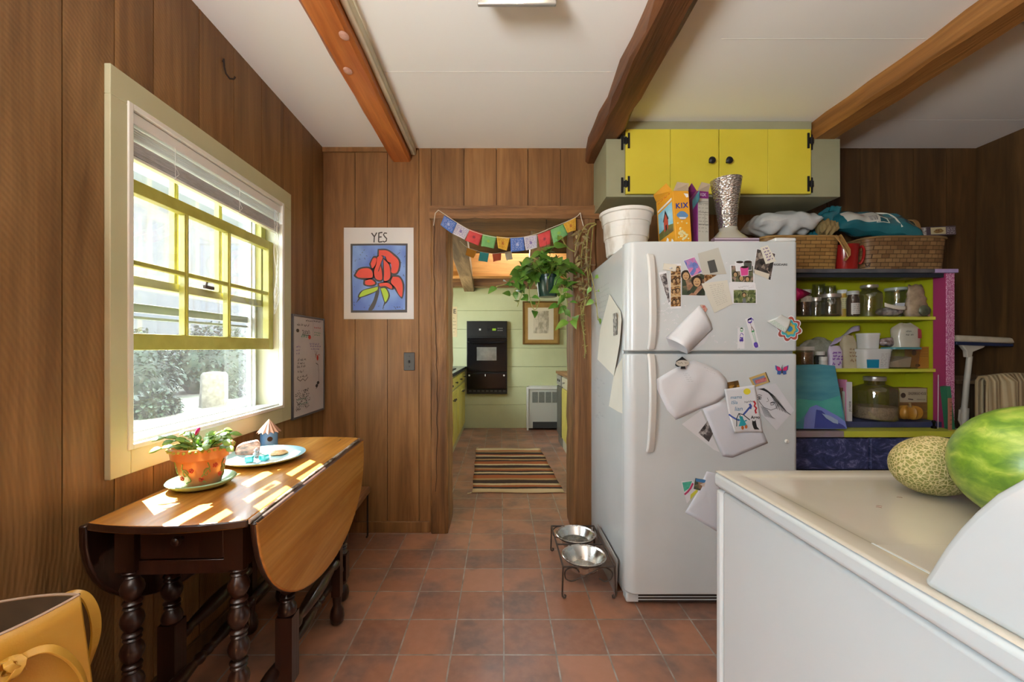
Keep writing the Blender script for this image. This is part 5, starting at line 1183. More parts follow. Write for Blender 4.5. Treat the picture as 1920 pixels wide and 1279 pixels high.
q = quad(K8, [(440, 402), (600, 338), (700, 560), (872, 570), (900, 642), (650, 745), (580, 735)]); sheet('paper_sheet', 'long white sheet hanging below the child drawing', dens(q, 3), pm('paper_cool', (.62, .63, .67), (.66, .67, .71), 5, rough=.75), .0026, .003)
q = quad(K8, [(800, 262), (962, 222), (1085, 412), (958, 550)]); q = quad(K8, [(795, 250), (955, 222), (1085, 412), (960, 552), (850, 432)])
o = flat('pencil_portrait', 'pencil sketch of a face with long hair on the fridge door', 'drawing', q, pm('sketch_paper', (.60, .60, .62), (.65, .65, .67), 8, rough=.75), .0020)
GRA = pm('graphite', (.07, .07, .075), rough=.7); GR2 = pm('graphite_light', (.28, .28, .30), rough=.7); mp = lambda a, b: fp_(*K8(a, b), .0030)
m = MB(); rr = random.Random(9)
for k in range(16): s = rr.uniform(-6, 6); m.ribbon([(825+3*k, 262-k*.5), (880+5*k, 262+4*k+s), (930+7*k, 320+7*k), (960+7*k+s, 400+3*k)], 2.0, mp)
for k in range(10): m.ribbon([(850+5*k, 380+3*k), (865+7*k, 420+4*k), (880+8*k, 455+2*k)], 1.8, mp)
m.ribbon([(835, 345), (870, 390), (920, 410), (960, 395), (975, 350)], 4, mp); build(m, 'hair_lines', GRA, o)
m = MB(); m.ribbon([(820, 325), (835, 312), (852, 318), (850, 332), (832, 338), (820, 325)], 5, mp); m.add([mp(838+8*math.cos(a), 325+8*math.sin(a)) for a in [k*PI/4 for k in range(8)]], [tuple(range(8))]); m.ribbon([(818, 312), (836, 300), (858, 308)], 4, mp)
m.ribbon([(895, 322), (905, 345), (890, 352)], 3, mp); m.ribbon([(916, 360), (932, 352), (946, 356), (938, 372), (920, 374), (916, 360), (946, 357)], 5, mp); build(m, 'features', GRA, o)
m = MB()
for k in range(9): m.ribbon([(940+3*k, 330+5*k), (955+3*k, 355+4*k)], 5, mp)
build(m, 'shading', GR2, o)
sc_ = flat('stamp_card', 'yellow and red stamp shaped card above the pencil portrait', 'card', quad(K8, [(765, 182), (884, 142), (912, 210), (800, 250)]), pm('stamp_yellow', (.52, .36, .12), rough=.6), .0040)
flat('stamp_border', None, None, quad(K8, [(786, 192), (870, 164), (892, 206), (808, 232)]), pm('stamp_blue', (.16, .22, .32), rough=.6), .0050, parent=sc_, th=.0003); flat('stamp_panel', None, None, quad(K8, [(806, 200), (882, 178), (890, 204), (812, 224)]), pm('stamp_red', (.45, .06, .05), (.5, .2, .2), 80, rough=.6), .0054, parent=sc_, th=.0003)
m = MB()
for k in range(9): a = Vector((882, 146)).lerp(Vector((908, 210)), k/8); m.add([fp_(*K8(a.x+4*math.cos(q_), a.y+4*math.sin(q_)), .0052) for q_ in [i*PI/3 for i in range(6)]], [tuple(range(6))])
build(m, 'perforation', INK, sc_)
# the child's drawing, lower corner curling forward
dq = quad(K8, [(590, 262), (806, 232), (862, 568), (640, 560)])
dfn = lambda s, t: fp_(*bil(dq, s, t), .0065+.020*max(0, (t-.55))*max(0, .6-s)*4)
m = MB(); m.grid(dfn, 14, 18); cd = build(m, 'child_drawing', M_pap, None, solid=.0005, label='child felt pen drawing with names and a yellow sun', cat='drawing')
def dinv(x, y):       # crop position to sheet coordinates
    u = K8(x, y); best = None
    s = t = .5
    for _ in range(12):
        p = bil(dq, s, t); ds = (bil(dq, s+.01, t)-p)/.01; dt = (bil(dq, s, t+.01)-p)/.01; e = Vector(u)-p; D_ = ds.x*dt.y-ds.y*dt.x
        s += (e.x*dt.y-e.y*dt.x)/D_; t += (ds.x*e.y-ds.y*e.x)/D_
    return s, t
dm = lambda x, y: dfn(*dinv(x, y))+Vector((0, -.0009, 0))
m = MB()
for txt, x, y, sz in (('mama', 672, 318, 34), ('ISla', 660, 356, 34), ('lian', 690, 400, 42)): m.text(txt, sz, lambda a, b, x=x, y=y: dm(x+a+b*.08, y-b-a*.06), bold=.3)
build(m, 'blue_names', pm('blue_pencil', (.10, .26, .38), rough=.8), cd)
m = MB(); m.text('NaNNa', 20, lambda a, b: dm(762+a, 350-b-a*.12)); m.text('Argo', 30, lambda a, b: dm(806+a, 460-b), bold=.9); build(m, 'black_names', INK, cd)
m = MB(); m.add([dm(748+25*math.cos(a), 278+22*math.sin(a)) for a in [k*PI/8 for k in range(16)]], [tuple(range(16))]); build(m, 'sun', pm('sun_yellow', (.72, .62, .03), rough=.8), cd)
m = MB(); m.ribbon([(618, 438), (640, 455), (665, 470), (690, 480)], 12, dm); m.ribbon([(722, 440), (745, 415), (770, 385)], 13, dm); m.ribbon([(765, 365), (776, 380), (770, 400)], 16, dm); build(m, 'blue_wings', pm('felt_blue', (.05, .09, .34), rough=.8), cd)
m = MB(); m.ribbon([(664, 520), (672, 465), (690, 432), (720, 440), (768, 478)], 6, dm); m.ribbon([(690, 432), (700, 450)], 5, dm); build(m, 'black_outline', INK, cd)
m = MB(); m.add([dm(*p) for p in ((690, 450), (715, 452), (720, 470), (745, 515), (680, 520), (698, 480))], [tuple(range(6))]); m.ribbon([(680, 470), (715, 490), (745, 480)], 8, dm); build(m, 'teal_dress', pm('felt_teal', (.02, .32, .38), rough=.8), cd)
m = MB()
for x, y in ((710, 530), (738, 524)): m.add([dm(x+11*math.cos(a), y+14*math.sin(a)) for a in [k*PI/5 for k in range(10)]], [tuple(range(10))])
build(m, 'orange_shoes', pm('felt_orange', (.5, .14, .03), rough=.8), cd)
m = MB(); m.ribbon([(795, 345), (806, 362), (800, 380), (814, 395), (806, 412), (812, 432)], 13, dm); build(m, 'red_squiggle', pm('felt_red', (.42, .02, .03), rough=.8), cd)
m = MB(); m.add([dm(*p) for p in ((784, 478), (790, 486), (802, 486), (808, 476), (812, 500), (818, 525), (836, 545), (800, 545), (792, 530), (784, 505))], [tuple(range(10))]); build(m, 'black_cat', INK, cd)
# butterfly, knob
bf = thing('butterfly_magnet', fp_(1464, 693, .004), 'pink and blue butterfly magnet high on the fridge door', 'magnet')
for s in (-1, 1):
    wgs = [(0, 6), (s*16, -22), (s*46, -34), (s*42, -4), (s*30, 8), (s*32, 28), (s*12, 32)]
    m = MB(); m.prism([fp_(*K8(995+x, 128+y), .004) for x, y in wgs], (0, -.002, 0)); w_ = build(m, 'wing', pm('wing_blue', (.05, .12, .34), rough=.4), bf)
    m = MB(); m.prism([fp_(*K8(995+x*.8+s*2, 126+y*.8), .0062) for x, y in wgs[:5]], (0, -.0006, 0)); build(m, 'wing_patch', pm('wing_pink', (.58, .03, .12), rough=.4), w_)
m = MB(); m.tube([fp_(*K8(994, 104), .007), fp_(*K8(994, 150), .007)], [.0015, .003], 8); m.tube([fp_(*K8(994, 106), .007), fp_(*K8(998, 92), .007)], .0007, 5); build(m, 'body', INK, bf)
m = MB(); m.lathe([(.008, 0), (.009, .006), (.006, .010)], fp_(1474, 827, 0), 16, M=Matrix.Rotation(PI/2, 4, 'X')); tag(build(m, 'round_magnet', M_hand), 'plain white round magnet at the right of the fridge door', 'magnet')
# lower cards partly behind the washer top
o = flat('picture_card', 'bright green and red card low on the fridge door', 'card', quad(K8, [(290, 912), (372, 905), (405, 985), (330, 1068)]), M_pap, .0018)
m = MB(); kk = lambda a, b: fp_(*K8(a, b), .0028)
m.add([kk(*p) for p in ((296, 920), (366, 910), (345, 960), (310, 985))], [(0, 1, 2, 3)]); build(m, 'green_patch', pm('card_green', (.03, .32, .24), (.1, .45, .3), 60, rough=.5), o)
m = MB(); m.ribbon([(312, 1005), (335, 985), (355, 960), (372, 925)], 13, kk); build(m, 'red_band', pm('card_red', (.45, .04, .12), rough=.5), o)
m = MB(); m.add([kk(*p) for p in ((355, 1005), (400, 965), (405, 985), (352, 1042))], [(0, 1, 2, 3)]); build(m, 'yellow_patch', pm('card_yellow', (.62, .60, .06), rough=.5), o)
o = flat('photo_card', 'group photo card with a pale diamond beside the green card', 'card', quad(K8, [(388, 888), (540, 915), (540, 1004), (376, 965)]), P_big, .0034)
flat('blue_strip', None, None, quad(K8, [(390, 890), (540, 916), (540, 938), (392, 912)]), pm('strip_blue', (.05, .20, .42), rough=.5), .0044, parent=o, th=.0003)
flat('diamond', 'pale diamond label', None, quad(K8, [(418, 932), (455, 918), (496, 940), (458, 956)]), pm('diamond_pale', (.60, .50, .42), rough=.5), .0048, parent=o, th=.0003)
sheet('paper_sheet', 'white sheet held low on the fridge door by the bright cards', dens(quad(K8, [(470, 842), (560, 860), (580, 1290), (318, 1132), (405, 985)]), 3), pm('paper_cool', (.6, .6, .6)), .0010, .003)
# papers on the left side of the refrigerator
def fside(u, v, off=0): d = FX0*F/(u-CX); return Vector((FX0+.003-off, d, H-(v-CY)*d/F))
K2 = lambda x, y: (1100+x/2.907, 440+y/2.907)
P = [K2(*p) for p in ((126, 325), (186, 418), (204, 470), (192, 600), (150, 770), (60, 680), (75, 520))]
m = MB(); m.prism([fside(u, v, .004+.010*(i in (2, 3))) for i, (u, v) in enumerate(P)], (-.0008, 0, 0)); sp2 = tag(build(m, 'paper_sheet', pm('paper_cream2', (.68, .66, .56), (.72, .70, .60), 4, rough=.75)), 'large cream paper taped to the left side of the refrigerator', 'paper')
m = MB(); m.add([fside(*K2(*p), .0125) for p in ((154, 432), (174, 425), (178, 545), (156, 552))], [(0, 1, 2, 3)]); build(m, 'picture', P_bw, sp2)
P = [K2(*p) for p in ((150, 745), (205, 650), (204, 980), (170, 965), (120, 935))]
m = MB(); m.prism([fside(u, v, .0015) for u, v in P], (-.0008, 0, 0)); tag(build(m, 'paper_sheet', M_pap2), 'lower cream paper on the left side of the refrigerator', 'paper')

# ---- things on top of the refrigerator
bc = Vector((.655, 2.12, FTOP)); bk = thing('bucket', bc, 'dirty white plastic bucket on the left of the refrigerator top', 'bucket')
t = NT('stained_plastic'); nn_ = t.noise(t.coord((1, 1, .35)), 9, 5); t.set(col=t.ramp(nn_, [(.32, (.34, .28, .20)), (.46, (.66, .65, .60)), (.7, (.72, .72, .68))]), rough=.45)
m = MB(); hgt = .224; m.lathe([(.095, 0), (.10, .004), (.108, .085), (.113, .087), (.116, .16), (.122, .162), (.128, .205), (.136, .208), (.137, hgt), (.131, hgt), (.122, .19), (.1, .02), (.002, .012)], bc, 44); build(m, 'pail', t.m, bk, sharp=.5)
# cereal boxes: narrow side towards the room, wide front facing left
M_or = pm('cereal_orange', (.66, .30, .015), (.70, .34, .02), 4, rough=.45); M_cb = pm('cardboard', (.40, .32, .22), rough=.8)
def cereal(label, P, e1, e2, ez, mt):
    P, e1, e2, ez = map(Vector, (P, e1, e2, ez)); o = thing('cereal_box', P+(e1+e2)/2, label, 'cereal box')
    b0_ = [P, P+e1, P+e1+e2, P+e2]; m = MB(); m.hexa(b0_+[q+ez for q in b0_]); bd = build(m, 'carton', mt, o, bev=.0015)
    n1 = e1.cross(ez).normalized(); n2 = -e2.cross(ez).normalized()
    if n1.y > 0: n1 = -n1
    if n2.x > 0: n2 = -n2
    L1, L2, LZ = e1.length, e2.length, ez.length
    nar = lambda x, z, k=1: P+e1*(x/L1)+ez*(z/LZ)+n1*.0007*k        # metres across the narrow side
    wid = lambda x, z, k=1: P+e2*(1-x/L2)+ez*(z/LZ)+n2*.0007*k
    for q, dvec in ((P+ez, e1), (P+ez+e2, e1)):
        s_ = n1 if dvec is e1 and q == P+ez else -n1
        m = MB(); m.prism([q+dvec*.03, q+dvec*.97, q+dvec*.9+ez*.10+s_*.02, q+dvec*.2+ez*.13+s_*.015], s_*.0012); build(m, 'top_flap', M_cb, o)
    m = MB(); m.prism([P+ez+e2*.02, P+ez+e2*.98, P+ez*1.11+e2*.85+n2*.025, P+ez*1.16+e2*.12+n2*.018], n2*.0012); build(m, 'top_flap', mt, o)
    return o, bd, nar, wid, L1, L2, LZ
def poly(m, f, pts, k=1, mi=0): m.add([f(x, z, k) for x, z in pts], [tuple(range(len(pts)))], mi); return m
o, bd, nar, wid, L1, L2, LZ = cereal('open orange cereal box with a barn picture, tilted on the refrigerator top', (.836, 1.93, FTOP+.001), (.077, .004, 0), (-.018, .16, 0), (-.017, 0, .272), M_or)
m = MB(); m.text('KIX', .034, lambda a, b: nar(L1/2+a, LZ-.072+b+a*.1, 2), bold=.0011, width=.062, gap=1.18); build(m, 'lettering', pm('kix_blue', (.008, .03, .24), rough=.4), bd)
m = MB(); poly(m, wid, [(.012, .07), (.148, .085), (.148, .225), (.012, .205)], 1); pic = build(m, 'picture', pm('print_sky', (.12, .42, .62), (.40, .64, .74), 12, rough=.45), bd)
m = MB(); poly(m, wid, [(.012, .07), (.148, .085), (.148, .12), (.10, .125), (.012, .105)], 2); build(m, 'print_field', pm('print_field', (.16, .20, .04), (.10, .07, .03), 20, rough=.5), pic)
m = MB(); poly(m, wid, [(.065, .10), (.105, .11), (.105, .155), (.088, .195), (.066, .155)], 3); build(m, 'print_barn', pm('print_barn', (.42, .06, .03), rough=.5), pic)
m = MB(); poly(m, wid, [(.060, .152), (.086, .204), (.112, .156), (.105, .152), (.087, .188), (.067, .150)], 4); poly(m, wid, [(.08, .104), (.094, .107), (.094, .132), (.08, .130)], 4); build(m, 'print_roof', INK, pic)
m = MB(); poly(m, wid, [(.012, .213), (.148, .234), (.148, .244), (.012, .223)], 2); build(m, 'white_banner', M_pap, bd)
m = MB(); poly(m, wid, [(.03, .008), (.052, .01), (.052, .045), (.04, .055), (.03, .04)], 2); poly(m, wid, [(.075, .01), (.10, .012), (.10, .058), (.088, .068), (.075, .05)], 2); poly(m, wid, [(.118, .012), (.142, .014), (.142, .04), (.13, .052), (.118, .036)], 2); build(m, 'white_cutouts', M_pap, bd)
m = MB(); m.scrawl(.02, .14, .25, .012, lambda a, b: wid(a, b+.12*a, 2), .003); build(m, 'red_words', pm('print_red', (.5, .08, .01), rough=.5), bd)
m = MB(); poly(m, nar, [(L1/2+.026*math.cos(a)*(1+.12*math.cos(4*a)), .155+.02*math.sin(a)) for a in [k*PI/10 for k in range(20)]], 2); build(m, 'badge', pm('badge_blue', (.10, .22, .40), rough=.5), bd)
m = MB(); poly(m, nar, [(L1/2-.018, .146), (L1/2+.018, .146), (L1/2+.014, .138), (L1/2-.014, .138)], 3); poly(m, nar, [(L1-.026, LZ-.012), (L1-.004, LZ-.014), (L1-.004, LZ-.03), (L1-.014, LZ-.032)], 2); build(m, 'white_patch', M_pap, bd)
m = MB(); rr = random.Random(2)
for k in range(26): a = rr.uniform(0, 6.3); r = .020*math.sqrt(rr.random()); m.ell(nar(L1/2+r*math.cos(a), .070+r*1.5*math.sin(a), .5), (.0055, .003, .0055), 8, 6)
for x, z in ((.015, .118), (.058, .118), (.035, .125), (.014, .05), (.062, .045), (.06, .028), (.022, .028)): m.ell(nar(x, z, .5), (.004, .002, .004), 8, 6)
build(m, 'printed_puffs', pm('puff_cream', (.70, .55, .22), (.62, .64, .40), 90, rough=.6), bd)
M_pur = pm('cereal_purple', (.17, .012, .15), (.21, .016, .18), 4, rough=.4)
o, bd, nar, wid, L1, L2, LZ = cereal('open purple cereal box with a nutrition panel standing beside the orange one', (.936, 1.93, FTOP+.001), (.062, .012, 0), (.022, .13, 0), (-.002, 0, .272), M_pur)
m = MB(); poly(m, nar, [(.004, .004), (L1-.002, .004), (L1-.002, LZ-.035), (.004, LZ-.035)], 1); pn = build(m, 'nutrition_panel', pm('panel_grey', (.46, .45, .38), rough=.6), bd)
m = MB()
for z in (.222, .214, .17, .112): m.ribbon([(.006, z), (L1-.004, z)], .0016, lambda a, b: nar(a, b, 2))
m.ribbon([(.04, .17), (.04, .112)], .001, lambda a, b: nar(a, b, 2))
for k in range(9): m.scrawl(.007, .036, .205-.016*k, .006, lambda a, b: nar(a, b, 2), .0012); m.scrawl(.043, .058, .205-.016*k, .006, lambda a, b: nar(a, b, 2), .0012)
build(m, 'small_print', INK, pn)
m = MB(); m.text('KIX', .020, lambda a, b: nar(L1/2+a, LZ-.018+b, 2), width=.032, bold=.0006); build(m, 'lettering', pm('pale_lilac', (.55, .45, .60), rough=.5), bd)
m = MB(); poly(m, wid, [(.06, LZ-.07), (.172, LZ-.055), (.172, LZ-.012), (.06, LZ-.02)], 1); build(m, 'blue_panel', pm('panel_blue', (.03, .20, .35), (.10, .30, .30), 30, rough=.5), bd)
# vase and flat boxes
vc = Vector((1.113, 1.985, FTOP))
t = NT('crackle_silver'); v = t.new('ShaderNodeTexVoronoi'); v.inputs['Scale'].default_value = 85; t.l(t.coord((1, 1, 1.6)), v.inputs['Vector']); t.bump(v.outputs['Distance'], .9, .004)
t.set(col=t.ramp(v.outputs['Distance'], [(.1, (.86, .83, .78)), (.5, (.52, .48, .44))]), metal=.85, rough=.2)
vs_ = thing('vase', vc, 'tall silvery flared glass vase with wide base on the refrigerator', 'vase')
m = MB(); m.lathe([(.108, 0), (.112, .004), (.108, .020), (.09, .045), (.06, .075), (.042, .095), (.040, .11)], vc, 40); build(m, 'foot', pm('smoky_glass', (.62, .60, .50), rough=.08, trans=.35, coat=.5, spec=.8), vs_)
m = MB(); m.lathe([(.040, .108), (.043, .15), (.052, .22), (.062, .29), (.071, .345), (.068, .346), (.058, .28), (.038, .15), (.034, .112)], vc, 40, M=Matrix.Rotation(-.03, 4, 'Y')); build(m, 'flared_body', t.m, vs_, sharp=1.2)
for k in range(2):
    m = MB(); m.box(.965, 1.172, 1.835, 1.865-.003*k, FTOP+.0005+.0115*k, FTOP+.0115+.0115*k)
    o = build(m, 'flat_case', pm('case_mauve', (.16, .10, .14), rough=.35), None, bev=.001, label=('lower' if k == 0 else 'upper')+' thin mauve case of the two in front of the vase', cat='case', group='thin cases in front of the vase')
    m = MB(); m.box(.968, 1.169, 1.8345, 1.836, FTOP+.003+.0115*k, FTOP+.009+.0115*k); build(m, 'pale_edge', pm('case_pale', (.48, .40, .46), rough=.5), o)

# ---- yellow wall cabinet
CYF = 2.254; CXA, CXB, CZB = .587, 1.886, 2.004
cbn = thing('wall_cabinet', (1.236, 2.4, CZB), 'wall cabinet with two yellow doors and black hinges', 'cabinet')
M_sg2 = pm('cabinet_sage', (.27, .27, .165), (.30, .30, .19), 5, rough=.5); M_yd = pm('door_yellow', (.60, .50, .035), (.66, .56, .05), 3, rough=.42)
m = MB(); m.box(CXA, CXB, CYF+.018, YB-.001, CZB+.012, 2.325); m.box(.672, 1.728, CYF+.018, YB-.001, 2.325, ZC-.001); build(m, 'carcass', M_sg2, cbn)
m = MB(); zt = 2.326
m.box(CXA-.001, .694, CYF, CYF+.018, CZB, zt); m.box(1.708, CXB+.001, CYF, CYF+.018, CZB, zt); m.box(.694, 1.708, CYF, CYF+.018, CZB, CZB+.012); m.box(.672, 1.728, CYF, CYF+.018, 2.374, ZC-.001); m.box(CXA-.001, CXB+.001, CYF+.0181, YB-.002, CZB, CZB+.011)
build(m, 'face_frame', M_sg2, cbn, bev=.001)
for s, (xa, xb) in enumerate(((W(1171.5, 0, CYF).x, W(1344, 0, CYF).x), (W(1345.5, 0, CYF).x, W(1515.5, 0, CYF).x))):
    w1 = (xb-xa)*(.48 if s == 0 else .53); m = MB(); m.box(xa, xa+w1-.001, CYF-.02, CYF-.001, CZB+.010, 2.37); m.box(xa+w1+.001, xb, CYF-.02, CYF-.001, CZB+.010, 2.37); m.box(xa, xb, CYF-.008, CYF-.001, CZB+.010, 2.37)
    d_ = build(m, 'cabinet_door', M_yd, cbn, bev=.0015)
    p = W(1331 if s == 0 else 1363, 304, CYF-.02); m = MB(); m.lathe([(.007, 0), (.007, .012), (.017, .02), (.019, .027), (.012, .034), (.003, .036)], (p.x, p.y, p.z), 20, M=Matrix.Rotation(PI/2, 4, 'X')); build(m, 'knob', M_blk2, d_)
    xh = xa if s == 0 else xb
    for v in (264, 345):
        p = W(0, v, CYF-.02); m = MB()
        m.box(xh-.021, xh-.010, CYF-.006, CYF-.0005, p.z-.042, p.z+.042); m.box(xh+.010, xh+.021, CYF-.0245, CYF-.0195, p.z-.042, p.z+.042) if s == 0 else m.box(xh+.010, xh+.021, CYF-.006, CYF-.0005, p.z-.042, p.z+.042)
        if s == 1: m.box(xh-.021, xh-.010, CYF-.0245, CYF-.0195, p.z-.042, p.z+.042)
        m.box(xh-.012, xh+.012, CYF-.0245, CYF-.018, p.z-.016, p.z+.016); m.tube([(xh, CYF-.023, p.z-.02), (xh, CYF-.023, p.z+.02)], .005, 8)
        build(m, 'hinge', M_blk2, d_)
# ---- dog bowls in their iron stand
st = thing('bowl_stand', (.40, 2.1, 0), 'wrought iron pet bowl stand beside the refrigerator', 'bowl stand')
M_iron = pm('rusty_iron', (.025, .014, .009), (.05, .03, .02), 40, rough=.6)
x0, x1, y0, y1, zt = .290, .53, 1.885, 2.315, .146
m = MB()
for a, b in (((x0, y0), (x1, y0)), ((x1, y0), (x1, y1)), ((x1, y1), (x0, y1)), ((x0, y1), (x0, y0)), ((x0, 2.10), (x1, 2.10))): m.tube([(*a, zt), (*b, zt)], .0045, 8)
for cy_ in (1.975, 2.20): m.tube([(.405+.097*math.cos(a), cy_+.097*math.sin(a), zt+.001) for a in [k*PI/14 for k in range(29)]], .004, 8, cap=False)
build(m, 'frame', M_iron, st)
for x, sx_ in ((x0, -1), (x1, 1)):
    for y, sy_ in ((y0, -1), (y1, 1)):
        m = MB(); m.tube([(x, y, zt), (x+sx_*.004, y, .02), (x+sx_*.003, y, .009), (x-sx_*.002, y+sy_*.002, .0045), (x-sx_*.010, y+sy_*.004, .006), (x-sx_*.012, y+sy_*.004, .014), (x-sx_*.005, y+sy_*.003, .018)], .0042, 8); build(m, 'leg', M_iron, st)
for y in (y0, y1):
    m = MB(); P = []
    pass
    P = [(x0+.075, y, .120), (x0+.062, y, .138), (x0+.035, y, .143), (x0+.010, y, .125), (x0+.012, y, .092), (x0+.038, y, .080), (x0+.075, y, .092), (x0+.13, y, .118), (x0+.165, y, .138), (x0+.20, y, .142), (x0+.228, y, .12), (x0+.222, y, .09), (x0+.195, y, .078), (x0+.168, y, .092)]
    m.tube(smooth(P, 4), .0034, 7); build(m, 'scroll', M_iron, st)
t = NT('steel_bowl'); t.set(col=(.62, .60, .56), metal=.95, rough=t.ramp(t.noise(t.coord(), 18, 4), [(.3, (.16, .16, .16)), (.7, (.34, .34, .34))]))
for cy_, lab in ((1.975, 'steel pet bowl nearest the viewer with a few kibbles'), (2.20, 'steel pet bowl farther back, holding water')):
    bo = thing('pet_bowl', (.405, cy_, zt-.055), lab, 'bowl', 'steel bowls in the iron stand')
    c_ = (.405, cy_, zt-.055); m = MB(); m.lathe([(.062, 0), (.066, .002), (.09, .058), (.104, .0615), (.107, .065), (.104, .067), (.094, .064), (.088, .056), (.064, .006), (.002, .005)], c_, 44); build(m, 'bowl', t.m, bo, sharp=.6)
    if cy_ < 2.1:
        rr = random.Random(6)
        for k in range(9): m = MB(); m.ell((.405+.015+rr.uniform(-.02, .025), cy_-.02+rr.uniform(-.016, .016), zt-.0465), (.005, .005, .0035), 8, 6); tag(build(m, 'kibble', pm('kibble', (.20, .10, .035), rough=.9)), 'brown kibble in the nearer steel bowl', 'pet food', 'kibbles in the nearer bowl')
    else:
        m = MB(); m.lathe([(.002, .026), (.0725, .026)], c_, 36, cap=False); build(m, 'water', pm('water', (.30, .29, .25), rough=.03, spec=.8, trans=.6), bo)
m = MB(); m.hexa([(.536, 1.90, .002), (.545, 1.90, .002), (.545, 2.30, .002), (.536, 2.30, .002), (.5475, 1.91, .165), (.5535, 1.91, .165), (.5535, 2.30, .165), (.5475, 2.30, .165)])
tag(build(m, 'grey_panel', pm('mottled_grey', (.34, .32, .30), (.22, .19, .17), 10, rough=.35), bev=.003), 'low mottled grey panel standing between the iron stand and the refrigerator', 'board')  # stand-in sheet for the mottled grey patch low on the fridge side
# ---------------------------------------------------------------- painted hutch
HX0, HX1, HY, HB = 1.36, 2.547, 2.28, 2.535; ZT, ZS1, ZS2, ZK, ZC2 = 1.606, 1.3435, 1.044, .745, .713
hu = thing('hutch', (1.95, 2.36, 0), 'painted hutch with lime shelves, pink post and blue chalky drawers', 'hutch')
M_lime = pm('lime_inside', (.45, .47, .012), (.52, .54, .02), 3, rough=.5); M_limes = pm('lime_shelf', (.55, .60, .05), (.62, .66, .08), 5, rough=.45)
M_slate = pm('slate_top', (.06, .065, .075), (.12, .12, .13), 14, rough=.5); M_lil = pm('lilac_paint', (.36, .27, .50), (.42, .33, .56), 20, rough=.5)
M_blue = NT('chalky_blue'); bn_ = M_blue.noise(M_blue.coord((1, 1, 1.3)), 9, 6, .7, 1.6); M_blue.set(col=M_blue.ramp(bn_, [(.40, (.016, .026, .08)), (.54, (.045, .06, .17)), (.62, (.19, .20, .40)), (.70, (.16, .24, .30))]), rough=.6); M_blue = M_blue.m
t = NT('glitter_pink'); f = t.noise(t.coord((1, 1, .5)), 260, 2); t.set(col=t.ramp(f, [(.45, (.42, .07, .21)), (.58, (.75, .45, .60))]), rough=.4); M_pink2 = t.m
m = MB(); m.box(HX0, HX1, HB-.012, HB, ZK, ZT-.02); m.box(HX1-.03, HX1-.004, HY+.012, HB-.012, ZK-.02, ZT-.02); m.box(HX0, HX0+.025, HY+.01, HB-.012, ZK-.02, ZT-.02); build(m, 'back_panel', M_lime, hu)
m = MB(); m.box(HX1-.045, HX1+.002, HY-.004, HY+.012, ZC2, ZT-.022); build(m, 'pink_post', M_pink2, hu, bev=.002, label='glittery pink post')
m = MB(); m.box(HX1-.052, HX1-.0455, HY-.002, HY+.06, ZC2, ZT-.022); build(m, 'post_edge', pm('post_rose', (.34, .035, .12), rough=.5), hu)
m = MB(); m.box(HX0-.01, HX1-.12, HY-.015, HB, ZT-.022, ZT); tp_ = build(m, 'top_board', M_slate, hu, bev=.002)
m = MB(); m.box(HX1-.119, HX1+.012, HY-.015, HB, ZT-.022, ZT); build(m, 'top_board_end', M_lil, tp_, bev=.002, label='lilac painted end of the top board')
m = MB(); m.box(HX0, HX1-.053, HY+.002, HY+.016, ZT-.045, ZT-.0225); build(m, 'top_rail', pm('dark_rail', (.02, .025, .035), rough=.5), hu)
for z in (ZS1, ZS2): m = MB(); m.box(HX0+.02, HX1-.031, HY+.045, HB-.013, z-.019, z); build(m, 'shelf', M_limes, hu, bev=.002)
m = MB(); m.box(HX0, HX1-.053, HY+.012, HB-.013, ZC2, ZK); build(m, 'inner_base', pm('inner_blue', (.035, .045, .12), (.05, .06, .15), 8, rough=.5), hu, bev=.002)
m = MB(); m.box(1.86, 2.51, 2.195, HB, ZC2-.034, ZC2-.0005); ct = build(m, 'counter_board', M_limes, hu, bev=.002)
for xa, xb in ((HX0-.01, 1.8595), (2.5105, 2.56)): m = MB(); m.box(xa, xb, 2.195, HB, ZC2-.034, ZC2-.0005); build(m, 'counter_end', pm('counter_grey', (.30, .26, .22), (.36, .28, .36), 9, rough=.5), ct, bev=.002)
m = MB(); m.box(HX0-.01, 2.58, 2.235, HB, .03, ZC2-.036); build(m, 'lower_body', pm('lower_navy', (.012, .016, .04), rough=.6), hu)
for xa, xb in ((HX0+.01, 2.008), (2.02, 2.58)):
    for za, zb in ((.50, ZC2-.042), (.27, .49), (.05, .26)):
        m = MB(); m.box(xa, xb, 2.212, 2.2345, za, zb); d_ = build(m, 'drawer', M_blue, hu, bev=.004)

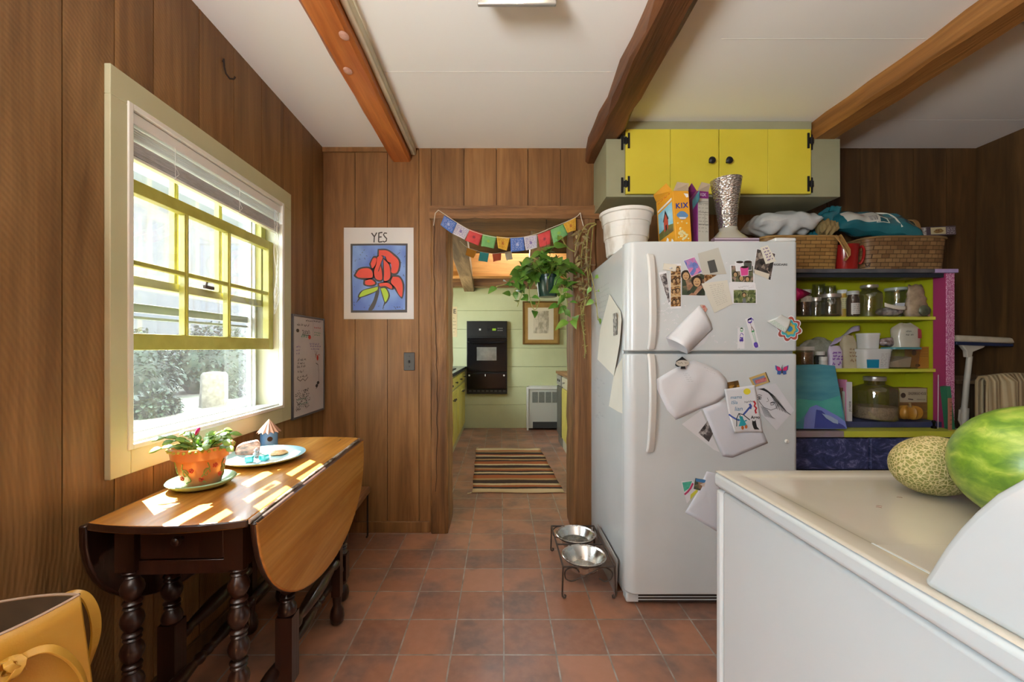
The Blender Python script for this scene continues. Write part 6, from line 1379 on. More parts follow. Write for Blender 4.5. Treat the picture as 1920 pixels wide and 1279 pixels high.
# ---- helpers for jars, tubs and bags
G_jar = glassm('jar_glass', (.95, .96, .95), gl=.10, dirt=.10, dirtcol=(.80, .84, .83), dsc=40)
def span(u0, u1, d): return W((u0+u1)/2, 0, d).x, (u1-u0)/2*d/F
def jar(nm, label, u0, u1, vt, z, d, fill=None, fl_=.5, lid=None, neck=.8, body=None, lab=None, cat='jar', group=None, lidh=.018, labmat=None):
    x, r = span(u0, u1, d); h = H-(vt-CY)*d/F-z; c_ = (x, d, z); o = thing(nm, c_, label, cat, group)
    zb = h-lidh*1.0
    pr = [(r*.8, 0), (r*.97, .004), (r, .012), (r, zb*.72), (r*.96, zb*.80), (r*neck, zb*.90), (r*neck, zb)]
    if body is None:
        inn = [(rr-.0025, max(zz, .005)) for rr, zz in pr[::-1]]
        build(MB().lathe(pr+inn, c_, 28, cap=False), 'glass', G_jar, o, sharp=1.0)
    else: build(MB().lathe(pr, c_, 28), 'bottle', body, o, sharp=1.0)
    if fill: build(MB().lathe([(r*.78, .006), (r*.93, .012), (r*.93, zb*fl_), (.002, zb*fl_+.004)], c_, 24), 'contents', fill, o)
    if lid: build(MB().lathe([(r*neck*1.07, zb-.004), (r*neck*1.09, zb), (r*neck*1.09, h-.002), (r*neck*1.03, h), (.002, h)], c_, 28), 'lid', lid, o)
    if lab:
        m = MB(); a0_, a1_ = -PI/2-.95, -PI/2+.95; m.grid(lambda s, t: Vector((x+(r+.0008)*math.cos(a0_+(a1_-a0_)*s), d+(r+.0008)*math.sin(a0_+(a1_-a0_)*s), z+zb*(lab[0]+(lab[1]-lab[0])*t))), 14, 1)
        lo_ = build(m, 'paper_label', labmat or M_pap2, o)
        m = MB(); mpj = lambda s, t: Vector((x+(r+.0016)*math.cos(a0_+(a1_-a0_)*s), d+(r+.0016)*math.sin(a0_+(a1_-a0_)*s), z+zb*(lab[0]+(lab[1]-lab[0])*t)))
        for k in range(5): m.scrawl(.15, .85, .8-.17*k, .07, mpj, .03)
        build(m, 'small_print', pm('print_grey2', (.15, .13, .12)), lo_)
    return o
M_lidw = pm('lid_white', (.66, .66, .62), rough=.4); M_lids = pm('lid_silver', (.60, .58, .54), rough=.3, metal=.8)
bean = lambda n, a, b, s=60: blotch(n, [(.3, a), (.6, b)], s)
C_dark = bean('dark_beans', (.03, .018, .012), (.10, .06, .04), 150); C_brn = bean('brown_spice', (.12, .055, .02), (.20, .10, .04), 160); C_gold = bean('gold_oil', (.40, .26, .03), (.5, .34, .05), 20); C_grain = bean('grain', (.30, .20, .12), (.52, .40, .27), 230)
def crumple(nm, label, c, r, mt, cat='bag', amp=.22, seed=1, M=None, n=40, mm=26, sq=1., group=None):
    rr_ = random.Random(seed); wv_ = [(Vector((rr_.uniform(-1, 1), rr_.uniform(-1, 1), rr_.uniform(-1, 1)))*rr_.uniform(2, 9), rr_.uniform(0, 6.3), rr_.uniform(.3, 1)) for _ in range(9)]
    def fn(d):
        k = 1/(abs(d.x)**(2+2*(sq-1))+abs(d.y)**(2+2*(sq-1))+abs(d.z)**(2+2*(sq-1)))**(1/(2+2*(sq-1))) if sq > 1 else 1
        return k*(1+amp*sum((abs(math.sin(d.dot(w)*.5+p))-.6)*a for w, p, a in wv_)/4)
    m = MB(); m.ell((0, 0, 0), r, n, mm, M=M, fn=fn); zlo = min(p.z for p in m.v); m.v = [p+Vector((c[0], c[1], c[2]-zlo)) for p in m.v]
    return build(m, nm, mt, None, label=label, cat=cat, group=group, sharp=.9)
# top shelf, front row left to right
z = ZS1+.0005
jar('jar', 'jar of dark beans under the pink cloth, next to the refrigerator', 1494, 1519, 544, z, 2.40, C_dark, .62, M_lidw, .9, lab=(.62, .85))
m = MB(); a = W(1494, 538, 2.352); m.add([W(1488, 538, 2.35), W(1504, 543, 2.352), W(1521, 550, 2.355), W(1506, 558, 2.348), W(1490, 566, 2.35), W(1500, 550, 2.335)], [(0, 1, 5), (1, 2, 5), (2, 3, 5), (3, 4, 5), (4, 0, 5)])
tag(build(m, 'pink_cloth', pm('hot_pink', (.58, .01, .14), rough=.6), solid=.0015), 'hot pink cloth corner poking out over the first jar', 'cloth')
jar('jar', 'smallest clear jar on the top shelf, between the pink cloth and a wide jar', 1521, 1538, 558, z, 2.37, None, .5, M_lids, .92)
jar('jar', 'wide clear preserve jar with silver lid and amber dregs, top shelf', 1538, 1573, 552, z, 2.375, C_brn, .13, M_lids, .9)
jar('spice_bottle', 'slim spice bottle with yellow contents and white lid', 1571, 1587, 544, z, 2.43, None, .5, M_lidw, .88, body=C_gold, lab=(.35, .8), cat='bottle', labmat=pm('label_pale_yellow', (.58, .54, .28), rough=.6))
jar('spice_bottle', 'dark spice bottle with pale label beside the big clear jar', 1589, 1609, 546, z, 2.38, None, .5, pm('lid_grey', (.42, .43, .40), rough=.4), .86, body=pm('brown_glass', (.05, .035, .025), rough=.15, coat=.4), lab=(.12, .60), cat='bottle', labmat=pm('label_greige', (.50, .47, .42), rough=.6))
jar('jar', 'big round clear jar with silver lid in the middle of the top shelf', 1610, 1649, 535, z, 2.385, None, .5, M_lids, .62, lidh=.012)
jar('goblet', 'round clear glass behind the front jars on the top shelf', 1524, 1546, 532, z, 2.465, None, neck=.9, cat='glass', lidh=.001)
jar('goblet', 'second clear glass behind the wide preserve jar', 1545, 1566, 536, z, 2.47, None, neck=.9, cat='glass', lidh=.001)
M_bagc = pm('bag_clear_dark', (.10, .085, .075), (.32, .29, .27), 50, rough=.25, coat=.4); M_kraft = pm('kraft', (.36, .25, .14), (.46, .33, .2), 9, rough=.7)
x, r = span(1648, 1692, 2.36); crumple('bean_bag', 'plastic bag of dark beans folded on the top shelf beside the big jar', (x, 2.37, z), (r*1.05, .035, .028), M_bagc, seed=3)
m = MB(); P0 = W(1648, 568, 2.335); m.grid(lambda s, t: Vector((x-.066+.125*s, 2.328-.006*math.sin(3*s), z+.058-.02*s+.022*t-.03*s*(1-s))), 8, 3); tag(build(m, 'folded_paper', M_pap2, solid=.0012), 'folded cream paper band lying across the bag of beans', 'paper')
jar('jar', 'clear jar with flat grey lid behind the bags on the top shelf', 1664, 1697, 540, z, 2.46, None, lid=pm('lid_sage', (.36, .40, .36), rough=.3), neck=.95, lidh=.014)
x, r = span(1674, 1705, 2.40); o = crumple('bag', 'glossy packet with a white printed panel on the top shelf', (x, 2.425, z), (.036, .018, .044), pm('packet_grey', (.20, .19, .18), (.42, .42, .42), 24, rough=.25, coat=.5), seed=12, amp=.12)
m = MB(); m.hexa([(x-.026, 2.402, z+.062), (x+.030, 2.402, z+.064), (x+.030, 2.404, z+.064), (x-.026, 2.404, z+.062), (x-.026, 2.406, z+.086), (x+.030, 2.406, z+.088), (x+.030, 2.408, z+.088), (x-.026, 2.408, z+.086)]); build(m, 'printed_panel', pm('panel_white', (.60, .62, .66), rough=.5), o)
x, r = span(1702, 1746, 2.345)
m = MB(); n = 12; m.grid(lambda s, t: Vector((x+(r*(1-.42*t**1.4))*math.cos(s*2*PI)-.008*t, 2.36+.035*(1-.75*t)*math.sin(s*2*PI), z+.185*t+.006*math.sin(s*19))), 30, 10); m.v = [p+Vector((.0035*math.sin(p.z*160+p.x*90), .003*math.sin(p.z*120), 0)) for p in m.v]
tag(build(m, 'paper_bag', pm('kraft_clear', (.22, .16, .10), (.40, .30, .19), 22, rough=.45), solid=.001), 'tall brown paper bag at the right end of the top shelf', 'bag')
m = MB(); m.ell((x-.012, 2.305, z+.032), (.034, .012, .031), 14, 10); tag(build(m, 'bag', pm('green_bag', (.05, .06, .035), (.12, .13, .08), 40, rough=.4)), 'small dark green bag in front of the brown paper bag', 'bag')
# middle shelf
z = ZS2+.0005
jar('jar', 'jar of brown paste with white lid on the middle shelf end', 1494, 1523, 650, z, 2.38, C_brn, .86, M_lidw, .95)
jar('jar', 'little dark bottle with white cap behind the painted canvas', 1528, 1546, 659, z, 2.39, None, lid=M_lidw, neck=.8, body=pm('dark_bottle', (.03, .03, .028), rough=.2))
jar('jar', 'tiny white capped jar beside the lilac bag', 1537, 1550, 669, z, 2.35, None, lid=M_lidw, neck=.95, body=pm('white_jar', (.55, .54, .5), rough=.4))
x, r = span(1500, 1574, 2.46); crumple('plastic_bag', 'crumpled grey-green plastic bag at the back of the middle shelf', (x, 2.475, z+.0), (r*.98, .038, .088), pm('bag_grey_green', (.22, .24, .19), (.42, .44, .38), 16, rough=.25, coat=.4), seed=5, amp=.5, n=56, mm=36)
def sack(nm, label, u0, u1, vt, z, d, mt, seed=1, th=.55, top=.7, printm=None, pr=None, cat='bag'):
    x, r = span(u0, u1, d); h = H-(vt-CY)*d/F-z; rr_ = random.Random(seed); ph = [rr_.uniform(0, 6) for _ in range(4)]
    def fn(s, t):
        a = s*2*PI; c_, s_ = math.cos(a), math.sin(a); k = 1-(1-top)*max(0, (t-.72)/.28)**1.5
        kk = r*k*(1+.03*math.sin(3*a+ph[0]+6*t)+.02*math.sin(5*a+ph[1]-9*t))
        return Vector((x+kk*math.copysign(abs(c_)**.6, c_), d+r*th*(k if t > .72 else 1)*math.copysign(abs(s_)**.6, s_)*(1 if t < .8 else 1-.9*(t-.8)/.2), z+h*t*(1+.02*math.sin(4*a+ph[2])*t)))
    N = 32; m = MB(); m.grid(fn, N, 14); m.add([fn(k/N, 0) for k in range(N)], [tuple(range(N))]); m.add([fn(k/N, 1) for k in range(N)], [tuple(range(N))])
    o = build(m, nm, mt, None, label=label, cat=cat, sharp=1.0)
    if printm:
        m = MB(); y = d-r*th-.004; mpp = lambda s, t: Vector((x-r+2*r*s, y, z+h*t))
        for s0, s1, t0, hh, wd in pr: m.scrawl(s0, s1, t0, hh, mpp, wd)
        build(m, 'printing', printm, o)
    return o
sack('flour_bag', 'lilac and white bag with purple lettering on the middle shelf', 1553, 1577, 649, z, 2.365, pm('lilac_bag', (.55, .46, .62), (.62, .58, .66), 6, rough=.5), 2, .5, .85, pm('purple_print', (.20, .05, .36), rough=.6), ((.1, .75, .66, .10, .05), (.15, .9, .52, .09, .05), (.1, .9, .40, .09, .05), (.1, .9, .15, .18, .06)))
sack('flour_sack', 'beige rolled top sack standing beside the lilac bag', 1577, 1604, 629, z, 2.40, pm('beige_sack', (.40, .34, .22), (.48, .42, .29), 9, rough=.7), 4, .5, .6, pm('sack_print', (.22, .13, .07), rough=.7), ((.35, .85, .55, .06, .03), (.35, .85, .45, .06, .03), (.35, .85, .35, .06, .03), (.4, .8, .2, .08, .04)))
m = MB(); m.grid(lambda s, t: W(1566+46*s-10*t*(1-s), 634-26*s+14*t*(1-.3*s)+3*math.sin(s*7), 2.44-.03*t+.008*math.sin(5*s)), 12, 4); tag(build(m, 'ribbon_bag', pm('lilac_film', (.42, .34, .52), (.52, .46, .58), 18, rough=.35), solid=.0015), 'lilac plastic flap curling above the beige sack', 'bag')
def tub(nm, label, u0, u1, vt, z, d, body, lid, taper=.88, depth=None, rim=1.04, extra=None, cat='tub', wall=None):
    x, r = span(u0, u1, d); h = H-(vt-CY)*d/F-z; dy = (depth or r*2)/2; o = thing(nm, (x, d, z), label, cat)
    def ring(k, zz, n=32, p=.45): return [Vector((x+r*k*math.copysign(abs(math.cos(a))**p, math.cos(a)), d+dy*k*math.copysign(abs(math.sin(a))**p, math.sin(a)), z+zz)) for a in [2*PI*i/n for i in range(n)]]
    def loft(rs):
        m = MB(); n = len(rs[0]); vs = [p for q in rs for p in q]
        m.add(vs, [(i*n+k, i*n+(k+1) % n, (i+1)*n+(k+1) % n, (i+1)*n+k) for i in range(len(rs)-1) for k in range(n)]+[tuple(range(n)), tuple(range((len(rs)-1)*n, len(rs)*n))]); return m
    lh = .012; build(loft([ring(taper*.97, 0), ring(taper, .004), ring(.99, h-lh)]), 'body', body, o, sharp=.6)
    build(loft([ring(rim, h-lh), ring(rim, h-.002), ring(rim*.96, h)]), 'lid', lid, o, sharp=.6)
    return o, x, r, dy, h
M_tubw = pm('tub_white', (.60, .60, .57), (.64, .64, .61), 5, rough=.4)
o, x, r, dy, h = tub('food_tub', 'square white tub with teal and nutrition labels on the middle shelf', 1605, 1660, 654, z, 2.375, M_tubw, M_tubw, .88, .12)
yf = 2.375-.06
def facep(o_, pts, mt, nm): m = MB(); m.add([Vector(p) for p in pts], [tuple(range(len(pts)))]); return build(m, nm, mt, o_)
fq = lambda s, t, k=0: Vector((x-r+2*r*s, yf-.0012-.0006*k+(1-t)*.0065, z+h*t))
facep(o, [fq(.09, .04), fq(.48, .04), fq(.48, .46), (fq(.06, .46))], pm('tub_teal', (.01, .22, .36), rough=.4), 'teal_panel')
m = MB()
for k in range(8): m.scrawl(.53, .74, .72-.085*k, .04, lambda a, b: fq(a, b, 1), .010); m.scrawl(.78, .92, .72-.085*k, .04, lambda a, b: fq(a, b, 1), .008)
build(m, 'small_print', pm('print_grey2', (.15, .13, .12)), o)
z2 = z+h+.0005; o, x, r, dy, h = tub('yogurt_tub', 'round white pot stacked on top of the square tub', 1613, 1641, 625, z2, 2.375, M_tubw, M_lidw, .9, None); yf = 2.375-dy
m = MB()
for k in range(6): m.scrawl(.1, .55, .78-.12*k, .06, lambda a, b: fq(a, b, 1), .014)
build(m, 'small_print', pm('print_grey2', (.15, .13, .12)), o)
o, x, r, dy, h = tub('storage_box', 'clear plastic box with teal lid holding pale flour', 1662, 1716, 651, z, 2.345, G_jar, pm('lid_teal', (.08, .26, .28), rough=.35), .86, .10)
m = MB(); m.hexa([(x-r*.78, 2.352, z+.005), (x+r*.78, 2.352, z+.005), (x+r*.78, 2.468, z+.005), (x-r*.78, 2.468, z+.005), (x-r*.80, 2.350, z+.035), (x+r*.86, 2.350, z+.068), (x+r*.86, 2.468, z+.072), (x-r*.80, 2.468, z+.04)]); build(m, 'flour', pm('flour_tan', (.46, .36, .25), rough=.9), o, bev=.006, seg=3)
zb_ = z+h+.0005
o = sack('bread_bag', 'pale bread bag with red panel on the teal lidded box', 1676, 1718, 606, zb_, 2.34, pm('bread_bag', (.44, .44, .36), (.54, .50, .40), 8, rough=.35, coat=.3), 7, .6, .5, INK, ((.22, .55, .62, .08, .02), (.22, .55, .48, .06, .02)))
x, r = span(1676, 1718, 2.34); facep(o, [(x+r*.45, 2.296, zb_+.05), (x+r*.95, 2.306, zb_+.05), (x+r*.9, 2.306, zb_+.10), (x+r*.45, 2.297, zb_+.105)], pm('bag_red', (.40, .06, .07), rough=.5), 'red_panel')
x, r = span(1645, 1678, 2.38); crumple('nut_bag', 'twisted clear bag with dark nuts behind the round white pot', (x, 2.365, zb_), (r*1.1, .028, .028), pm('nut_bag', (.10, .06, .05), (.30, .24, .24), 40, rough=.25, coat=.4), seed=9, amp=.4)
p = W(1709, 692, 2.378); q = W(1742, 650, 2.378); m = MB(); m.box(p.x, q.x, 2.378, 2.42, z, q.z); o = build(m, 'tea_box', pm('tea_orange', (.40, .17, .025), (.46, .21, .04), 6, rough=.5), None, bev=.002, label='orange printed box at the right end of the middle shelf', cat='box')
m = MB(); mt_ = lambda a, b: Vector((p.x+(q.x-p.x)*a, 2.3772, z+(q.z-z)*b))
m.add([mt_(.14+.14*math.cos(a), .72+.14*math.sin(a)) for a in [k*PI/8 for k in range(16)]], [tuple(range(16))]); m.add([mt_(.35+.14*math.cos(a), .13+.07*math.sin(a)) for a in [k*PI/8 for k in range(16)]], [tuple(range(16))])
for k in range(6): m.ribbon([(.5, .55+.07*k), (.95, .55+.07*k)], .012, mt_)
build(m, 'dark_print', pm('tea_brown', (.07, .025, .012), rough=.6), o)
# lower shelf
z = ZK+.0005
cv = [(1497, 804.5), (1588, 804.5), (1566, 686), (1540, 683.5), (1497, 684.5)]
pc_ = thing('painted_canvas', W(1540, 804, 2.21), 'trapezoid canvas painted teal with a blue mountain, leaning on the hutch', 'painting')
lean = lambda u, v, k=0: (lambda p: Vector((p.x, p.y-.0006*k, p.z)))(W(u, v, 2.203+.06*(804.5-v)/121))
m = MB(); m.prism([lean(u, v) for u, v in [(1478, 804.5), (1588, 804.5), (1566, 686), (1540, 683.5), (1478, 684.5)]], (0, .018, 0)); cvo = build(m, 'canvas', pm('canvas_teal', (.05, .23, .30), (.10, .33, .38), 7, st=(.5, 1, 2), rough=.6), pc_, bev=.002)
facep(cvo, [lean(u, v, 2) for u, v in ((1478, 752), (1500, 748), (1540, 752), (1574, 742), (1580, 782), (1560, 776), (1530, 760), (1510, 775), (1497, 790), (1478, 796))], pm('canvas_green', (.06, .36, .30), (.10, .42, .36), 9, rough=.6), 'green_hill')
facep(cvo, [lean(u, v, 3) for u, v in ((1506, 804), (1508, 782), (1518, 764), (1530, 759), (1545, 766), (1570, 780), (1584, 790), (1588, 804))], pm('canvas_periwinkle', (.20, .26, .66), rough=.6), 'periwinkle_slope')
facep(cvo, [lean(u, v, 4) for u, v in ((1526, 803), (1528, 784), (1530, 768), (1540, 770), (1556, 785), (1580, 797), (1586, 803))], pm('canvas_navy', (.05, .07, .30), rough=.6), 'navy_mountain')
facep(cvo, [lean(u, v, 5) for u, v in ((1540, 775), (1556, 780), (1570, 788), (1571, 795), (1562, 793), (1548, 784))], pm('canvas_ice', (.36, .48, .66), rough=.6), 'ice_streak')
def book(label, u0, u1, v0, mt, d=2.30, dep=.13, title=None, tm=None, tilt=0):
    p = W(u0, 0, d); q = W(u1, 0, d); h = H-(v0-CY)*d/F-z; m = MB()
    m.hexa([(p.x, d, z), (q.x, d, z), (q.x, d+dep, z), (p.x, d+dep, z), (p.x-tilt, d, z+h), (q.x-tilt, d, z+h), (q.x-tilt, d+dep, z+h), (p.x-tilt, d+dep, z+h)])
    o = build(m, 'book', mt, None, bev=.001, label=label, cat='book', group='books beside the painted canvas')
    if title: m = MB(); m.text(title, (q.x-p.x)*.62, lambda a, b: Vector(((p.x+q.x)/2-b-tilt*.5, d-.0008, z+h*.38+a)), bold=.0003); build(m, 'title', tm or INK, o)
    return o
book('thick brown book leaning nearest the painted canvas', 1575.5, 1581, 727, pm('book_brown', (.16, .08, .05), rough=.6), 2.33)
book('pale green thin book beside the brown book', 1581.5, 1584.5, 734, pm('book_green', (.36, .45, .38), rough=.6), 2.32)
book('thin pink spined book beside the white book', 1585, 1588.5, 712, pm('book_pink', (.55, .22, .36), rough=.6), 2.32)
book('white book with black vertical lettering on its spine', 1589.5, 1598, 716.5, pm('book_white', (.66, .66, .66), rough=.5), 2.31, title='JO NESB', tm=pm('title_grey', (.10, .10, .10), rough=.5))
jar('grain_jar', 'large clear jug jar half full of pale grain on the lower shelf', 1606, 1674, 706, z, 2.375, C_grain, .34, M_lids, .45, lidh=.02)
pk = thing('pumpkin', W(1704, 0, 2.36), 'small orange pumpkin on the lower shelf', 'pumpkin'); x, r = span(1681, 1728, 2.325); pk.location = (x, 2.325, z)
m = MB(); m.ell((x, 2.325, z+.048), (r, r*.62, .050), 60, 20, fn=lambda d: (1-.20*abs(math.cos(5*math.atan2(d.y, d.x)))**.5*math.sqrt(max(0, 1-d.z*d.z)))*(1-.25*abs(d.z)**6)); m.v = [Vector((p.x, p.y, max(p.z, z+.0005))) for p in m.v]; build(m, 'flesh', pm('pumpkin_orange', (.34, .16, .02), (.42, .22, .03), 10, rough=.45), pk)
m = MB(); m.tube([(x-.01, 2.31, z+.082), (x-.012, 2.307, z+.096), (x-.018, 2.303, z+.104)], [.008, .005, .006], 8); build(m, 'stem', pm('stem_tan', (.30, .22, .10), rough=.8), pk)
p = W(1684, 727, 2.385); q = W(1739, 796, 2.385); gb = thing('wooden_box', ((p.x+q.x)/2, 2.41, z), 'planked wooden box with a cream gingerbread house label', 'box')
m = MB(); n = 4
for k in range(n): zz = z+(p.z-z)*k/n; m.box(p.x, q.x, 2.385, 2.44, zz+.0008, z+(p.z-z)*(k+1)/n-.0008)
build(m, 'planks', woodm('box_wood', (.16, .075, .028), (.24, .12, .045), (.33, .17, .07), 'x', .5, .3), gb, bev=.001)
m = MB(); m.box(p.x+.005, q.x-.008, 2.382, 2.3846, p.z-.085, p.z-.004); lb = build(m, 'label_card', pm('label_cream', (.42, .36, .25), rough=.6), gb)
m = MB(); m.text('GINGERBREAD HOUSE', .022, lambda a, b: Vector(((p.x+q.x)/2+.022+a, 2.3812, p.z-.035+b)), width=.105, bold=.0004); m.text('FARMHOUSE', .010, lambda a, b: Vector(((p.x+q.x)/2+.045+a, 2.3812, p.z-.07+b)), width=.05)
m.add([Vector((p.x+.026+.015*math.cos(a), 2.3812, p.z-.045+.015*math.sin(a))) for a in [k*PI/9 for k in range(18)]], [tuple(range(18))]); m.ribbon([(p.x+.055, p.z-.066), (p.x+.085, p.z-.070)], .006, lambda a, b: Vector((a, 2.3812, b)))
build(m, 'lettering', pm('label_brown', (.05, .03, .02)), lb)
m = MB(); m.hexa([(2.484, 2.235, ZC2), (2.506, 2.235, ZC2), (2.506, 2.27, ZC2), (2.484, 2.27, ZC2), (2.458, 2.235, ZC2+.235), (2.480, 2.235, ZC2+.24), (2.480, 2.27, ZC2+.24), (2.458, 2.27, ZC2+.235)])
tag(build(m, 'book', pm('binder_green', (.03, .17, .09), rough=.5), bev=.001), 'green binder leaning against the pink post', 'book')
m = MB(); m.box(2.458, 2.477, 2.225, 2.230, ZC2, ZC2+.175); rl = build(m, 'ruler', pm('ruler_pink', (.42, .17, .11), rough=.5), None, bev=.0008, label='salmon pink ruler standing beside the green binder', cat='ruler')
m = MB()
for k in range(6): m.box(2.465, 2.477, 2.2242, 2.2248, ZC2+.03+.024*k, ZC2+.032+.024*k)
build(m, 'marks', INK, rl)
m = MB(); m.tube([(2.443, 2.265, ZC2), (2.450, 2.27, ZC2+.30)], .0018, 6); tag(build(m, 'wire_rod', M_alu), 'thin shiny rod standing beside the salmon ruler', 'rod')
m = MB(); q = Vector((2.425, 2.27, ZC2)); m.lathe([(.012, 0), (.012, .01), (.005, .016), (.006, .03), (.010, .036), (.006, .046)], q, 14); tag(build(m, 'cork_stopper', M_blk), 'small black stopper on the shelf beside the ruler', 'stopper')

# ---- baskets and bags on top of the hutch
zt = ZT+.0005
def wovenm(name, a, b, sc1, ratio):
    t = NT(name); tc = t.new('ShaderNodeTexCoord'); sp = t.new('ShaderNodeSeparateXYZ'); t.l(tc.outputs['Object'], sp.inputs[0]); cb = t.new('ShaderNodeCombineXYZ')
    t.l(t.math('ADD', sp.outputs[0], sp.outputs[1]), cb.inputs[0]); t.l(sp.outputs[2], cb.inputs[1])
    br = t.new('ShaderNodeTexBrick'); br.offset = .5; t.l(cb.outputs[0], br.inputs[0]); br.inputs['Scale'].default_value = 1; br.inputs['Brick Width'].default_value = sc1*ratio; br.inputs['Row Height'].default_value = sc1; br.inputs['Mortar Size'].default_value = .0016; br.inputs['Mortar Smooth'].default_value = .6
    br.inputs['Color1'].default_value = cl(a); br.inputs['Color2'].default_value = cl(b); br.inputs['Mortar'].default_value = (.05, .025, .01, 1)
    t.bump(t.math('MULTIPLY_ADD', br.outputs[1], -1.), .8, .006); col = t.mix(t.noise(t.coord(), 35, 3), br.outputs[0], t.mix(.4, br.outputs[0], (.05, .02, .008)))
    return t.set(col=col, rough=.55)
def basket(nm, label, x0, x1, y0, y1, z0, z1, mt, flare=.02, amp=.0, rimm=None):
    o = thing(nm, ((x0+x1)/2, (y0+y1)/2, z0), label, 'basket'); cx_, cy_ = (x0+x1)/2, (y0+y1)/2; hx_, hy_ = (x1-x0)/2-flare, (y1-y0)/2-flare
    def ring(t, k=0): return [Vector((cx_+(hx_+flare*t-k)*math.copysign(abs(math.cos(a))**.35, math.cos(a)), cy_+(hy_+flare*t-k)*math.copysign(abs(math.sin(a))**.35, math.sin(a)), z0+(z1-z0)*t*(1+amp*math.sin(3*a)))) for a in [2*PI*i/64 for i in range(64)]]
    rs = [ring(i/8) for i in range(9)]+[ring(1-i/4, .006) for i in range(4)]; n = 64; m = MB()
    m.add([p for r_ in rs for p in r_], [(i*n+k, i*n+(k+1) % n, (i+1)*n+(k+1) % n, (i+1)*n+k) for i in range(len(rs)-1) for k in range(n)]+[tuple(range(n)), tuple(range((len(rs)-1)*n, len(rs)*n))]); build(m, 'woven_body', mt, o)
    m = MB(); P = ring(.985, -.003); m.tube(P+[P[0]], .0065, 6, cap=False); build(m, 'rim', rimm, o); return o
M_splint = pm('splint', (.36, .20, .06), (.44, .26, .09), 20, rough=.5)
bk1 = basket('basket', 'golden splint basket beside the refrigerator on the hutch top', 1.50, 1.945, 2.30, 2.50, zt, 1.80, wovenm('weave_gold', (.46, .26, .075), (.30, .155, .04), .021, 2.8), .012, 0, M_splint)
m = MB(); m.strap([(1.94, 2.32, 1.81), (1.955, 2.31, 1.77), (1.975, 2.30, 1.72), (1.975, 2.30, 1.69), (1.955, 2.305, 1.66)], (0, 1, 0), .018, .005); m.strap([(1.895, 2.295, 1.80), (1.92, 2.292, 1.765), (1.958, 2.292, 1.70), (1.96, 2.292, 1.675)], (0, .3, 1), .016, .005); build(m, 'handle', M_splint, bk1)
bk2 = basket('basket', 'large brown woven basket at the right end of the hutch top', 2.10, 2.575, 2.315, 2.515, zt, 1.80, wovenm('weave_brown', (.34, .20, .08), (.17, .085, .03), .024, 1.7), .012, .012, pm('splint_dark', (.22, .13, .05), rough=.6))
m = MB(); m.strap(smooth([(2.395, 2.33, 1.79), (2.395, 2.322, 1.84), (2.385, 2.33, 1.89), (2.37, 2.36, 1.905), (2.36, 2.42, 1.88)]), (1, 0, 0), .022, .005); build(m, 'handle', pm('splint_dark2', (.22, .12, .04), rough=.5), bk2)
cn = thing('canister', (2.02, 2.38, zt), 'red enamel jug between the two baskets', 'jug')
c_ = (2.022, 2.385, zt); m = MB(); m.lathe([(.058, 0), (.060, .004), (.066, .135), (.069, .15), (.071, .155), (.066, .155), (.058, .02), (.002, .012)], c_, 36); build(m, 'body', pm('red_enamel', (.25, .010, .008), (.30, .015, .012), 5, rough=.2, coat=.4), cn, sharp=.5)
m = MB(); m.tube(smooth([(2.086, 2.36, zt+.14), (2.092, 2.345, zt+.145), (2.088, 2.33, zt+.11), (2.075, 2.325, zt+.06), (2.066, 2.335, zt+.04)]), .007, 8); build(m, 'handle', pm('red_enamel', (.25, .01, .008)), cn)
def pillow(nm, label, c, sx_, sy_, sz_, mt, rot=0, tilt=0, seed=1, cat='bag', amp=.05, tx=0):
    rr_ = random.Random(seed); ph = [rr_.uniform(0, 6) for _ in range(5)]; M = Matrix.Rotation(rot, 4, 'Z') @ Matrix.Rotation(tilt, 4, 'Y') @ Matrix.Rotation(tx, 4, 'X')
    def fn(s, t, sg):
        x = 2*s-1; y = 2*t-1; e = max(0, 1-abs(x)**3.2)**.55*max(0, 1-abs(y)**3.2)**.55
        wr = 1+amp*(math.sin(9*x+ph[0]+3*y)+math.sin(7*y*(1+x)+ph[1])+math.sin(14*x*y+ph[2]))
        return Vector((x*sx_*(1-.06*abs(y)), y*sy_*(1-.06*abs(x)), sg*e*sz_*wr+.006*math.sin(11*x+ph[3])))
    m = MB(); m.grid(lambda s, t: fn(s, t, 1), 34, 26); m.grid(lambda s, t: fn(s, 1-t, -1), 34, 26); m.v = [M @ p for p in m.v]; zlo = min(p.z for p in m.v); off = Vector((c[0], c[1], c[2]-zlo)); m.v = [p+off for p in m.v]
    return build(m, nm, mt, None, label=label, cat=cat, sharp=1.2), M, off, fn
M_tealbag = pm('teal_bag', (.012, .10, .125), (.02, .15, .18), 5, rough=.22, coat=.5, bump=.9, bsc=16)
pillow('plastic_bag', 'white plastic bag heaped on the golden basket', (1.645, 2.385, 1.803), .20, .10, .062, pm('white_film', (.50, .53, .52), (.62, .64, .62), 9, rough=.3, coat=.4, bump=.9, bsc=16), .05, -.06, 3, amp=.10)
pillow('plastic_bag', 'crumpled teal bag standing between the two baskets', (1.935, 2.44, 1.805), .13, .055, .045, M_tealbag, .1, -.85, 8, amp=.14)
pillow('plastic_bag', 'brown fabric bundle tucked into the golden basket', (1.885, 2.345, 1.802), .05, .04, .04, pm('olive_cloth', (.20, .14, .05), (.28, .2, .08), 12, rough=.9), 0, .2, 5, 'bundle', .12)
o, M, off, fn = pillow('chip_bag', 'big teal snack bag lying across the large basket', (2.19, 2.385, 1.790), .245, .090, .062, M_tealbag, -.05, .12, 11, amp=.035, tx=.72)
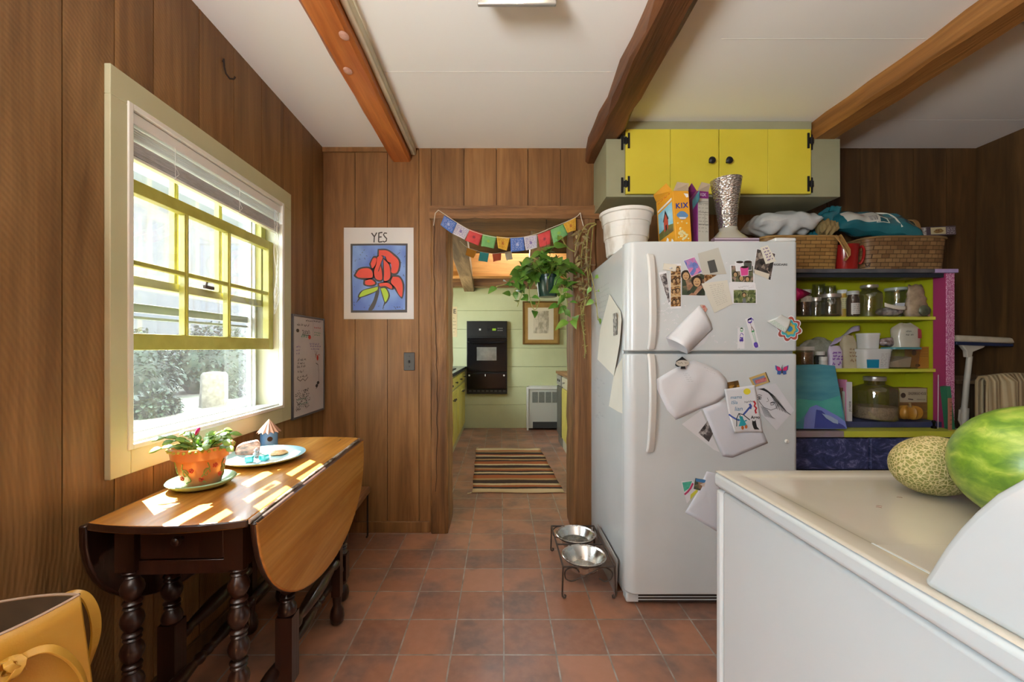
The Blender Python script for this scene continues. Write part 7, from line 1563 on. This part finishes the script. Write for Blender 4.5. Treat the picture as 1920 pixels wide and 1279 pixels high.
def onbag(nm, s0, s1, t0, t1, mt, lift=.002, par=None):
    m = MB(); m.grid(lambda a, b: M @ (fn(s0+(s1-s0)*a, t0+(t1-t0)*b, 1)*1.0+Vector((0, 0, lift)))+off, 12, 10); return build(m, nm, mt, par or o)
lp = onbag('printed_panel', .08, .44, .12, .62, pm('bag_panel', (.46, .46, .40), (.52, .52, .46), 10, rough=.4))
onbag('barcode', .33, .41, .16, .34, pm('barcode', (.08, .08, .08), (.5, .5, .46), 320, st=(1, .05, .05), rough=.5), .004, lp); onbag('red_mark', .26, .31, .42, .48, pm('mark_red', (.4, .05, .05)), .004, lp)
m = MB(); P = [(.46, .95), (.62, .8), (.66, .55), (.66, .25), (.70, .05)]; m.tube(smooth([M @ (fn(a, b, 1)+Vector((0, 0, .002)))+off for a, b in P], 5), .004, 6); P = [(.40, .10), (.47, .12), (.56, .16), (.54, .3), (.44, .28), (.40, .10)]; m.tube([M @ (fn(a, b, 1)+Vector((0, 0, .002)))+off for a, b in P], .0022, 6); build(m, 'cream_line', pm('bag_cream', (.60, .62, .52), rough=.4), o)
R = Matrix.Translation((2.545, 2.40, 1.822)) @ Matrix.Rotation(.06, 4, 'Z') @ Matrix.Rotation(-.06, 4, 'Y')
m = MB(); m.box(-.125, .125, -.03, .03, 0, .052, M=R); o = build(m, 'snack_box', pm('snack_box', (.06, .04, .055), (.12, .09, .11), 14, rough=.35), None, bev=.002, label='long printed snack box balanced on the right rim of the large basket', cat='box')
fb = lambda x, zz, k=1: R @ Vector((x, -.0305-.0005*k, zz))
for nm, pts, mt in (('cream_window', ((-.035, .006), (.06, .006), (.06, .046), (-.035, .046)), pm('snack_cream', (.50, .44, .26), rough=.5)), ('pale_end', ((-.124, .004), (-.062, .004), (-.062, .048), (-.124, .048)), pm('snack_pale', (.10, .08, .08), (.55, .52, .48), 60, rough=.5)), ('berries', ((-.02, .02), (0, .012), (.03, .014), (.048, .024), (.03, .038), (0, .036)), pm('snack_berry', (.14, .05, .03), (.30, .2, .05), 120, rough=.5))):
    facep(o, [fb(*p, 2 if nm == 'berries' else 1) for p in pts], mt, nm)
m = MB()
for k in range(4): m.scrawl(.068, .118, .037-.010*k, .006, lambda a, b: fb(a, b, 1), .002)
build(m, 'lettering', pm('snack_white', (.6, .58, .56)), o)

# ---- squeegee, wooden rack and cloth in the far right corner
sq = thing('floor_squeegee', (2.66, 2.38, 0), 'long handled floor squeegee standing upside down in the corner', 'squeegee')
D = 2.36; M_pw = pm('pale_plastic', (.46, .43, .35), (.52, .49, .41), 6, rough=.45)
m = MB(); m.tube([W(1818, 668, D), W(1812, 720, D), W(1808, 765, D), Vector((2.655, D, .004))], .0135, 12); build(m, 'pole', M_pw, sq)
m = MB(); m.tube([W(1809, 765, D), W(1807, 795, D)], .019, 12); m.tube([W(1800, 768, D), W(1798, 788, D), W(1803, 798, D), W(1812, 800, D)], .005, 8); build(m, 'clamp', M_pw, sq)
m = MB(); m.prism([W(u, v, D-.012) for u, v in ((1801, 638), (1804, 647), (1813, 658), (1814, 670), (1823, 670), (1825, 660), (1845, 652), (1853, 645), (1854, 638))], (0, .024, 0)); build(m, 'yoke', M_pw, sq, bev=.004)
a = W(1783, 0, D).x; b_ = W(1889, 0, D).x; m = MB(); m.hexa([(a, D-.03, 1.182), (b_, D-.03, 1.170), (b_, D+.03, 1.170), (a, D+.03, 1.182), (a, D-.03, 1.200), (b_, D-.03, 1.188), (b_, D+.03, 1.188), (a, D+.03, 1.200)]); build(m, 'blade_holder', pm('navy_plastic', (.012, .02, .06), rough=.4), sq, bev=.004)
m = MB(); m.hexa([(a, D-.04, 1.2005), (b_, D-.04, 1.1885), (b_, D+.035, 1.1885), (a, D+.035, 1.2005), (a, D-.035, 1.238), (b_-.01, D-.035, 1.222), (b_-.01, D+.03, 1.222), (a, D+.03, 1.238)]); build(m, 'foam_strip', pm('foam_grey', (.40, .36, .26), (.46, .42, .32), 30, rough=.9), sq, bev=.010, seg=3)
rk = thing('wooden_rack', (2.83, 2.46, 0), 'rough dark wooden rack in the far corner', 'rack')
M_rk = woodm('rack_wood', (.07, .038, .018), (.12, .07, .034), (.18, .11, .055), 'z', .7, .3, 1.2)
for x, y in ((2.76, 2.44), (2.93, 2.44), (2.93, 2.53), (2.76, 2.53)): m = MB(); m.box(x-.05 if y < 2.5 else x-.02, x+.045 if y < 2.5 else x+.02, y-.018, y+.018, 0, 1.0); build(m, 'post', M_rk, rk, bev=.004)
for z_ in (.35, .66, .96): m = MB(); m.box(2.70, 2.985, 2.40, 2.421, z_-.012, z_+.012); m.box(2.70, 2.985, 2.421, 2.545, z_-.01, z_+.008); build(m, 'rail', M_rk, rk, bev=.003)
ch = thing('chair', (2.80, 2.16, 0), 'plain wooden chair under the cream cloth', 'chair')
for x, y, h in ((2.66, 2.21, .96), (2.95, 2.21, .96), (2.66, 1.90, .44), (2.95, 1.90, .44)): m = MB(); m.tube([(x, y, 0), (x, y, h)], .016, 10); build(m, 'leg', M_rk, ch)
m = MB(); m.box(2.64, 2.97, 1.88, 2.225, .44, .465); build(m, 'seat', M_rk, ch, bev=.004)
for z_ in (.7, .93): m = MB(); m.box(2.672, 2.938, 2.202, 2.218, z_-.025, z_+.025); build(m, 'back_slat', M_rk, ch, bev=.003)
t = NT('striped_cloth'); wv = t.new('ShaderNodeTexWave', wave_type='BANDS', bands_direction='X'); wv.inputs['Scale'].default_value = 14; wv.inputs['Distortion'].default_value = 2; t.l(t.coord((1, 0, .15)), wv.inputs[0]); t.set(col=t.ramp(wv.outputs[1], [(.2, (.30, .23, .12)), (.7, (.42, .35, .21))]), rough=.95); t.bump(wv.outputs[1], .4, .01)
def drape(s, t_):
    x = 2.625+.36*s; w = .014*math.sin(s*14)+.008*math.sin(s*31+1); L = 1.32*t_-.66
    if L < -.05: return Vector((x+.01*math.sin(L*6), 2.19-.012+w-.02*(-L), .992+(L+.05)-.02*math.sin(s*PI)**2*0))
    if L > .05: return Vector((x, 2.235+w*.6, .992-(L-.05)))
    return Vector((x, 2.2125+L*.42, 1.0+.018*math.sin(s*PI*1.0)+.006*math.cos(L*30)))
m = MB(); m.grid(drape, 40, 44); tag(build(m, 'cloth', t.m, solid=.01, sharp=1.5), 'cream striped cloth draped in the far right corner', 'cloth')

# ---------------------------------------------------------------- dryer with console, right foreground
DX0, DX1, DY0, DY1, DZ = .41, 1.10, .10, .783, .93
M_en = pm('white_enamel', (.60, .67, .68), (.64, .70, .71), 2.5, rough=.16, coat=.5); M_top2 = pm('warm_enamel', (.50, .46, .38), (.54, .50, .42), 3, rough=.13, coat=.5)
dy_ = thing('clothes_dryer', (.755, .44, 0), 'white clothes dryer in the right foreground with a curved console', 'dryer')
m = MB(); m.box(DX0+.006, DX1-.006, DY0+.004, DY1-.022, .03, DZ-.034); cbd = build(m, 'cabinet_body', M_en, dy_, bev=.006, seg=3)
m = MB(); m.box(DX0+.004, DX1-.004, DY1-.020, DY1-.002, .03, DZ-.036); build(m, 'front_panel', M_en, dy_, bev=.005, seg=3)
m = MB()
for x in (DX0+.06, DX1-.06):
    for y in (DY0+.06, DY1-.08): m.lathe([(.022, 0), (.022, .03)], (x, y, 0), 12)
build(m, 'feet', M_gap, dy_)
m = MB(); m.box(DX0, DX1, DY0, DY1, DZ-.031, DZ-.0035); tpo = build(m, 'top_rim', M_en, dy_, bev=.008, seg=4)
m = MB()      # enamelled top: raised rim, then a very shallow recessed field
def topz(a, b):
    e = min(a-DX0, DX1-a, b-DY0, DY1-b)
    return DZ-.003-(.006*max(0, 1-e/.006)**2)-.0022*max(0, min(1, (e-.034)/.008))
xs = [DX0+.002, DX0+.004, DX0+.008, DX0+.02, DX0+.034, DX0+.038, DX0+.042, DX0+.06]; xs = xs+[DX0+.1+.1*k for k in range(6)]+[DX0+DX1-x for x in xs[::-1]]
ys = [DY0+.002, DY0+.02, DY0+.034, DY0+.038, DY0+.042]; ys = ys+[DY0+.1+.09*k for k in range(6)]+[DY1-.06, DY1-.042, DY1-.038, DY1-.034, DY1-.02, DY1-.008, DY1-.004, DY1-.002]
m.add([(x, y, topz(x, y)+.0028) for x in xs for y in ys], [(i*len(ys)+j, (i+1)*len(ys)+j, (i+1)*len(ys)+j+1, i*len(ys)+j+1) for i in range(len(xs)-1) for j in range(len(ys)-1)]); build(m, 'top_surface', M_top2, tpo, sharp=2)
m = MB(); m.box(.449, .93, .405, .487, DZ-.0055, DZ-.0005); build(m, 'lint_door', M_top2, tpo, bev=.002)
m = MB(); m.box(.446, .4485, .405, .488, DZ-.005, DZ-.0002); build(m, 'door_gap', M_en, tpo)
prof = [(.404, DZ-.001), (.402, .938), (.394, .9555), (.384, .978), (.372, 1.0005), (.36, 1.020), (.345, 1.041), (.325, 1.062), (.30, 1.078), (.27, 1.088), (.235, 1.09), (.19, 1.086), (.155, 1.075), (.135, 1.05), (.128, 1.0), (.125, DZ-.001)]
m = MB(); m.prism([(.4185, y, z_) for y, z_ in prof], (.672, 0, 0)); co_ = build(m, 'console', M_en, dy_, bev=.007, seg=4, sharp=.55)
m = MB()
for x in (.62, .86): m.lathe([(.03, 0), (.028, .02), (.02, .024)], (x, .372, 1.0005), 24, M=Vector((0, .8, .5)).to_track_quat('Z', 'Y').to_matrix().to_4x4()); build(m, 'knob', M_hand, co_); m = MB()
m = MB(); rr = random.Random(3)
for x, y in ((.56, .60), (.63, .64), (.565, .605), (.70, .59)): m.tube([(x+.004*math.cos(a), y+.003*math.sin(a), DZ-.0020) for a in (0, .7, 1.5, 2.2)], .0003, 4)
tag(build(m, 'lint_threads', pm('thread_red', (.18, .05, .03))), 'a few tiny dark lint threads on the dryer top', 'lint', kind='stuff')

# melons on the dryer
zt = DZ-.0022
t = NT('melon_net'); v = t.new('ShaderNodeTexVoronoi', feature='DISTANCE_TO_EDGE'); v.inputs['Scale'].default_value = 205
nz = t.new('ShaderNodeVectorMath', operation='MULTIPLY_ADD'); nt = t.new('ShaderNodeTexNoise'); nt.inputs['Scale'].default_value = 60; t.l(t.coord(), nt.inputs['Vector']); t.l(nt.outputs[1], nz.inputs[0]); nz.inputs[1].default_value = (.008, .008, .008); t.l(t.coord(), nz.inputs[2]); t.l(nz.outputs[0], v.inputs['Vector'])
gap_ = t.ramp(t.noise(t.coord(), 20, 2), [(.35, (.62, .62, .62)), (.65, (1.15, 1.15, 1.15))]); f = t.math('DIVIDE', v.outputs['Distance'], gap_)
t.set(col=t.ramp(f, [(.05, (.56, .45, .22)), (.10, (.46, .37, .16)), (.16, (.24, .21, .06)), (.3, (.17, .165, .04))]), rough=.7, spec=.2); t.bump(t.ramp(f, [(.05, (1, 1, 1)), (.17, (0, 0, 0))]), .6, .003)
m = MB(); m.ell((.700, .656, zt+.0465), (.066, .047, .0468), 48, 32, M=Matrix.Rotation(.12, 4, 'Z'), fn=lambda d: 1+.03*d.x); tag(build(m, 'cantaloupe', t.m), 'small netted cantaloupe lying on the dryer top', 'melon')
t = NT('watermelon_rind'); co2 = t.coord((1, 1, 1)); wv = t.new('ShaderNodeTexWave', wave_type='BANDS', bands_direction='Z'); wv.inputs['Scale'].default_value = 9; wv.inputs['Distortion'].default_value = 7; wv.inputs['Detail'].default_value = 4; wv.inputs['Detail Scale'].default_value = 3.5; t.l(t.coord((.35, .6, 1)), wv.inputs[0])
n_ = t.noise(t.coord((.45, .8, 1.2)), 60, 5, .65, 1.0); f = t.math('ADD', t.math('MULTIPLY', wv.outputs[1], .28), t.math('MULTIPLY', n_, .72)); t.set(col=t.ramp(f, [(.25, (.07, .16, .012)), (.45, (.14, .25, .018)), (.62, (.24, .35, .035)), (.80, (.44, .48, .09))]), rough=.36, coat=.12)
m = MB(); m.ell((.708, .532, zt+.0800), (.090, .0795, .0800), 48, 32); tag(build(m, 'watermelon', t.m), 'mottled green watermelon on the dryer top next to the console', 'melon')
